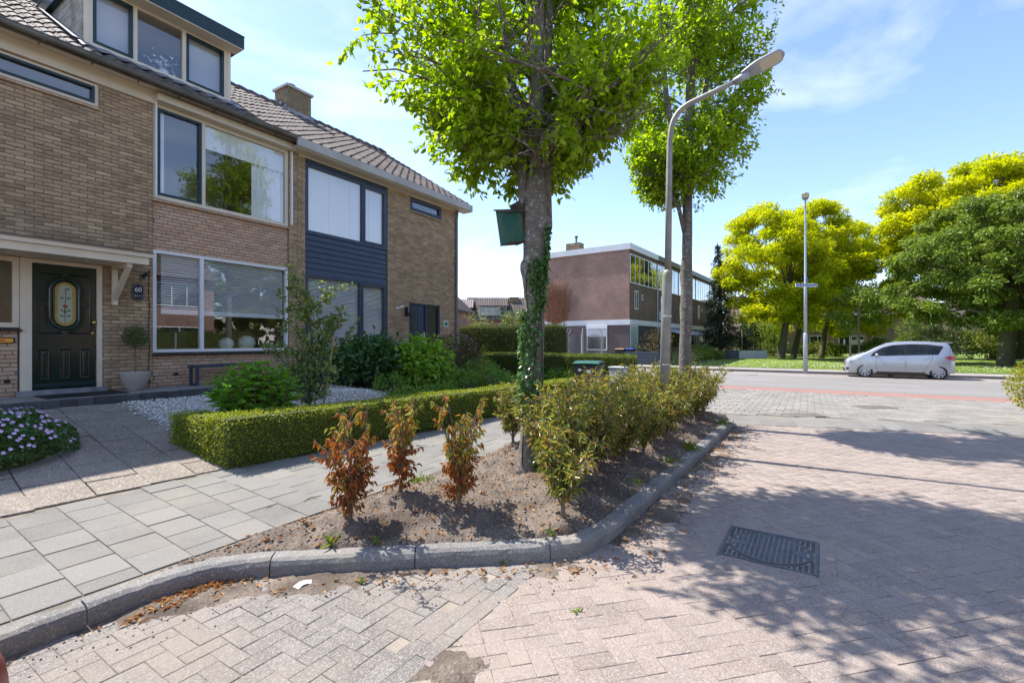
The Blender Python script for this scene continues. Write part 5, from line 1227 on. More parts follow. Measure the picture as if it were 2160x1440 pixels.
# ------------------------------------------------------------------ hedges
leaf_mat('box_leaf', [(.16,.205,.02),(.23,.285,.028),(.31,.355,.045),(.43,.45,.07)], .4, .42, .25, patch=5)
leaf_mat('privet_leaf', [(.08,.12,.018),(.13,.17,.024),(.20,.22,.035)], .35, .45, .3, patch=3)
leaf_mat('cypress_leaf', [(.055,.08,.02),(.09,.115,.03),(.13,.145,.04)], .3, .6, .2, patch=2)
mat('hedge_core', (.055,.07,.018), rough=1)
def hedge(name, segs, label, zf, h, leafm, dens, ls, lw, rough=.02, group=None, cat='hedge'):
    """segs: boxes (x0,x1,y0,y1); top follows the ground zf(y)+h"""
    x0, y0 = segs[0][0], segs[0][2]; t = wempty(name, (x0,y0,zf(y0)), label, cat, group); core = MB(); P = []; D = []
    for (a, b, c, d) in segs:
        i = .03
        core.add([(a+i,c+i,zf(c)-.02),(b-i,c+i,zf(c)-.02),(b-i,d-i,zf(d)-.02),(a+i,d-i,zf(d)-.02),(a+i,c+i,zf(c)+h-i),(b-i,c+i,zf(c)+h-i),(b-i,d-i,zf(d)+h-i),(a+i,d-i,zf(d)+h-i)], [(0,3,2,1),(4,5,6,7),(0,1,5,4),(1,2,6,5),(2,3,7,6),(3,0,4,7)])
        for nrm, area in (((0,-1,0),(b-a)*h),((-1,0,0),(d-c)*h),((1,0,0),(d-c)*h),((0,0,1),(b-a)*(d-c)),((0,1,0),(b-a)*h*.6)):
            n = int(area*dens); u = rng.random(n); v = rng.random(n); dp = rng.normal(size=n)*rough + .012*np.sin(u*(b-a)*9)*np.sin(v*7)
            if nrm[2]: q = np.stack([a+u*(b-a), c+v*(d-c), zf(c+v*(d-c))+h+dp], 1)
            elif nrm[0]: yy = c+u*(d-c); q = np.stack([(a if nrm[0] < 0 else b)+dp, yy, zf(yy)+v*h], 1)
            else: xx = a+u*(b-a); yy = c if nrm[1] < 0 else d; q = np.stack([xx, np.full(n,yy)+dp, zf(yy)+v*h], 1)
            # rounded shoulders
            q[:,2] -= 0
            P.append(q); D.append(np.tile(nrm,(n,1))*.8 + rng.normal(size=(n,3))*.7 + [0,0,.25])
    core.build('core', 'hedge_core', t); P = np.concatenate(P); D = np.concatenate(D); n = len(P); l_ = rng.uniform(.6,1.2,n)*ls
    leaves('foliage', P, D, l_, l_*lw, leafm, t, shape=4, fold=.1, droop=.05); return t
hb_ = hedge('box_hedge', [(2.72,11.9,5.40,5.83),(2.72,3.08,5.83,6.75)], 'low clipped box hedge along the pavement in front of gardens', lambda y: np.asarray(y)*0, 1.0, 'box_leaf', 2500, .024, .65, .014)
def hedge_fit(o):      # unit-high hedge -> follows the pavement at its foot, clipped along a slightly sinking line on top
    me = o.data; n = len(me.vertices); co = np.empty(n*3, np.float32); me.vertices.foreach_get('co', co); co = co.reshape(-1,3)
    if o.name.startswith('foliage'):
        b = co.reshape(-1,4,3)[:,:1,:]; base = np.repeat(b, 4, 1).reshape(-1,3)
    else: base = co
    k = np.clip(1-(base[:,0]-2.6)*.218, .15, 1); bot = .12+.07*k*1.9 + np.maximum(0, base[:,1]-5.83)*.06; top = .80-.0207*(base[:,0]-2.7) + .010*np.sin(base[:,0]*2.3)*(base[:,2] > .99) - .045*(base[:,1] > 5.9)
    co[:,2] = bot + base[:,2]*(top-bot) + (co[:,2]-base[:,2]); me.vertices.foreach_set('co', co.ravel()); me.update()
for o in hb_.children: hedge_fit(o)
hedge('privet_hedge', [(13.5,14.3,4.5,9.8)], 'waist high clipped hedge behind the wheelie bin', lambda y: np.asarray(y)*0+.08, 1.13, 'privet_leaf', 2600, .036, .6, .022)
hedge('cypress_hedge', [(17.0,18.0,8.6,13.6)], 'tall dark hedge standing before the flat roofed building', lambda y: np.asarray(y)*0+.05, 2.22, 'cypress_leaf', 1500, .055, .45, .045)
# ------------------------------------------------------------------ garden plants
leaf_mat('hydrangea', [(.10,.24,.026),(.15,.33,.036),(.22,.42,.055)], .4, .4, .3)
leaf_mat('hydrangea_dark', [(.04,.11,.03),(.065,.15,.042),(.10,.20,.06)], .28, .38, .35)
leaf_mat('hydrangea_painted_sun', [(.16,.30,.025),(.23,.40,.045),(.31,.47,.075)], .42, .38, .35)  # brighter leaves: sunlight on this bush is put into the colour
leaf_mat('azalea', [(.09,.10,.035),(.14,.12,.05),(.16,.14,.05)], .25, .5, .3)
leaf_mat('geranium', [(.065,.15,.04),(.10,.20,.055),(.15,.26,.085)], .25, .5, .3)
leaf_mat('groundcover', [(.10,.21,.02),(.15,.28,.035),(.22,.34,.07)], .35, .45, .3)
leaf_mat('apple_leaf', [(.10,.16,.05),(.15,.22,.065),(.21,.28,.09),(.32,.37,.07)], .3, .45, .35)
mat('pink_flower', (.62,.42,.68), rough=.6); mat('pink_deep', (.45,.12,.30), rough=.6); mat('flower_bud', (.35,.42,.12), rough=.7)
def bush(name, c, r, n, lm, ls, lw, label, group=None, stems=10, droop=.35, flat=1.0, cat='shrub', tipup=.25, hollow=.55):
    """dome of leaves in clumps on radiating stems"""
    t = wempty(name, (c[0],c[1],c[2]), label, cat, group); rx, ry, rz_ = r; st = MB(); P = []; D = []
    nc = max(12, n//34)
    for k in range(nc):
        u = norm(rng.normal(size=(1,3)))[0]; u[2] = abs(u[2]) if random.random() < .85 else -abs(u[2])*.35
        rad = hollow + (1-hollow)*random.random()**.6
        q = np.array([c[0]+u[0]*rx*rad, c[1]+u[1]*ry*rad, c[2]+rz_*.38+u[2]*rz_*.62*rad])
        q[2] = max(q[2], c[2]+.04)
        if k % 3 == 0: st.tube([(c[0]+random.gauss(0,.04),c[1]+random.gauss(0,.04),c[2]), ((c[0]+q[0])/2,(c[1]+q[1])/2,c[2]+(q[2]-c[2])*.62), tuple(q)], [.010,.008,.004], 5, False)
        m_ = n//nc; pp = q[None] + rng.normal(size=(m_,3))*ls*1.0; out = np.tile(u,(m_,1)); P.append(pp); D.append(out*.6 + rng.normal(size=(m_,3))*.65 + [0,0,tipup-droop])
    st.build('stems', 'stem_brown', t); P = np.concatenate(P); D = np.concatenate(D); P[:,2] = np.maximum(P[:,2], c[2]+.01); l_ = rng.uniform(.6,1.15,len(P))*ls
    leaves('foliage', P, D, l_, l_*lw, lm, t, fold=.15, droop=.2); return t
def gpt(px, Y, dz=0): p = on_y(px, 720, Y); return (p.x, p.y, zg(p.y,p.x)+dz)
# bright hydrangea in the gravel: leafy upright shoots, rosettes at the tips
hy = gpt(540, 6.65); t = wempty('hydrangea_bush', hy, 'bright green leafy hydrangea standing in gravel behind the box hedge', 'shrub', 'hydrangea bushes in the gardens')
st = MB(); P = []; D = []; S = []
for k in range(74):
    a = k*2.399; rr = .58*math.sqrt((k+.5)/74); top = Vector((hy[0]+math.cos(a)*rr*1.05, hy[1]+math.sin(a)*rr*.9, hy[2]+.96*(1-.34*(rr/.58)**2.6)+random.gauss(0,.03))); bs_ = Vector((hy[0]+math.cos(a)*rr*.35, hy[1]+math.sin(a)*rr*.35, hy[2]))
    pts = [bs_, bs_.lerp(top,.5)+rv(.02), top]; st.tube(pts, [.006,.005,.004], 5, False)
    for lv_ in range(9):
        tt = .25+.75*lv_/8; q = along(pts, tt); 
        for s_ in range(4 if lv_ > 5 else 2):
            b_ = random.uniform(0,6.28); P.append(q); D.append(Vector((math.cos(b_), math.sin(b_), .15+.5*(lv_ > 6)-.2*(lv_ < 4)))); S.append(.155 if 1 < lv_ < 7 else .095)
st.build('stems', 'stem_brown', t); S = np.array(S)*rng.uniform(.75,1.15,len(S)); leaves('foliage', np.array(P), np.array(D), S, S*.5, 'hydrangea', t, fold=.15, droop=.28)
q = gpt(780, 9.1); hyd = bush('hydrangea_bush', q, (.98,.64,1.0), 3200, 'hydrangea_dark', .15, .70, 'dark green hydrangea with pale buds under the navy window', 'hydrangea bushes in the gardens')
P = norm(rng.normal(size=(40,3))); P[:,2] = np.abs(P[:,2])*.9+.1; P[:,1] = -np.abs(P[:,1])*.6; bo = P*[.95,.62,.62]+[q[0],q[1],q[2]+.38]
leaves('flower_heads', bo, rng.normal(size=(40,3))*[1,1,.2], .07, .07, 'flower_bud', hyd, shape=4, fold=.4)
q = gpt(893, 8.35); bush('hydrangea_bush', q, (.72,.56,1.04), 2800, 'hydrangea_painted_sun', .15, .72, 'bright green hydrangea coloured as if sunlit in front of the navy door', 'hydrangea bushes in the gardens')
q = gpt(822, 7.9); bush('low_shrub', q, (.42,.35,.42), 900, 'groundcover', .06, .5, 'low fine leaved shrub between the two round hydrangeas', 'small plants in the end garden')
q = gpt(955, 9.1); az = bush('azalea_bush', q, (1.05,.75,1.3), 7500, 'azalea', .05, .55, 'reddish brown azalea with few pink flowers beside the navy door', None)
P = norm(rng.normal(size=(60,3))); P[:,2] = np.abs(P[:,2])*.7+.5; P[:,1] = -np.abs(P[:,1]); bo = P*[1.0,.7,.7]+[q[0],q[1],q[2]+.45]; leaves('blossom', bo, rng.normal(size=(60,3)), .05, .045, 'pink_deep', az, shape=4)
for px, Y, r, n, lab, lm in ((975,7.4,(.6,.45,.50),1700,'low sunlit leafy plant left of the climbing vine','groundcover'),(1040,7.2,(.65,.5,.52),1900,'soft light green perennial right of the climbing vine','groundcover'),(1140,7.6,(.9,.6,.52),2300,'fresh green perennial clump behind the ivy trunk','groundcover'),(1180,6.6,(.6,.4,.46),1500,'low green mound at the hedge end near the bin','groundcover'),(925,7.0,(.5,.35,.36),1200,'small plant at hedge foot below the sun-coloured hydrangea','groundcover'),(860,6.9,(.5,.35,.36),1200,'low green plant behind the hedge left of sun-coloured hydrangea','groundcover'),(1075,6.5,(.6,.4,.40),1500,'light green ground plant behind hedge left of ivy trunk','groundcover'),(1010,8.2,(.7,.5,.60),1700,'bushy green perennial in front of the reddish azalea','groundcover')):
    bush('garden_plant', gpt(px, Y), r, n, lm, .07, .5, lab, 'small plants in the end garden', cat='plant')
# slim yellow-green climber on a stake
q = gpt(1020, 7.1); t = wempty('climbing_vine', q, 'slim yellow green vine climbing a thin stake in the end garden', 'vine'); MB().tube([q,(q[0]+.02,q[1],q[2]+1.25)], .008, 6).build('stake', 'stem_brown', t)
P = np.array([(q[0]+random.gauss(0,.05), q[1]+random.gauss(0,.05), q[2]+random.random()*1.25) for _ in range(260)]); leaf_mat('vine_leaf', [(.16,.19,.03),(.24,.25,.04),(.33,.28,.05)], .4); leaves('foliage', P, rng.normal(size=(260,3))+[0,0,-.4], .05, .035, 'vine_leaf', t)
# cranesbill mound with lilac flowers beside the path
q = on_z(30, 950, .42); q = Vector((1.22,7.45,0)); gz = zg(q.y); t = wempty('cranesbill_mound', (q.x,q.y,gz), 'low cranesbill mound covered in small lilac flowers beside the path', 'plant')
n = 15000; th = rng.uniform(0,6.28,n); rr = np.sqrt(rng.random(n)); hgt = .40*np.sqrt(np.maximum(0,1-rr**2.6)); lump = .04*np.sin(th*5+rr*7)+.03*np.sin(th*9-rr*11)
P = np.stack([q.x-.28+np.cos(th)*rr*1.08, q.y+np.sin(th)*rr*.95, 0*rr],1); P[:,2] = .253+.099*(P[:,1]-5.4) + (hgt+lump)*rng.uniform(.72,1,n)+.02
D = np.stack([np.cos(th)*rr, np.sin(th)*rr, .5+0*rr],1)+rng.normal(size=(n,3))*.6; leaves('foliage', P, D, rng.uniform(.022,.045,n), rng.uniform(.02,.035,n), 'geranium', t, shape=4)
mesh_obj('core', [(q.x-.28+math.cos(a)*r*.97, q.y+math.sin(a)*r*.85, zg(q.y+math.sin(a)*r*.85)+.34*math.sqrt(max(0,1-r**2.6))-.05) for r in (1,.9,.7,.4,.01) for a in [2*math.pi*k/24 for k in range(24)]], [(i*24+j,i*24+(j+1)%24,(i+1)*24+(j+1)%24,(i+1)*24+j) for i in range(4) for j in range(24)], 'hedge_core', t, True)
fl = MB()
for k in range(330):
    a = random.uniform(0,6.28); r = math.sqrt(random.random())*.97; h = .40*math.sqrt(max(0,1-r**2.6))+.04*math.sin(a*5+r*7)+.03*math.sin(a*9-r*11); c = Vector((q.x-.28+math.cos(a)*r*1.08, q.y+math.sin(a)*r*.95, 0)); c.z = zg(c.y)+h+.045
    nrm = (Vector((math.cos(a)*r*.7, math.sin(a)*r*.7-.45, .8))+rv(.2)).normalized(); u = nrm.orthogonal().normalized(); v = nrm.cross(u); pr_ = .0165
    for m_ in range(5):
        b = 2*math.pi*m_/5; d = u*math.cos(b)+v*math.sin(b); e = u*math.cos(b+1.57)+v*math.sin(b+1.57); fl.add([c, c+d*pr_*.8+e*pr_*.6+nrm*.002, c+d*pr_*1.25+nrm*.003, c+d*pr_*.8-e*pr_*.6+nrm*.002], [(0,1,2,3)])
fl.build('blossoms', 'pink_flower', t)
# young apple tree held by two stakes
q = gpt(655, 7.0); mat('stake', (.36,.25,.15), (.28,.19,.11), 10, .8); t = wempty('young_apple_tree', q, 'young leafy apple tree tied to wooden stakes in the white gravel', 'tree')
st = MB(); P = []; D = []
tr_p = [Vector(q)+Vector((0,0,-.02)), Vector(q)+Vector((-.02,0,.35)), Vector(q)+Vector((0,.02,.8)), Vector(q)+Vector((.04,.02,1.3)), Vector(q)+Vector((-.02,.02,1.75)), Vector(q)+Vector((.02,.0,2.05))]
MB().tube(tr_p, [.035,.032,.026,.02,.012,.006], 10).build('trunk', 'bark_mossy', t, True)
lims = []
for k in range(15):
    p = along(tr_p, .12+.8*k/15); a = (0 if k % 2 else math.pi) + random.gauss(0,.6) - YAW*0; side = rgt*(1 if k % 2 else -1)
    d = side*1.0 + rv(.25) + Vector((0,0,1.1)); lp, lr = limb(p, d, random.uniform(.45,.95), .012, 6, .12, .02); st.tube(lp, lr, 5, False); lims.append(lp)
lp, lr = limb(along(tr_p,.25), -rgt*1.1+Vector((0,0,1.35)), 1.35, .016, 7, .08); st.tube(lp, lr, 6, False); lims.append(lp)
lp, lr = limb(along(tr_p,.3), rgt*.9+Vector((0,0,1.4)), 1.2, .014, 7, .08); st.tube(lp, lr, 6, False); lims.append(lp)
for lp in lims:
    for s_ in range(9):
        b = along(lp, .1+.9*s_/9); d = rv(.8); 
        for m_ in range(17): P.append(b+d*.14*random.random()+rv(.035)); D.append(d*.4+rv(.6)+Vector((0,0,-.3)))
st.build('branches', 'bark_mossy', t, True); leaves('foliage', np.array(P), np.array(D), rng.uniform(.05,.09,len(P)), rng.uniform(.034,.056,len(P)), 'apple_leaf', t, fold=.25, droop=.25)
for sx, tx in ((-.05,-.30),(.08,.36)):
    a = Vector(q)+rgt*(sx*1.0)*2.2+Vector((0,0,-.02)); b = Vector(q)+rgt*tx*1.0+Vector((0,-.05,1.35 if tx > 0 else 1.15)); b = a + (b-a)
    MB().tube([a, b], .016, 8).build('stake', 'stake', t)
MB().lathe((q[0]+.75,q[1]+1.3,zg(q[1]+1.3)), [(.16,0),(.17,.28),(.155,.28),(.15,.05)], 4).build('planter_block', 'dark_brick', label='small dark square planter in the gravel by the navy wall', cat='planter')
# ------------------------------------------------------------------ lamp post in the bed
mat('galv', (.30,.295,.28), (.40,.39,.365), 5, .6, .001, 60, metal=.35, dirt=((.20,.215,.13), 1.6, .5, .72, .75))
mat('galv_blue', (.36,.39,.45), (.42,.45,.50), 4, .5, metal=.4)
mat('lens', (.62,.58,.48), rough=.25); mat('tape_white', (.75,.75,.73), rough=.4); mat('sticker_blue', (.05,.30,.65), rough=.4)
LB = on_z(1398, 915, .26); lp_ = wempty('lamp_post', (LB.x,LB.y,.18), 'grey street lamp post with bent arm standing in the planting bed', 'lamp post', 'street lamps')
lx, ly = LB.x, LB.y; le = .012
lj = on_x(1409,575,lx); MB().tube([(lx,ly,.1),(lx,lj.y+.01,lj.z-.06),(lx,lj.y+.002,lj.z),(lx,lj.y,lj.z+.04)], [.074,.070,.068,.050], 18).build('lower_pole', 'galv', lp_, True)
ap = [(lx,lj.y,lj.z)] + [tuple(on_x(px,py,lx)) for px, py in ((1411,400),(1412,330),(1413,296),(1416,270),(1421,254),(1429,240),(1439,229),(1452,220),(1470,211),(1510,192),(1560,168))]
MB().tube(ap, [.050,.045,.042,.042,.041,.041,.040,.040,.039,.038,.035,.032], 14).build('arm', 'galv', lp_, True)
def lamp_head(parent, o, ax, up, ln, wd, m, lens='lens', name='head'):
    o = Vector(o); ax = Vector(ax).normalized(); up = (Vector(up)-ax*Vector(up).dot(ax)).normalized(); s = ax.cross(up); n = 14; vs = []; fs = []; prof = []
    for k in range(n+1):
        t = k/n; wdt = wd*(.45+.55*math.sin(min(1,t*2.2)*math.pi/2))*(1 if t < .82 else math.sqrt(max(.02,1-((t-.82)/.18)**2))); h = .055*(1-.45*t); prof.append((t*ln, wdt, h))
    for l_, w_, h in prof:
        c = o+ax*l_; vs += [c-s*w_*.96-up*.010, c-s*w_+up*h*.35, c-s*w_*.55+up*h, c+s*w_*.55+up*h, c+s*w_+up*h*.35, c+s*w_*.96-up*.010]
    for k in range(n):
        for j in range(6): a, b = k*6+j, k*6+(j+1)%6; fs.append((a,b,b+6,a+6))
    fs += [tuple(range(6))[::-1], tuple(n*6+j for j in range(6))]
    hd = mesh_obj(name, vs, fs, m, parent, True)
    pts = []
    for k in range(6, n): pts.append((prof[k][0], prof[k][1]*.78))
    pl_ = [o+ax*a+s*b-up*.0125 for a, b in pts]+[o+ax*a-s*b-up*.0125 for a, b in pts[::-1]]; mesh_obj('lens', pl_, [tuple(range(len(pl_)))], lens, hd); return hd
h0, h1 = on_x(1566,160,lx), on_x(1655,112,lx); hdv = h1-h0; hl = hdv.length; hdv = hdv.normalized()
MB().tube([on_x(1548,174,lx), on_x(1580,155,lx)], .05, 12).build('spigot', 'galv_blue', lp_, True)
lamp_head(lp_, h0, hdv, (.35,0,1), hl, .115, 'galv_blue')
for z, m_, h in ((2.02,'tape_white',.016),(1.30,'tape_white',.012)):
    MB().lathe((lx,ly+(lj.y-ly)*z/lj.z,z), [(.0735,0),(.0738,h),(.071,h)], 18, False).build('tape_band', m_, lp_)
MB().box(lx-.03,lx+.03,ly-.078,ly-.074,2.05,2.13).build('sticker', 'sticker_blue', lp_).rotation_euler = (0,0,0)
# ------------------------------------------------------------------ lamp with the street name sign across the road
fb = on_z(1699, 783, .13); fp = wempty('lamp_post', (fb.x,fb.y,.12), 'tall blue grey lamp post with street name sign across the road', 'lamp post', 'street lamps'); fxx, fyy = fb.x, fb.y
fd = fb.x*ca+fb.y*sa; ftop = at_depth(1701, 418, fd).z
MB().tube([(fxx,fyy,.05),(fxx,fyy,2.0),(fxx,fyy,2.08)], [.10,.10,.075], 12).build('lower_pole', 'galv_blue', fp, True)
MB().tube([(fxx,fyy,2.06),(fxx,fyy,4.55),(fxx,fyy,4.6),(fxx,fyy,8.3),(fxx-.05,fyy,8.8),(fxx-.25,fyy,ftop-.12)], [.075,.075,.06,.045,.04,.035], 10).build('upper_pole', 'galv_blue', fp, True)
lamp_head(fp, (fxx-.2,fyy,ftop-.16), (-.96,0,.28), (0,0,1), .7, .16, 'galv')
sz_ = at_depth(1703, 602, fd).z; mat('sign_blue', (.012,.07,.28), rough=.35); s0, s1 = at_depth(1679,604,fd), at_depth(1725,600,fd)
sgn = empty('street_sign', (fxx-.08,fyy-.04,sz_), 'blue street name sign reading Van Hogendorpweg on the far lamp post', 'sign', rz=YAW-R(90)+R(4))
MB().box(-.58,.58,-.012,.012,-.085,.085).build('rim', 'letter_white', sgn); MB().box(-.555,.555,-.0135,-.0122,-.065,.065).build('panel', 'sign_blue', sgn)
text_obj('lettering', 'Van Hogendorpweg', .125, 'letter_white', sgn, (0,-.0145,-.0), (R(90),0,0), .0008)
MB().box(fxx-.06,fxx+.06,fyy-.10,fyy-.08,sz_+.15,sz_+.4).build('side_plate', 'sticker_blue', fp)
# ------------------------------------------------------------------ wheelie bin and utility box
mat('bin_brown', (.040,.032,.028), (.055,.045,.038), 3, .45); mat('bin_green', (.022,.10,.055), rough=.4); mat('bin_dark', (.015,.02,.02), rough=.5); mat('bin_side', (.13,.17,.13), (.10,.13,.10), 3, .6); mat('box_grey', (.42,.44,.44), rough=.6)
def wheelie_bin(loc, rz, lidm, bodym, label, sidem=None, h=1.05, group='wheelie bins'):
    b = empty('wheelie_bin', loc, label, 'bin', group, rz=rz); w0, w1, d0, d1 = .24, .285, .27, .34; hb = h*.92
    MB().add([(-w0,-d0,.03),(w0,-d0,.03),(w0,d0,.12),(-w0,d0,.12),(-w1,-d1,hb),(w1,-d1,hb),(w1,d1,hb),(-w1,d1,hb)], [(0,3,2,1),(4,5,6,7),(0,1,5,4),(1,2,6,5),(2,3,7,6),(3,0,4,7)]).build('body', bodym, b)
    MB().bbox(-w1-.02,w1+.02,-d1-.02,d1+.02,hb-.06,hb-.002,.01).build('rim', 'bin_dark', b)
    lv = []; n = 8
    for k in range(n+1):
        t = k/n; y = -d1-.035+t*(2*d1+.09); z = hb+.012+.055*math.sin(t*math.pi)**.6
        for x, dz in ((-w1-.03,-.012),(-w1-.01,.012),(-.1,.018),(.1,.018),(w1+.01,.012),(w1+.03,-.012)): lv.append((x,y,z+dz))
    fs = [(k*6+j,k*6+j+1,(k+1)*6+j+1,(k+1)*6+j) for k in range(n) for j in range(5)]; top = len(lv)
    lv += [(x,y,z-.02) for x, y, z in lv]; fs += [(top+b_,top+a,top+d,top+c) for a, b_, c, d in [(f[0],f[1],f[3],f[2]) for f in fs[:n*5]]]
    mesh_obj('lid', lv, fs, lidm, b, False)
    MB().tube([(-w1+.02,d1+.05,hb-.03),(w1-.02,d1+.05,hb-.03)], .018, 8).build('handle', 'bin_dark', b)
    for s in (-1,1): MB().tube([(s*.20,d0+.03,.10),(s*.26,d0+.03,.10)], .10, 16).build('wheel', 'bin_dark', b)
    if sidem: MB().prism([(-w0-.003,-d0*.95,.12),(-w0-.003,d0*.2,.12),(-w1-.003,d1*.2,hb-.08),(-w1-.003,-d1*.95,hb-.08)], (-.004,0,0)).build('side_streak', sidem, b)
    return b
bp = at_depth(1243, 780, 11.2); wb = wheelie_bin((bp.x,bp.y,.15), YAW-R(90)-R(24), 'bin_green', 'bin_brown', 'brown wheelie bin with green lid in front of the clipped hedge', 'bin_side')
MB().box(.02,.12,-.345,-.34,.75,.85).build('label_sticker', 'letter_white', wb); MB().box(-.17,-.10,-.348,-.342,.82,.87).build('label_sticker', 'letter_white', wb)
bp = at_depth(1306, 800, 11.9); ub = empty('utility_box', (bp.x,bp.y,.12), 'small pale grey utility cabinet at the end of the clipped hedge', 'cabinet', rz=R(-6)); MB().bbox(-.16,.16,-.20,.20,0,.86,.01).build('body', 'box_grey', ub); MB().bbox(-.18,.18,-.22,.22,.862,.90,.01).build('lid', 'box_grey', ub); MB().box(-.164,-.161,-.16,.16,.1,.8).build('door', 'white_frame', ub)
# ------------------------------------------------------------------ flat roofed terrace across the road
def brick_tex(name, c1, c2, mortar, L_, H_, msize=.008, dirt=None):
    m = mat(name, c1, c2, 4, .9); t = m.node_tree; p = [n for n in t.nodes if n.type == 'BSDF_PRINCIPLED'][0]
    bt = N(t, 'ShaderNodeTexBrick'); bt.inputs['Color1'].default_value = (*c1,1); bt.inputs['Color2'].default_value = (*c2,1); bt.inputs['Mortar'].default_value = (*mortar,1); bt.inputs['Scale'].default_value = 1; bt.inputs['Mortar Size'].default_value = msize; bt.inputs['Brick Width'].default_value = L_; bt.inputs['Row Height'].default_value = H_; bt.inputs['Bias'].default_value = 0
    tcx = N(t, 'ShaderNodeTexCoord'); sp = N(t, 'ShaderNodeSeparateXYZ'); L(t, tcx.outputs['Object'], sp.inputs[0]); ad = N(t, 'ShaderNodeMath', operation='ADD'); L(t, sp.outputs[0], ad.inputs[0]); L(t, sp.outputs[1], ad.inputs[1]); cb = N(t, 'ShaderNodeCombineXYZ'); L(t, ad.outputs[0], cb.inputs[0]); L(t, sp.outputs[2], cb.inputs[1]); L(t, cb.outputs[0], bt.inputs['Vector'])
    nz = N(t, 'ShaderNodeTexNoise'); nz.inputs['Scale'].default_value = .6; nz.inputs['Detail'].default_value = 6; L(t, tcx.outputs['Object'], nz.inputs['Vector']); mr = N(t, 'ShaderNodeMapRange'); mr.inputs[1].default_value = .3; mr.inputs[2].default_value = .7; mr.inputs[3].default_value = .78; mr.inputs[4].default_value = 1.2; L(t, nz.outputs[0], mr.inputs[0])
    hs = N(t, 'ShaderNodeHueSaturation'); L(t, bt.outputs[0], hs.inputs['Color']); L(t, mr.outputs[0], hs.inputs['Value']); L(t, hs.outputs[0], p.inputs['Base Color']); return m
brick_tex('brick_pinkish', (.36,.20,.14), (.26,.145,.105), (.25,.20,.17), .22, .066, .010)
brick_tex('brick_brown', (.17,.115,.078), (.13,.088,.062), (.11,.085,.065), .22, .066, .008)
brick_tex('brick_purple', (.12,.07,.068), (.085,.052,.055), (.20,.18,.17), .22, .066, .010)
brick_tex('brick_row', (.25,.16,.115), (.18,.115,.085), (.19,.15,.125), .22, .066, .010)
mat('white_panel', (.66,.67,.68), (.58,.59,.60), .8, .6, dirt=((.45,.45,.44), 1.2, .5, .8, .4)); mat('grey_panel', (.30,.30,.30), (.24,.24,.24), 1, .6); mat('brown_panel', (.16,.13,.11), rough=.7); mat('blue_panel', (.25,.31,.38), rough=.6)
glass_mat('glass_far', (.75,.8,.82), 1.7, 1.5); mat('glass_green_blind', (.30,.42,.36), (.36,.48,.42), 3, .15, spec=.8); mat('awning', (.38,.40,.42), (.30,.32,.34), 2, .8, stretch=(8,1,1)); mat('shutter', (.60,.61,.62), rough=.6)
C0 = at_depth(1327.8, 720, 33.7); EA = R(-3.3)
eb = empty('flat_roof_terrace', (C0.x,C0.y,.0), 'three storey flat roofed brick terrace with white roof edge across the road', 'building', rz=EA)
def inv_s(px):   # distance along its front for a photo column
    u = (px-1080)/FPX; # C0 + s*d1 has right/forward = u
    d = Vector((math.cos(EA), math.sin(EA))); rf = lambda p: (p[0]*sa-p[1]*ca, p[0]*ca+p[1]*sa)
    r0, f0 = rf(C0); r1, f1 = rf(d); return (u*f0-r0)/(r1-u*f1)
s_u = [0, inv_s(1385.5), inv_s(1431), inv_s(1468)]; UW = s_u[1]; NU = 5; LEN = UW*NU; GW = 8.2
Zb0, Zb1, Zt0, Zt1 = 2.84, 3.22, 8.2, 8.63
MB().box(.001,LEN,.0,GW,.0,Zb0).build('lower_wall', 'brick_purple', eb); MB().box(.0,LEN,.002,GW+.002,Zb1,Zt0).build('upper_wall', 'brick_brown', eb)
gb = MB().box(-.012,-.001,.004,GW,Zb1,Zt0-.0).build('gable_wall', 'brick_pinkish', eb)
MB().box(-.05,LEN,-.06,GW+.02,Zb0+.001,Zb1-.001).build('white_band', 'white_panel', eb)
for k in range(4): MB().box(-.14,-.05 if k else .0,(k)*GW/4+.006-(.14 if k == 0 else 0),(k+1)*GW/4-.006,Zt0,Zt1).build('roof_edge_panel', 'white_panel', eb)
for k in range(NU): MB().box((k*UW+.006) if k else -.05,(k+1)*UW-.006,-.14,-.02,Zt0,Zt1).build('roof_edge_panel', ['white_panel','brown_panel','grey_panel','blue_panel','white_panel'][k], eb)
MB().box(-.04,LEN,-.015,GW,Zt1-.1,Zt1-.06).build('flat_roof', 'grey_panel', eb)
ch2 = MB().box(.3,1.0,GW*.50,GW*.50+1.2,8.4,9.25).build('chimney', 'chimney', eb); MB().tube([(.6,GW*.5+.45,9.2),(.6,GW*.5+.45,9.75)], .08, 10).build('flue', 'zinc', ch2); MB().lathe((.6,GW*.5+.45,9.7), [(.14,0),(.14,.12),(.02,.16)], 12).build('flue_cap', 'zinc', ch2)
def fwin(parent, s0, s1, z0, z1, n, fm='white_frame', gm='glass_far', y=-.02, name='window'):
    f = MB(); fw = .06
    f.box(s0,s1,y-.02,y+.018,z0,z0+fw); f.box(s0,s1,y-.02,y+.018,z1-fw,z1)
    for k in range(n+1): x = s0+(s1-s0)*k/n; f.box(max(s0,x-fw/2),min(s1,x+fw/2),y-.018,y+.018,z0+fw,z1-fw)
    fo = f.build(name, fm, parent)
    for k in range(n): a, b = s0+(s1-s0)*k/n+fw/2, s0+(s1-s0)*(k+1)/n-fw/2; MB().box(a,b,y-.006,y+.0,z0+fw,z1-fw).build('pane', gm, fo)
    return fo
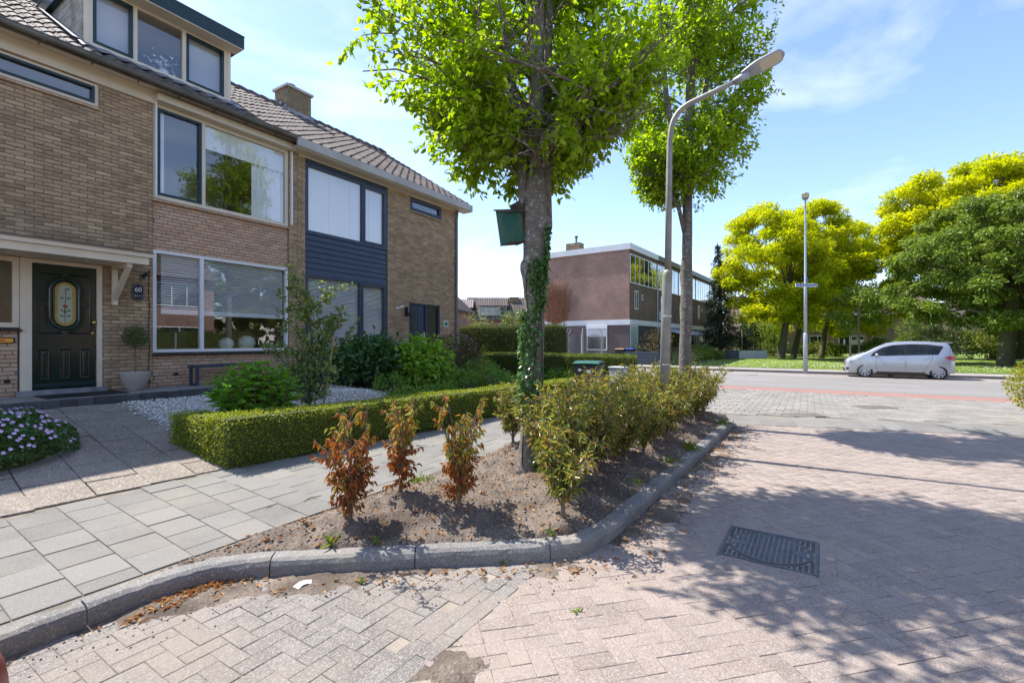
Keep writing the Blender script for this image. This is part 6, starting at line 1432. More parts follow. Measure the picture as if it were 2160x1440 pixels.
# thin dark sheets behind the glass paint in the gloom of unlit rooms
for k in range(NU):
    o_ = k*UW
    MB().box(o_+.05,o_+UW-.25,-.012,-.004,5.85,7.85).build('window_back', 'dark_int', eb); fwin(eb, o_+.02, o_+UW-.22, 5.84, 7.9, 6 if k != 1 else 5, y=-.04)
    MB().box(o_+UW-.2,o_+UW,-.05,-.004,5.8,Zt0-.01).build('pier', 'brick_purple', eb)
    MB().box(o_+.95,o_+1.60,-.012,-.004,4.0,5.35).build('window_back', 'dark_int', eb); fwin(eb, o_+.95, o_+1.62, 4.0, 5.35, 2, y=-.03); fwin(eb, o_+2.35, o_+2.65, 4.75, 5.15, 1, y=-.03)
fwin(eb, .08, 1.55, .6, 2.80, 1, gm='glass_green_blind', y=-.03)
MB().box(1.6,UW-.1,-.02,-.003,.2,2.8).build('door_recess_shade', 'dark_int', eb); MB().tube([(UW,-.07,.3),(UW,-.07,5.8)], .05, 8).build('downpipe', 'galv_blue', eb)  # flat dark panel paints the shade of a door recess
for k in range(1, NU):
    MB().box(k*UW+.3,k*UW+UW-.4,-.02,-.003,.5,2.7).build('window_back', 'dark_int', eb); fwin(eb, k*UW+.35, k*UW+UW-.5, .6, 2.7, 3, y=-.04)
ac = MB().bbox(UW+.35,UW+1.15,-.42,-.08,3.35,4.1,.02).build('air_conditioner', 'white_panel', eb); MB().lathe((0,0,0), [(.28,0),(.28,.01)], 20).build('fan_grille', 'grey_panel', ac).matrix_basis = Matrix.Translation((UW+.75,-.421,3.72)) @ Matrix.Rotation(R(90),4,'X')
for k in (1,): MB().add([(k*UW+.2,-.06,2.75),(k*UW+UW*1.55,-.06,2.75),(k*UW+UW*1.55,-1.9,2.25),(k*UW+.2,-1.9,2.25),(k*UW+.2,-.06,2.71),(k*UW+UW*1.55,-.06,2.71),(k*UW+UW*1.55,-1.9,2.21),(k*UW+.2,-1.9,2.21)], [(0,3,2,1),(4,5,6,7),(0,1,5,4),(1,2,6,5),(2,3,7,6),(3,0,4,7)]).build('awning', 'awning', eb)
# shuttered window in the gable (local: gable is the plane x=0, runs along +y)
g0, g1 = 4.55, 7.2
def gable_y(px): 
    u = (px-1080)/FPX; d = Vector((-math.sin(EA), math.cos(EA))); rf = lambda p: (p[0]*sa-p[1]*ca, p[0]*ca+p[1]*sa); r0, f0 = rf(C0); r1, f1 = rf(d); return (u*f0-r0)/(r1-u*f1)
ya, yb = gable_y(1281), gable_y(1238.5)
gf = MB(); 
for a, b, c, d in ((ya,ya+.07,1.0,2.75),(yb-.07,yb,1.0,2.75),(ya+.07,yb-.07,1.0,1.08),(ya+.07,yb-.07,2.68,2.75)): gf.box(-.06,-.002,a,b,c,d)
gfo = gf.build('window', 'white_frame', eb); MB().box(-.11,-.061,ya-.03,yb+.03,2.60,2.84).build('shutter_box', 'white_frame', gfo); MB().box(-.045,-.035,ya+.07,yb-.07,2.0,2.68).build('roller_shutter', 'shutter', gfo); MB().box(-.04,-.032,ya+.07,yb-.07,1.08,2.0).build('pane', 'glass_far', gfo); MB().box(-.025,-.004,ya+.07,yb-.07,1.08,2.0).build('window_back', 'dark_int', gfo)
# dried climber on the gable
mat('dry_vine', (.27,.125,.075), (.36,.18,.11), 6, .9); vy = gable_y(1172); dv = empty('dried_climber', eb.matrix_basis @ Vector((0,0,0)) if False else (C0.x,C0.y,0), 'rust brown dried climbing plant fanned out on the brick gable', 'climber', rz=EA)
tw2 = MB()
for k in range(300):
    a = random.gauss(0,.42); ln = random.uniform(1.6,3.6)*(1-.25*abs(a)); p = Vector((-.03,vy+random.gauss(0,.35),2.9+random.random()*.5)); pts = [p]; d = Vector((0,math.sin(a),math.cos(a)))
    for s_ in range(5): d = (d+Vector((0,random.gauss(0,.10),random.gauss(0,.05)-.0+.04))).normalized(); q = pts[-1]+d*ln/5; q.x = -.03-random.random()*.14; pts.append(q)
    tw2.tube(pts, [.017,.015,.013,.011,.008,.004], 3, False)
tw2.build('twigs', 'dry_vine', dv)
P = np.stack([-.03-rng.random(1800)*.16, vy+rng.normal(size=1800)*.75, 3.0+rng.random(1800)*3.1],1); keep_ = np.abs(P[:,1]-vy) < (.5+.75*np.sin(np.clip((P[:,2]-2.9)/3.3,0,1)*2.6))
leaves('dry_leaves', P[keep_], rng.normal(size=(keep_.sum(),3)), .07, .03, 'dead_leaf', dv, shape=4)
# fence, trampoline, bins and plants in front of it
mat('fence_dark', (.045,.055,.075), (.06,.07,.09), 2, .6)
ff = empty('garden_fence', (30.75,0,0), 'low dark blue grey board fence before the flat roofed terrace', 'fence'); ya_, yb_ = on_x(1390,750,30.8).y, on_x(1290,750,30.8).y
for k in range(4): MB().bbox(0,.03,ya_,yb_,.17+k*.205,.17+k*.205+.195,.006).build('board', 'fence_dark', ff)
y = ya_
while y < yb_+.1: MB().box(.031,.11,y,y+.09,.05,1.02).build('post', 'fence_dark', ff); y += (yb_-ya_-.09)/3
tb = at_depth(1233, 745, 29.5); tp_ = empty('trampoline', (tb.x,tb.y,.1), 'grey trampoline with sagging safety net before the shuttered window', 'trampoline')
mat('net', (.13,.13,.135), rough=.9); m = MATS['net']; nt2 = m.node_tree; pb = [n for n in nt2.nodes if n.type == 'BSDF_PRINCIPLED'][0]; pb.inputs['Alpha'].default_value = .30
mat('foam', (.36,.35,.33), (.28,.27,.25), 8, .8); mat('pole_grey', (.35,.35,.36), rough=.5)
nn = 6; rr_ = 1.22; pos = []
for k in range(nn):
    a = 2*math.pi*k/nn+.3; x, y = math.cos(a)*rr_, math.sin(a)*rr_; pos.append((x,y)); lean = random.gauss(0,.06)
    MB().tube([(x,y,0),(x*1.02,y*1.02,1.0),(x*1.03+lean,y*1.03,2.0),(x*.9+lean,y*.9,2.35)], .022, 6).build('pole', 'pole_grey', tp_)
    if k in (2,3): MB().tube([(x*1.02,y*1.02,.5),(x*1.02,y*1.02,2.0)], .075, 8).build('foam_sleeve', 'foam', tp_)
MB().lathe((0,0,.62), [(rr_*.98,-.03),(rr_*1.02,0),(rr_*.98,.03),(.01,.0)], 28, False).build('mat', 'black', tp_); MB().lathe((0,0,.66), [(rr_*.82,0),(rr_*1.02,.02),(rr_*1.02,0)], 28, False).build('edge_pad', 'fence_dark', tp_)
vs = []; fs = []; n = 48
for k in range(n+1):
    a = 2*math.pi*k/n+.3; sag = .18*abs(math.sin(a*3)); vs += [(math.cos(a)*rr_,math.sin(a)*rr_,.66),(math.cos(a)*rr_*1.0,math.sin(a)*rr_*1.0,2.05-sag)]
for k in range(n): fs.append((2*k,2*k+2,2*k+3,2*k+1))
mesh_obj('safety_net', vs, fs, 'net', tp_)
mat('bin_lid_tan', (.33,.19,.11), rough=.5); mat('bin_lid_blue', (.03,.06,.35), rough=.5)
for px, lm_, lab in ((1306,'bin_lid_tan','tan lidded bin behind the dark board fence'),(1325,'bin_lid_blue','blue lidded bin behind the dark board fence'),(1356,'bin_dark','black lidded bin behind the dark board fence')):
    q = at_depth(px, 760, 31.8); wheelie_bin((q.x+.3,q.y,.12), R(-90), lm_, 'bin_dark', lab, h=1.07)
leaf_mat('purple_shrub', [(.05,.045,.018),(.085,.07,.025),(.12,.09,.035)], .25, .5, .3); leaf_mat('olive', [(.05,.08,.03),(.09,.12,.05),(.13,.16,.07)], .3, .5, .3)
q = at_depth(1386, 760, 32.5); bush('purple_maple', (q.x,q.y,.12), (1.55,1.3,2.25), 2600, 'purple_shrub', .14, .5, 'rounded brownish shrub in front of the terrace ground floor', stems=4, hollow=.4)
q = at_depth(1440, 768, 31.5); bush('lavender_clump', (q.x,q.y,.13), (1.6,1.0,.85), 1500, 'olive', .18, .18, 'silvery green grassy clump beside the dark board fence', hollow=.3, tipup=.6, cat='plant')
for px, d, r, lab in ((1478,38,(1.3,1.0,1.1),'low green shrub left of the dark spruce foot'),(1532,43,(1.6,1.2,1.9),'glossy shrub at the right of the spruce foot'),(1500,40,(1.0,.8,.8),'small clipped plant under the dark spruce'),(1462,36,(.9,.7,.8),'low pot plant beyond the farther street tree')):
    q = at_depth(px, 745, d); bush('garden_shrub', (q.x,q.y,.12), r, 900, 'leaf_chestnut', .18, .5, lab, 'shrubs before the terrace')
mat('planter_wood', (.10,.085,.055), rough=.8)
for px, wd, mm, lab in ((1471,1.8,'planter_wood','long timber planter past the farther street tree trunk'),(1492,.9,'fence_dark','dark blue square planter left of spruce foot'),(1516,1.5,'planter_wood','brown timber planter below the spruce'),(1540,1.2,'fence_dark','dark blue planter right of the spruce foot'),(1585,2.4,'box_grey','pale grey planter by the small far street lamp')):
    q = at_depth(px, 752, 41); pb_ = empty('planter', (q.x,q.y,.12), lab, 'planter', 'planters before the terrace', rz=YAW-R(90)); MB().bbox(-wd/2,wd/2,-.3,.3,0,.75,.02).build('trough', mm, pb_); MB().box(-wd/2+.05,wd/2-.05,-.25,.25,.752,.77).build('soil', 'garden_soil', pb_)
# ------------------------------------------------------------------ trees beyond the road
YLN = 470
def clump_tree(name, label, base, trunk, tr, clumps, leafm, ls, lw, nl, group=None, bark='bark_mossy', flat=.62, shape=4, droop=-.05, extra_limbs=True, jitter=1.0):
    """trunk: points; clumps: (centre, radius); leaves fill each clump, limbs reach them"""
    t = wempty(name, base, label, 'tree', group); MB().tube(trunk, tr, 12).build('trunk', bark, t, True)
    br = MB(); P = []; D = []; top = Vector(trunk[-1]); mid = Vector(trunk[-2])
    for k, (c, r) in enumerate(clumps):
        c = Vector(c)
        if extra_limbs and k % 5 == 0:
            s = mid.lerp(top, random.random()); m_ = s.lerp(c,.5)+Vector((0,0,-.12*(c-s).length))+rv(.2); br.tube([s, m_, c], [tr[-1]*.55, tr[-1]*.35, tr[-1]*.12], 6, False)
        n = int(nl*r*r); u = norm(rng.normal(size=(n,3))); rad = r*rng.random((n,1))**.45; q = np.array(c)[None]+u*rad*[1,1,flat]
        P.append(q); D.append(u*[1,1,.4]+rng.normal(size=(n,3))*.55+[0,0,droop])
    br.build('branches', bark, t, True); P = np.concatenate(P); D = np.concatenate(D); l_ = rng.uniform(.6,1.2,len(P))*ls
    leaves('crown', P, D, l_, l_*lw, leafm, t, shape=shape, fold=.12, droop=.15); return t
def crown_clumps(px, py, d, rpx, rpy, n, r0, r1, dd=None, bottom=-.55, seed=0):
    """clumps spread through an ellipsoid centred on a photo pixel at depth d"""
    c = at_depth(px, py, d); rx = rpx/FPX*d; rz_ = rpy/FPX*d; ry = dd or rx; out = []; fw = Vector((ca,sa,0)); rg = random.Random(seed)
    while len(out) < n:
        u = Vector((rg.uniform(-1,1), rg.uniform(-1,1), rg.uniform(-1,1)))
        l = u.length
        if l > 1 or u.z < bottom or l < .35: continue
        p = c + rgt*u.x*rx + fw*u.y*ry + Vector((0,0,u.z*rz_)); out.append((p, rg.uniform(r0,r1)))
    return out
def foot(px, d, z=.15): p = at_depth(px, 720, d); p.z = z; return p
def tpts(lst, d): return [at_depth(px, py, d) for px, py in lst]
YL = 'yellow trees on the lawn beyond the road'
clump_tree('robinia_tree', 'yellow leaved tree with leaning trunk left of the sign lamp post', foot(1648,41), tpts([(1646,768),(1648,752),(1652,715),(1658,680),(1662,650),(1668,600)],41), [.36,.32,.27,.24,.21,.15], crown_clumps(1634,575,41,112,145,150,.45,1.05,4.2,-.8,1), 'leaf_yellow', .36, .34, YLN, YL)
clump_tree('robinia_tree', 'yellow leaved tree with bent trunk just behind the sign lamp post', foot(1673,43), tpts([(1671,768),(1674,750),(1682,715),(1690,680),(1700,655),(1712,610)],43), [.30,.27,.23,.21,.18,.13], crown_clumps(1718,560,44,95,130,120,.45,1.05,3.8,-.85,2), 'leaf_yellow', .36, .34, YLN, YL)
clump_tree('robinia_tree', 'yellow leaved tree with slim dark trunk right of the sign lamp post', foot(1733,46), tpts([(1731,762),(1734,745),(1740,700),(1746,670),(1752,650),(1765,600)],46), [.30,.27,.22,.2,.18,.13], crown_clumps(1800,585,47,95,138,130,.5,1.1,4.0,-.85,3), 'leaf_yellow', .38, .34, YLN, YL)
clump_tree('robinia_tree', 'tall yellow tree rising behind the chestnut at the picture edge', foot(2103,40), tpts([(2103,775),(2104,720),(2104,640),(2095,560),(2080,500)],40), [.5,.45,.42,.3,.2], crown_clumps(2060,470,41,178,136,250,.5,1.15,5.5,-.9,4), 'leaf_yellow', .38, .34, YLN, YL)
cb_ = foot(2122,30); clump_tree('chestnut_tree', 'broad dark green chestnut tree with thick trunk behind the silver car', cb_, tpts([(2120,782),(2121,768),(2124,720),(2130,680),(2136,640),(2140,610),(2142,580)],30), [.52,.44,.38,.36,.34,.30,.22], crown_clumps(2150,568,30,240,158,290,.4,.85,6.0,-.8,5), 'leaf_chestnut', .27, .48, 620, 'trees at the lawn edge', 'bark_mossy', .6, 6, -.35)
lb = MB(); lb.tube(tpts([(2128,690),(2105,672),(2075,660),(2040,650)],29.5), [.2,.15,.12,.06], 8, False); lb.build('low_limb', 'bark_smooth', [o for o in bpy.data.objects if o.name.startswith('chestnut_tree')][0], True)
MB().tube(tpts([(2152,778),(2152,720),(2150,640),(2150,560)],41), [.42,.40,.36,.3], 12).build('tree_trunk', 'bark_mossy', label='mossy trunk standing right of the chestnut at the picture edge', cat='tree')
clump_tree('lime_sapling', 'young green tree with thin pale trunk before the far brick row', foot(1812,36), tpts([(1812,770),(1812,740),(1811,690),(1812,640),(1812,600)],36), [.085,.08,.075,.06,.03], crown_clumps(1810,648,36,48,55,26,.4,.8,1.6,-.9,6), 'leaf_chestnut', .22, .55, 300, None, 'bark_smooth', .7, 6, -.3)
clump_tree('lime_tree', 'small pale green tree behind the leaning yellow trunk', foot(1612,52), tpts([(1612,760),(1612,720),(1613,690)],52), [.12,.1,.08], crown_clumps(1612,682,52,42,42,40,.5,.95,2.0,-.9,8), 'leaf_yellow', .3, .4, 200, None)
# dark spruce
sp = foot(1520,42); t = wempty('spruce_tree', sp, 'dark green drooping spruce in front of the flat roofed terrace', 'tree'); H_ = 10.2
MB().tube([sp, sp+Vector((0,0,4)), sp+Vector((-.2,.1,8)), sp+Vector((-.35,.2,H_))], [.22,.17,.08,.02], 10).build('trunk', 'bark_dark', t, True)
P = []; D = []; br = MB(); h = 1.3; k = 0
while h < H_-.1:
    rad = 1.85*(1-(h/H_)**1.15)+.12
    for j in range(9 if h < 7 else 6):
        a = random.uniform(0,6.28); ln = rad*random.uniform(.55,1.1); c = sp+Vector((-.035*h,.02*h,h)); q = c+Vector((math.cos(a)*ln, math.sin(a)*ln, -.22*ln+random.gauss(0,.08))); br.tube([c, c.lerp(q,.5)+Vector((0,0,.08)), q], [.03,.02,.006], 4, False)
        n = int(26*ln+8)
        for s_ in range(n): tt = random.random()**.7; p = c.lerp(q, tt); P.append(p+rv(.06)); D.append(Vector((math.cos(a),math.sin(a),-.9))*.6+rv(.5)+Vector((0,0,-.5)))
    h += .24
br.build('branches', 'bark_dark', t); leaves('crown', np.array(P), np.array(D), rng.uniform(.18,.34,len(P)), .055, 'leaf_conifer', t, shape=4)
# shrubs along the far houses and lawn
leaf_mat('shrub_light', [(.09,.13,.02),(.14,.18,.03),(.20,.22,.04)], .3); leaf_mat('shrub_gold', [(.20,.22,.015),(.28,.28,.02),(.34,.32,.04)], .35)
FS = [(1580,46,(1.6,1.2,3.3),'leaf_conifer','dark evergreen shrub beside the small left street lamp'),(1605,48,(1.8,1.4,3.6),'leaf_chestnut','tall dark green shrub left of the leaning yellow tree'),(1632,50,(1.4,1.2,2.2),'leaf_chestnut','green shrub behind the leaning yellow tree trunk'),(1700,50,(1.7,1.2,1.1),'shrub_light','low light shrub behind the sign lamp post'),(1742,50,(1.2,1.0,1.5),'shrub_light','feathery light shrub left of the far black door'),(1765,49,(1.2,1.0,1.0),'leaf_chestnut','round green shrub below the far black door'),
  (1852,46,(1.4,1.2,1.75),'leaf_chestnut','clipped round shrub above the car bonnet'),(1818,48,(1.6,1.2,1.1),'shrub_light','light green shrub right of the far black door'),(1918,50,(1.0,1.0,4.6),'leaf_chestnut','tall conical evergreen behind the car roof'),(1958,47,(1.6,1.3,3.2),'shrub_light','light round topped shrub behind the car roof'),(1990,50,(1.3,1.2,2.3),'olive','greyish shrub right of the round topped shrub'),
  (2045,38,(2.0,1.4,2.55),'shrub_light','broad leafy hedge bush behind the rear of car'),(2085,38,(1.3,1.2,2.4),'leaf_chestnut','dark hedge bush left of the chestnut trunk'),(1975,58,(2.2,1.6,4.4),'leaf_chestnut','dark tree like bush beyond the round topped shrub'),(1545,50,(1.5,1.3,2.6),'leaf_conifer','dark bush just right of the spruce')]
for px, d, r, lm, lab in FS:
    p = foot(px, d); bush('far_shrub', p, r, 1500, lm, .22, .5, lab, 'shrubs beyond the lawn', hollow=.5)
q = at_depth(2222, 812, 9.3); t = wempty('golden_shrub', (q.x,q.y,.1), 'golden green shrub poking in at the right picture edge', 'shrub'); MB().tube([(q.x,q.y,.05),(q.x,q.y,.6)], .03, 8).build('stem', 'stem_brown', t)
n = 4200; u = norm(rng.normal(size=(n,3))); P = np.array([q.x,q.y,.76])+u*rng.random((n,1))**.4*[.68,.68,.60]; leaves('foliage', P, u+rng.normal(size=(n,3))*.6, rng.uniform(.04,.08,n), .03, 'shrub_gold', t)
# ------------------------------------------------------------------ far brick row and houses
mat('tile_far', (.13,.105,.095), (.19,.155,.14), 3, .7); mt_ = MATS['tile_far']; tt_ = mt_.node_tree; pb = [n for n in tt_.nodes if n.type == 'BSDF_PRINCIPLED'][0]
tcx = N(tt_, 'ShaderNodeTexCoord'); wv = N(tt_, 'ShaderNodeTexWave', wave_type='BANDS', bands_direction='X'); wv.inputs['Scale'].default_value = 1.05; L(tt_, tcx.outputs['Object'], wv.inputs[0]); bpn = N(tt_, 'ShaderNodeBump'); bpn.inputs['Distance'].default_value = .06; L(tt_, wv.outputs[1], bpn.inputs['Height']); L(tt_, bpn.outputs[0], pb.inputs['Normal'])
def tile_strips(parent, x0, x1, y0, z0, y1, z1, m='roof_tile', wdt=.3):
    """rows of wavy tiles over a far slope, joined"""
    n = int((x1-x0)/.075); rows = max(2, int(math.hypot(y1-y0,z1-z0)/.36)); vs = []; 
    X = np.linspace(x0,x1,n+1); Hh = .035*np.cos(2*math.pi*X/wdt); V = []; F = []
    for r in range(rows):
        a, b = r/rows, (r+1)/rows; o_ = len(V)*1
        for tt, lift in ((a,.05),(b,.012)):
            for x, h in zip(X, Hh): V.append((x, y0+(y1-y0)*tt, z0+(z1-z0)*tt+h+lift))
        for k in range(n): F.append((o_+k,o_+k+1,o_+n+1+k+1,o_+n+1+k))
    return np_mesh('tile_field', np.array(V), np.array(F), m, parent, kind='stuff')
def row_house(name, loc, rz, wd, dp, eave, ridge, wallm, label, n=1, windows=(), doors=(), group=None, gm='glass_far'):
    """ridge along local x; front is the local -y side"""
    h = empty(name, loc, label, 'house', group, rz=rz)
    MB().prism([(0,0,0),(0,dp,0),(0,dp,eave),(0,dp/2,ridge),(0,0,eave)], (wd,0,0)).build('wall', wallm, h)
    r = MB(); ov = .35
    for s in (0,1):
        ya, yb = (-ov, dp/2) if s == 0 else (dp+ov, dp/2); za = eave-ov*(ridge-eave)/(dp/2)
        r.add([(-.15,ya,za+.03),(wd+.15,ya,za+.03),(wd+.15,yb,ridge+.05),(-.15,yb,ridge+.05),(-.15,ya,za+.14),(wd+.15,ya,za+.14),(wd+.15,yb,ridge+.16),(-.15,yb,ridge+.16)], [(0,3,2,1),(4,5,6,7),(0,1,5,4),(1,2,6,5),(2,3,7,6),(3,0,4,7)])
    ro = r.build('roof', 'tile_far', h); tile_strips(ro, -.15, wd+.15, -ov, eave-ov*(ridge-eave)/(dp/2)+.14, dp/2, ridge+.16, wdt=.33)
    MB().tube([(-.15,-ov-.04,eave-.12),(wd+.15,-ov-.04,eave-.12)], .07, 8).build('gutter', 'zinc', h)
    for x0, x1, z0, z1, k in windows:
        MB().box(x0+.03,x1-.03,-.012,-.002,z0,z1).build('window_back', 'dark_int', h); fwin(h, x0, x1, z0, z1, k, y=-.035, gm=gm)
    for x0, x1, z1 in doors:
        d = MB().box(x0,x1,-.05,-.003,.15,z1).build('front_door', 'black', h); MB().box(x0-.07,x0-.002,-.06,-.002,.15,z1+.07).build('door_frame', 'white_frame', d); MB().box(x1+.002,x1+.07,-.06,-.002,.15,z1+.07).build('door_frame', 'white_frame', d); MB().box((x0+x1)/2-.1,(x0+x1)/2+.1,-.056,-.051,1.1,1.9).build('pane', 'shutter', d)
    return h
# brick row beyond the lawn (parallel to the picture plane within a few degrees)
A_ = foot(1560,59,0.0); B_ = foot(1990,55,0.0); rzz = math.atan2((B_-A_).y,(B_-A_).x); WL = (B_-A_).length
def rx_(px): # local x on that row for a photo column
    u = (px-1080)/FPX; d = (B_-A_)/WL; rf = lambda p: (p[0]*sa-p[1]*ca, p[0]*ca+p[1]*sa); r0, f0 = rf(A_); r1, f1 = rf(d); return (u*f0-r0)/(r1-u*f1)
cuts = [0, rx_(1672), rx_(1832), rx_(1866+42), WL]
RL = ['left brick row house with skylight behind the yellow trees','middle brick row house with black door behind yellow trees','brick row house with downpipe above the car bonnet','last brick row house beside the conical evergreen']
for k in range(4):
    w_ = cuts[k+1]-cuts[k]; o_ = cuts[k]; lc = A_ + (B_-A_)/WL*o_
    wn = {0:[(1.0,2.2,.8,2.3,2),(3.2,4.2,3.4,4.3,2)], 1:[(rx_(1708)-o_,rx_(1741)-o_,.75,2.35,2),(rx_(1795)-o_,rx_(1822)-o_,.75,2.3,2),(1.2,2.4,3.3,4.3,2),(rx_(1793)-o_,rx_(1815)-o_,3.2,4.2,2)], 2:[(rx_(1870)-o_,rx_(1883)-o_,4.15,4.5,1),(.4,1.5,.8,2.2,1)], 3:[(.6,1.6,.9,2.2,2),(2.5,3.6,3.3,4.3,2)]}[k]
    ds = {1:[(rx_(1770)-o_,rx_(1791)-o_,2.25)]}.get(k, [])
    hh = row_house('row_house', (lc.x,lc.y,.0), rzz, w_-.01, 8.0, 4.85, 7.3, 'brick_row', RL[k], windows=wn, doors=ds, group='brick row beyond the lawn')
    if k == 0: MB().prism([(rx_(1582),1.7,5.98),(rx_(1590),1.7,5.98),(rx_(1590),2.5,6.48),(rx_(1582),2.5,6.48)], (0,-.05,.12)).build('skylight', 'shutter', hh)
    if k == 2: MB().tube([(.25,-.12,.1),(.25,-.12,4.7)], .08, 8).build('downpipe', 'white_panel', hh)
q = foot(2000,66,0); row_house('row_house', (q.x,q.y,0), rzz+R(6), 18, 8.0, 4.9, 7.2, 'brick_row', 'brick house behind the chestnut trunk at the picture edge', windows=[(1.2,2.6,.9,2.3,2),(1.2,2.6,3.3,4.4,2),(6,7.6,.9,2.3,2),(6,7.6,3.3,4.4,2),(10,12,.9,2.3,2)], group='brick row beyond the lawn')
# houses seen between the end gable and the trunk
q = at_depth(950, 720, 46); hA = row_house('gable_house', (q.x,q.y,.0), YAW-R(90)+R(78), 7.0, 8.2, 5.0, 8.8, 'brick_pinkish', 'red brick gable house just past the end house downpipe', group='houses behind the tall hedge')
q = at_depth(985, 720, 62); hB = row_house('dormer_house', (q.x,q.y,.0), YAW-R(90)+R(3), 9.0, 8.0, 4.6, 7.6, 'brick_pinkish', 'brick house with wide window dormer behind the tall hedge', windows=[(4.3,4.8,3.55,3.95,1),(1.6,2.6,2.2,4.2,1)], group='houses behind the tall hedge')
dmr = MB().box(1.6,5.2,.35,3.4,5.05,6.25).build('dormer', 'fence_dark', hB); fwin(hB, 1.6, 5.2, 5.1, 6.2, 4, y=.32)
MB().add([(1.35,.0,6.25),(5.45,.0,6.25),(5.45,3.6,7.55),(1.35,3.6,7.55),(1.35,.0,6.33),(5.45,.0,6.33),(5.45,3.6,7.63),(1.35,3.6,7.63)], [(0,3,2,1),(4,5,6,7),(0,1,5,4),(1,2,6,5),(2,3,7,6),(3,0,4,7)]).build('dormer_roof', 'tile_far', dmr); tile_strips(dmr, 1.35, 5.45, .0, 6.33, 3.6, 7.63, wdt=.33)
dm2 = MB().box(-1.7,.6,.35,3.4,5.05,6.0).build('dormer', 'fence_dark', hB); fwin(hB, -1.3, .3, 5.1, 5.9, 2, fm='sticker_blue', y=.32)
MB().add([(-1.8,.0,6.0),(.8,.0,6.0),(.8,3.6,7.4),(-1.8,3.6,7.4),(-1.8,.0,6.08),(.8,.0,6.08),(.8,3.6,7.48),(-1.8,3.6,7.48)], [(0,3,2,1),(4,5,6,7),(0,1,5,4),(1,2,6,5),(2,3,7,6),(3,0,4,7)]).build('dormer_roof', 'tile_far', dm2)
MB().box(5.7,7.0,2.9,3.7,6.0,7.75).build('chimney', 'chimney', hB)
leaf_mat('larch', [(.14,.18,.03),(.20,.24,.05),(.26,.27,.07)], .35)
q = foot(1012,30,.1); bush('feathery_tree', (q.x,q.y,.1), (1.7,1.4,3.35), 1500, 'larch', .20, .2, 'feathery light green small tree behind the tall hedge', cat='tree', hollow=.35, tipup=.5)
q = foot(1088,33,.1); bush('round_tree', (q.x,q.y,.1), (1.4,1.3,3.7), 1800, 'shrub_light', .16, .5, 'round leafy bush behind the tall hedge left of ivy trunk', cat='tree')
# small street lamps and a notice board on the lawn
for px, d, top, lab in ((1565,44,690,'small lamp post on the path beside the spruce'),(1878,48,690,'small lamp with flat disc cap above the car roof'),(1640,54,712,'thin pale lamp pole behind the leaning yellow tree')):
    p = foot(px, d); hz = at_depth(px, top, d).z; s_ = wempty('path_lamp', p, lab, 'lamp post', 'small path lamps'); MB().tube([p, (p.x,p.y,hz)], [.05,.045], 8).build('pole', 'galv', s_); MB().lathe((p.x,p.y,hz), [(.06,0),(.10,.05),(.34,.20),(.30,.24),(.05,.30)], 16).build('cap', 'galv_blue', s_)
q = foot(1804,38); nb_ = empty('notice_board', q, 'small pale board on two posts in front of the young tree', 'board', rz=YAW-R(90)); MB().box(-.42,.42,-.03,.03,1.25,1.60).build('board', 'cream', nb_)
for s in (-.36,.36): MB().box(s-.05,s+.05,.031,.11,0,1.55).build('post', 'cream', nb_)
# ------------------------------------------------------------------ cars
mat('silver_paint', (.40,.415,.44), rough=.3, metal=.55, coat=.7); mat('red_paint', (.20,.008,.008), rough=.35, spec=.25)
mat('tyre', (.018,.018,.019), rough=.85); mat('rim', (.36,.37,.38), rough=.5, metal=.05); mat('rim_dark', (.03,.03,.032), rough=.6); mat('car_black', (.012,.012,.013), rough=.5); mat('tail_red', (.45,.015,.012), rough=.15, coat=.6); mat('headlamp', (.62,.64,.66), rough=.12, coat=.8); mat('plate_yellow', (.75,.42,.02), rough=.4); mat('seat_grey', (.10,.10,.105), rough=.9)
glass_mat('car_glass', (.30,.36,.36), 2.2, 1.5)
TOP = [(-.76,.56),(-.74,.68),(-.68,.80),(-.58,.90),(-.32,1.02),(-.05,1.12),(.15,1.23),(.36,1.36),(.56,1.47),(.76,1.555),(1.14,1.625),(1.64,1.655),(2.15,1.645),(2.66,1.605),(2.90,1.56),(2.96,1.47),(3.02,1.28),(3.07,1.05),(3.10,.80),(3.11,.62)]
WID = [(-.76,.46),(-.72,.60),(-.6,.72),(-.3,.80),(0,.838),(.6,.85),(2.2,.85),(2.7,.825),(2.95,.77),(3.11,.68)]
PRO = [(.18,.90),(.25,.955),(.40,.99),(.62,1.0),(.82,.99),(.97,.965),(1.05,.94),(1.2,.895),(1.4,.825),(1.55,.76),(1.7,.68)]
def itp(tab, x):
    if x <= tab[0][0]: return tab[0][1]
    for (a, b), (c, d) in zip(tab, tab[1:]):
        if x <= c: return b+(d-b)*(x-a)/(c-a)
    return tab[-1][1]
def side_y(s, z): return itp(WID, s)*itp(PRO, z)
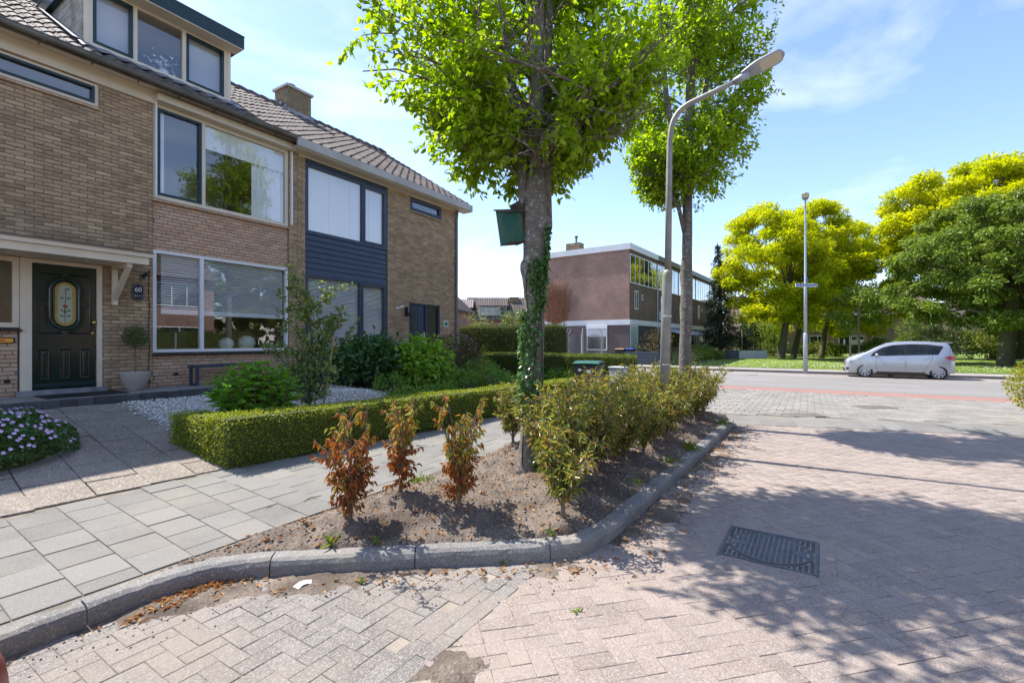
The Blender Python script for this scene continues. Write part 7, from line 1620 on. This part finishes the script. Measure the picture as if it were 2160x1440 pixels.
def make_car(name, paint, label):
    c = empty(name, (0,0,0), label, 'car'); S = sorted(set([-.76,-.74,-.70,-.64,-.58,-.45,-.32,-.18,-.05,.05,.15,.25,.36,.46,.56,.66,.76,.95,1.14,1.4,1.64,1.9,2.15,2.4,2.66,2.8,2.90,2.96,3.02,3.07,3.10,3.11])); vs = []; fs = []; nz = 9
    for s in S:
        zt = itp(TOP, s); zb = .20 + (.08 if s < -.6 or s > 2.95 else 0); e = zt-.045; ring = []
        for k in range(nz+1): z = zb+(e-zb)*k/nz; ring.append((side_y(s,z), z))
        ye = side_y(s, e); ring += [(ye*.93, zt-.012),(ye*.62, zt+.004),(0, zt+.012)]
        full = [(-s, y, z) for y, z in ring] + [(-s, -y, z) for y, z in ring[-2::-1]]; vs += full; m_ = len(full)
    for i in range(len(S)-1):
        for j in range(m_): a, b = i*m_+j, i*m_+(j+1)%m_; fs.append((a, a+m_, b+m_, b))
    fs += [tuple(range(m_)), tuple((len(S)-1)*m_+j for j in range(m_))[::-1]]
    body = mesh_obj('body', vs, fs, paint, c, True)
    cut = []
    for s in (0, 2.55):
        m2 = MB(); n = 28; v2 = [(-s+.335*math.cos(2*math.pi*k/n), y, .30+.335*math.sin(2*math.pi*k/n)) for y in (-1.2,1.2) for k in range(n)]; m2.add(v2, [tuple(range(n))[::-1], tuple(range(n,2*n))]+[(k,(k+1)%n,n+(k+1)%n,n+k) for k in range(n)])
        co = m2.build('cutter', 'car_black'); cut.append(co); md = body.modifiers.new('arch', 'BOOLEAN'); md.object = co; md.operation = 'DIFFERENCE'; md.solver = 'EXACT'
    bpy.context.view_layer.update(); me = bpy.data.meshes.new_from_object(body.evaluated_get(bpy.context.evaluated_depsgraph_get())); body.modifiers.clear(); body.data = me
    if len(me.materials) == 0: me.materials.append(MATS[paint])
    else: me.materials[0] = MATS[paint]
    for co in cut: bpy.data.objects.remove(co)
    MB().box(-2.95,.55,-.55,.55,.22,.34).build('underbody', 'car_black', c)
    def patch(nm, top, bot, m, off=.004, side=1, par=None, rows=4, cols=14):
        vs = []; s0, s1 = bot[0][0], bot[-1][0]
        for i in range(cols+1):
            sb = bot[0][0]+(bot[-1][0]-bot[0][0])*i/cols; st_ = top[0][0]+(top[-1][0]-top[0][0])*i/cols; zb, zt = itp(bot, sb), itp(top, st_)
            for j in range(rows+1): t = j/rows; s, z = sb+(st_-sb)*t, zb+(zt-zb)*t; vs.append((-s, side*(side_y(s,z)+off), z))
        r1 = rows+1; fs = [(i*r1+j,(i+1)*r1+j,(i+1)*r1+j+1,i*r1+j+1) for i in range(cols) for j in range(rows)]
        if side > 0: fs = [f[::-1] for f in fs]
        return mesh_obj(nm, vs, fs, m, par or c, True)
    for sd in (1,-1):
        patch('window_surround', [(.30,1.13),(.62,1.36),(.95,1.475),(1.6,1.53),(2.2,1.52),(2.74,1.44)], [(.20,.985),(2.55,1.075)], 'car_black', .003, sd)
        for nm, top, bot in (('front_side_glass',[(.52,1.28),(.72,1.395),(.98,1.465),(1.41,1.505)],[(.42,1.02),(1.40,1.045)]),('rear_side_glass',[(1.52,1.508),(2.0,1.505),(2.30,1.49)],[(1.50,1.05),(2.24,1.075)]),('quarter_glass',[(2.34,1.485),(2.68,1.425)],[(2.28,1.078),(2.50,1.082)])):
            patch(nm, top, bot, 'car_glass_dark', .007, sd)
        patch('tail_light', [(2.74,.97),(3.04,1.03),(3.10,1.02)], [(2.76,.95),(3.0,.83),(3.105,.80)], 'tail_red', .006, sd)
        patch('headlight', [(-.64,.85),(-.40,.945),(-.08,1.02)], [(-.68,.72),(-.42,.78),(-.10,.95)], 'headlamp', .006, sd)
        patch('fog_lamp', [(-.70,.44),(-.60,.46)], [(-.70,.34),(-.60,.36)], 'car_black', .005, sd, cols=4)
        for pts in ([(.42,1.0),(.40,.75),(.42,.40),(.50,.25)], [(1.46,1.04),(1.45,.7),(1.46,.25)], [(2.36,1.08),(2.34,.85),(2.20,.62),(2.08,.40),(2.02,.27)], [(.50,.26),(1.2,.245),(2.02,.262)]):
            fine = []
            for (a, b), (d, e) in zip(pts, pts[1:]):
                for k in range(5): t = k/5; fine.append((a+(d-a)*t, b+(e-b)*t))
            fine.append(pts[-1]); MB().tube([(-s, sd*(side_y(s,z)-.001), z) for s, z in fine], .004, 5).build('door_gap', 'car_black', c)
        patch('sill_strip', [(.42,.275),(2.12,.275)], [(.42,.215),(2.12,.215)], 'car_black', .006, sd)
        for s in (1.18,2.08): MB().tube([(-s+.0,sd*(side_y(s,.9)+.0),.90),(-s-.03,sd*(side_y(s,.9)+.035),.905),(-s-.15,sd*(side_y(s,.9)+.035),.91),(-s-.18,sd*(side_y(s,.9)),.91)], .013, 7).build('door_handle', paint, c)
        mz = MB(); mz.lathe((0,0,0), [(.001,-.075),(.07,-.06),(.095,0),(.08,.055),(.001,.07)], 14); mo = mz.build('wing_mirror', paint, c, True); mo.matrix_basis = Matrix.Translation((-.43,sd*.93,1.04)) @ Matrix.Diagonal((.75,1.15,1,1))
        MB().tube([(-.45,sd*.80,1.0),(-.43,sd*.90,1.02)], .022, 6).build('mirror_arm', 'car_black', c)
        for s in (0,2.55):
            w_ = empty('wheel', (-s, sd*.745, .30)); w_.parent = c
            prof = [(.19,-.10),(.285,-.10),(.302,-.07),(.304,0),(.302,.06),(.285,.085),(.20,.08)]
            def lz(nm, prof, m, n=28, cap=False):
                o = MB().lathe((0,0,0), prof, n, cap).build(nm, m, w_, True); o.rotation_euler = (R(-90)*sd,0,0); return o
            lz('tyre', prof, 'tyre'); lz('rim', [(.205,.055),(.222,.088),(.20,.078),(.19,.06)], 'rim'); lz('hub_disc', [(.185,.055),(.002,.058)], 'rim_dark', 24, True)
            sp_ = MB()
            for k in range(8):
                a = 2*math.pi*k/8; ca2, sa2 = math.cos(a), math.sin(a); f2 = lambda r, t, h: (r*ca2-t*sa2, r*sa2+t*ca2, h)
                sp_.add([f2(.03,-.022,.086),f2(.03,.022,.086),f2(.205,.052,.078),f2(.205,-.032,.078),f2(.03,-.022,.06),f2(.03,.022,.06),f2(.205,.052,.06),f2(.205,-.032,.06)], [(0,1,2,3),(0,4,5,1),(1,5,6,2),(3,2,6,7),(0,3,7,4)])
            sp_.lathe((0,0,.06), [(.05,0),(.05,.03),(.001,.034)], 14, False); so_ = sp_.build('wheel_cover', 'rim', w_); so_.rotation_euler = (R(-90)*sd,0,0)
    def strip(nm, s0, s1, wf, m, off):
        vs = []; n = 12; k2 = 8
        for i in range(n+1):
            s = s0+(s1-s0)*i/n; zt = itp(TOP, s); ye = side_y(s, zt-.045)*wf
            for j in range(k2+1): t = -1+2*j/k2; vs.append((-s+off*.6, ye*t, zt+.012-.012*t*t+off))
        fs = [(i*(k2+1)+j,i*(k2+1)+j+1,(i+1)*(k2+1)+j+1,(i+1)*(k2+1)+j) for i in range(n) for j in range(k2)]; return mesh_obj(nm, vs, fs, m, c, True)
    strip('windscreen', .0, .74, .90, 'car_glass_dark', .006); 
    vs = []; 
    for i in range(7):
        z = 1.06+.44*i/6; s = 3.065-(z-1.05)*.27; 
        for j in range(9): t = -1+2*j/8; vs.append((-(s+.012), t*(side_y(2.95,z)*.86), z))
    mesh_obj('rear_window', vs, [(i*9+j,i*9+j+1,(i+1)*9+j+1,(i+1)*9+j) for i in range(6) for j in range(8)], 'car_glass_dark', c, True)
    MB().bbox(-3.06,-2.80,-.56,.56,1.575,1.61,.012).build('roof_spoiler', paint, c); MB().tube([(-2.55,0,1.60),(-2.72,0,1.78)], .006, 5).build('aerial', 'car_black', c)
    MB().tube([(-3.05,0,.34),(-3.22,0,.34),(-3.25,0,.42)], .022, 7).build('tow_bar', 'car_black', c)
    MB().box(.752,.772,-.26,.26,.46,.57).build('number_plate', 'plate_yellow', c); MB().bbox(.70,.768,-.42,.42,.62,.67,.008).build('grille', 'car_black', c); MB().bbox(.69,.765,-.5,.5,.26,.40,.01).build('lower_grille', 'car_black', c)
    return c
mat('car_glass_dark', (.02,.027,.028), (.006,.008,.008), 2.2, .06, spec=.35)
car = make_car('silver_car', 'silver_paint', 'silver hatchback parked along the far kerb facing left')
cy_ = on_x(1824.5, 780, 26.98).y; car.location = (27.83, cy_, .002); car.rotation_euler = (0,0,R(90))
red = copy_tree(car); red.name = 'red_car'; tag(red, 'red car whose nose just enters at the bottom left corner', 'car')
for o in red.children:
    if o.type == 'MESH' and o.data.materials and o.data.materials[0] == MATS['silver_paint']:
        o.data = o.data.copy(); o.data.materials[0] = MATS['red_paint']
red.location = (.435-.77, 2.60, .0); red.rotation_euler = (0,0,0)
for o in [o for o in red.children if o.name.startswith(('lower_grille','fog_lamp','number_plate','grille'))]: bpy.data.objects.remove(o)
for o_, pos in ((0,(34,-22,0)),(1,(44,-30,0)),(2,(31,-34,0)),(4,(52,-20,0)),(0,(60,-42,0))):  # tree copies added out of view to fill the window reflections
    src = [o for o in bpy.data.objects if o.type == 'EMPTY' and o.name.startswith(('robinia_tree','chestnut_tree'))]
    src.sort(key=lambda o: o.name); s_ = src[o_ % len(src)]; c_ = copy_tree(s_); c_.location = pos; c_.rotation_euler = (0,0,o_*1.3+pos[0]); c_['group'] = 'trees added beyond the frame for reflections'
    c_['label'] = {34:'yellow tree added outside the frame nearest the crossing',44:'broad tree added outside the frame beyond the first',31:'yellow tree added outside the frame farthest down the road',52:'dark tree added outside the frame beside the chestnut',60:'yellow tree added outside the frame at the back'}[pos[0]]
# ------------------------------------------------------------------ opposite side of the street (behind the camera, seen in the panes)
for k, x0 in enumerate((-4.5, 2.5, 9.5)):
    h = row_house('opposite_house', (x0+7.0-.01,-13.0,.0), R(180), 6.98, 8.5, 5.9, 8.8, 'brick_pinkish', ['brick house across the street mirrored in the panes, first of row','brick house across the street mirrored in the panes, middle of row','brick house across the street mirrored in the panes, end of row'][k], windows=[(.8,3.4,1.0,2.6,2),(.8,3.4,3.9,5.4,3),(4.4,5.4,4.0,5.3,1)], doors=[(4.6,5.5,2.3)], group='houses across the street')
MB().prism([(-10,-3.9,-.07),(-10,-30,-.07),(17.5,-30,-.07),(17.5,-6.2,-.07),(14.4,-4.3,-.07),(12.6,-3.9,-.07)], (0,0,.19)).build('opposite_pavement', 'pavement_far', kind='structure')
row_house('opposite_house', (46,-17,0), R(180), 15, 8.5, 5.6, 8.8, 'brick_pinkish', 'brick house beyond the crossing mirrored in the panes', windows=[(1,3.4,1.0,2.6,2),(1,3.4,3.9,5.4,3),(6,8,1,2.6,2),(6,8,3.9,5.4,2),(11,13,1,2.6,2),(11,13,3.9,5.4,2)], group='houses across the street')
hedge('corner_hedge', [(11.6,17.2,-10.2,-9.4)], 'tall clipped hedge added unseen at the opposite corner behind the camera', lambda y: np.asarray(y)*0+.1, 2.1, 'cypress_leaf', 260, .10, .5, .05)  # added out of view so the panes mirror greenery, not bright horizon
hedge('opposite_hedge', [(0.5,10.8,-5.6,-5.0)], 'clipped hedge across the street behind the camera', lambda y: np.asarray(y)*0+.1, .9, 'privet_leaf', 500, .06, .6, .03)
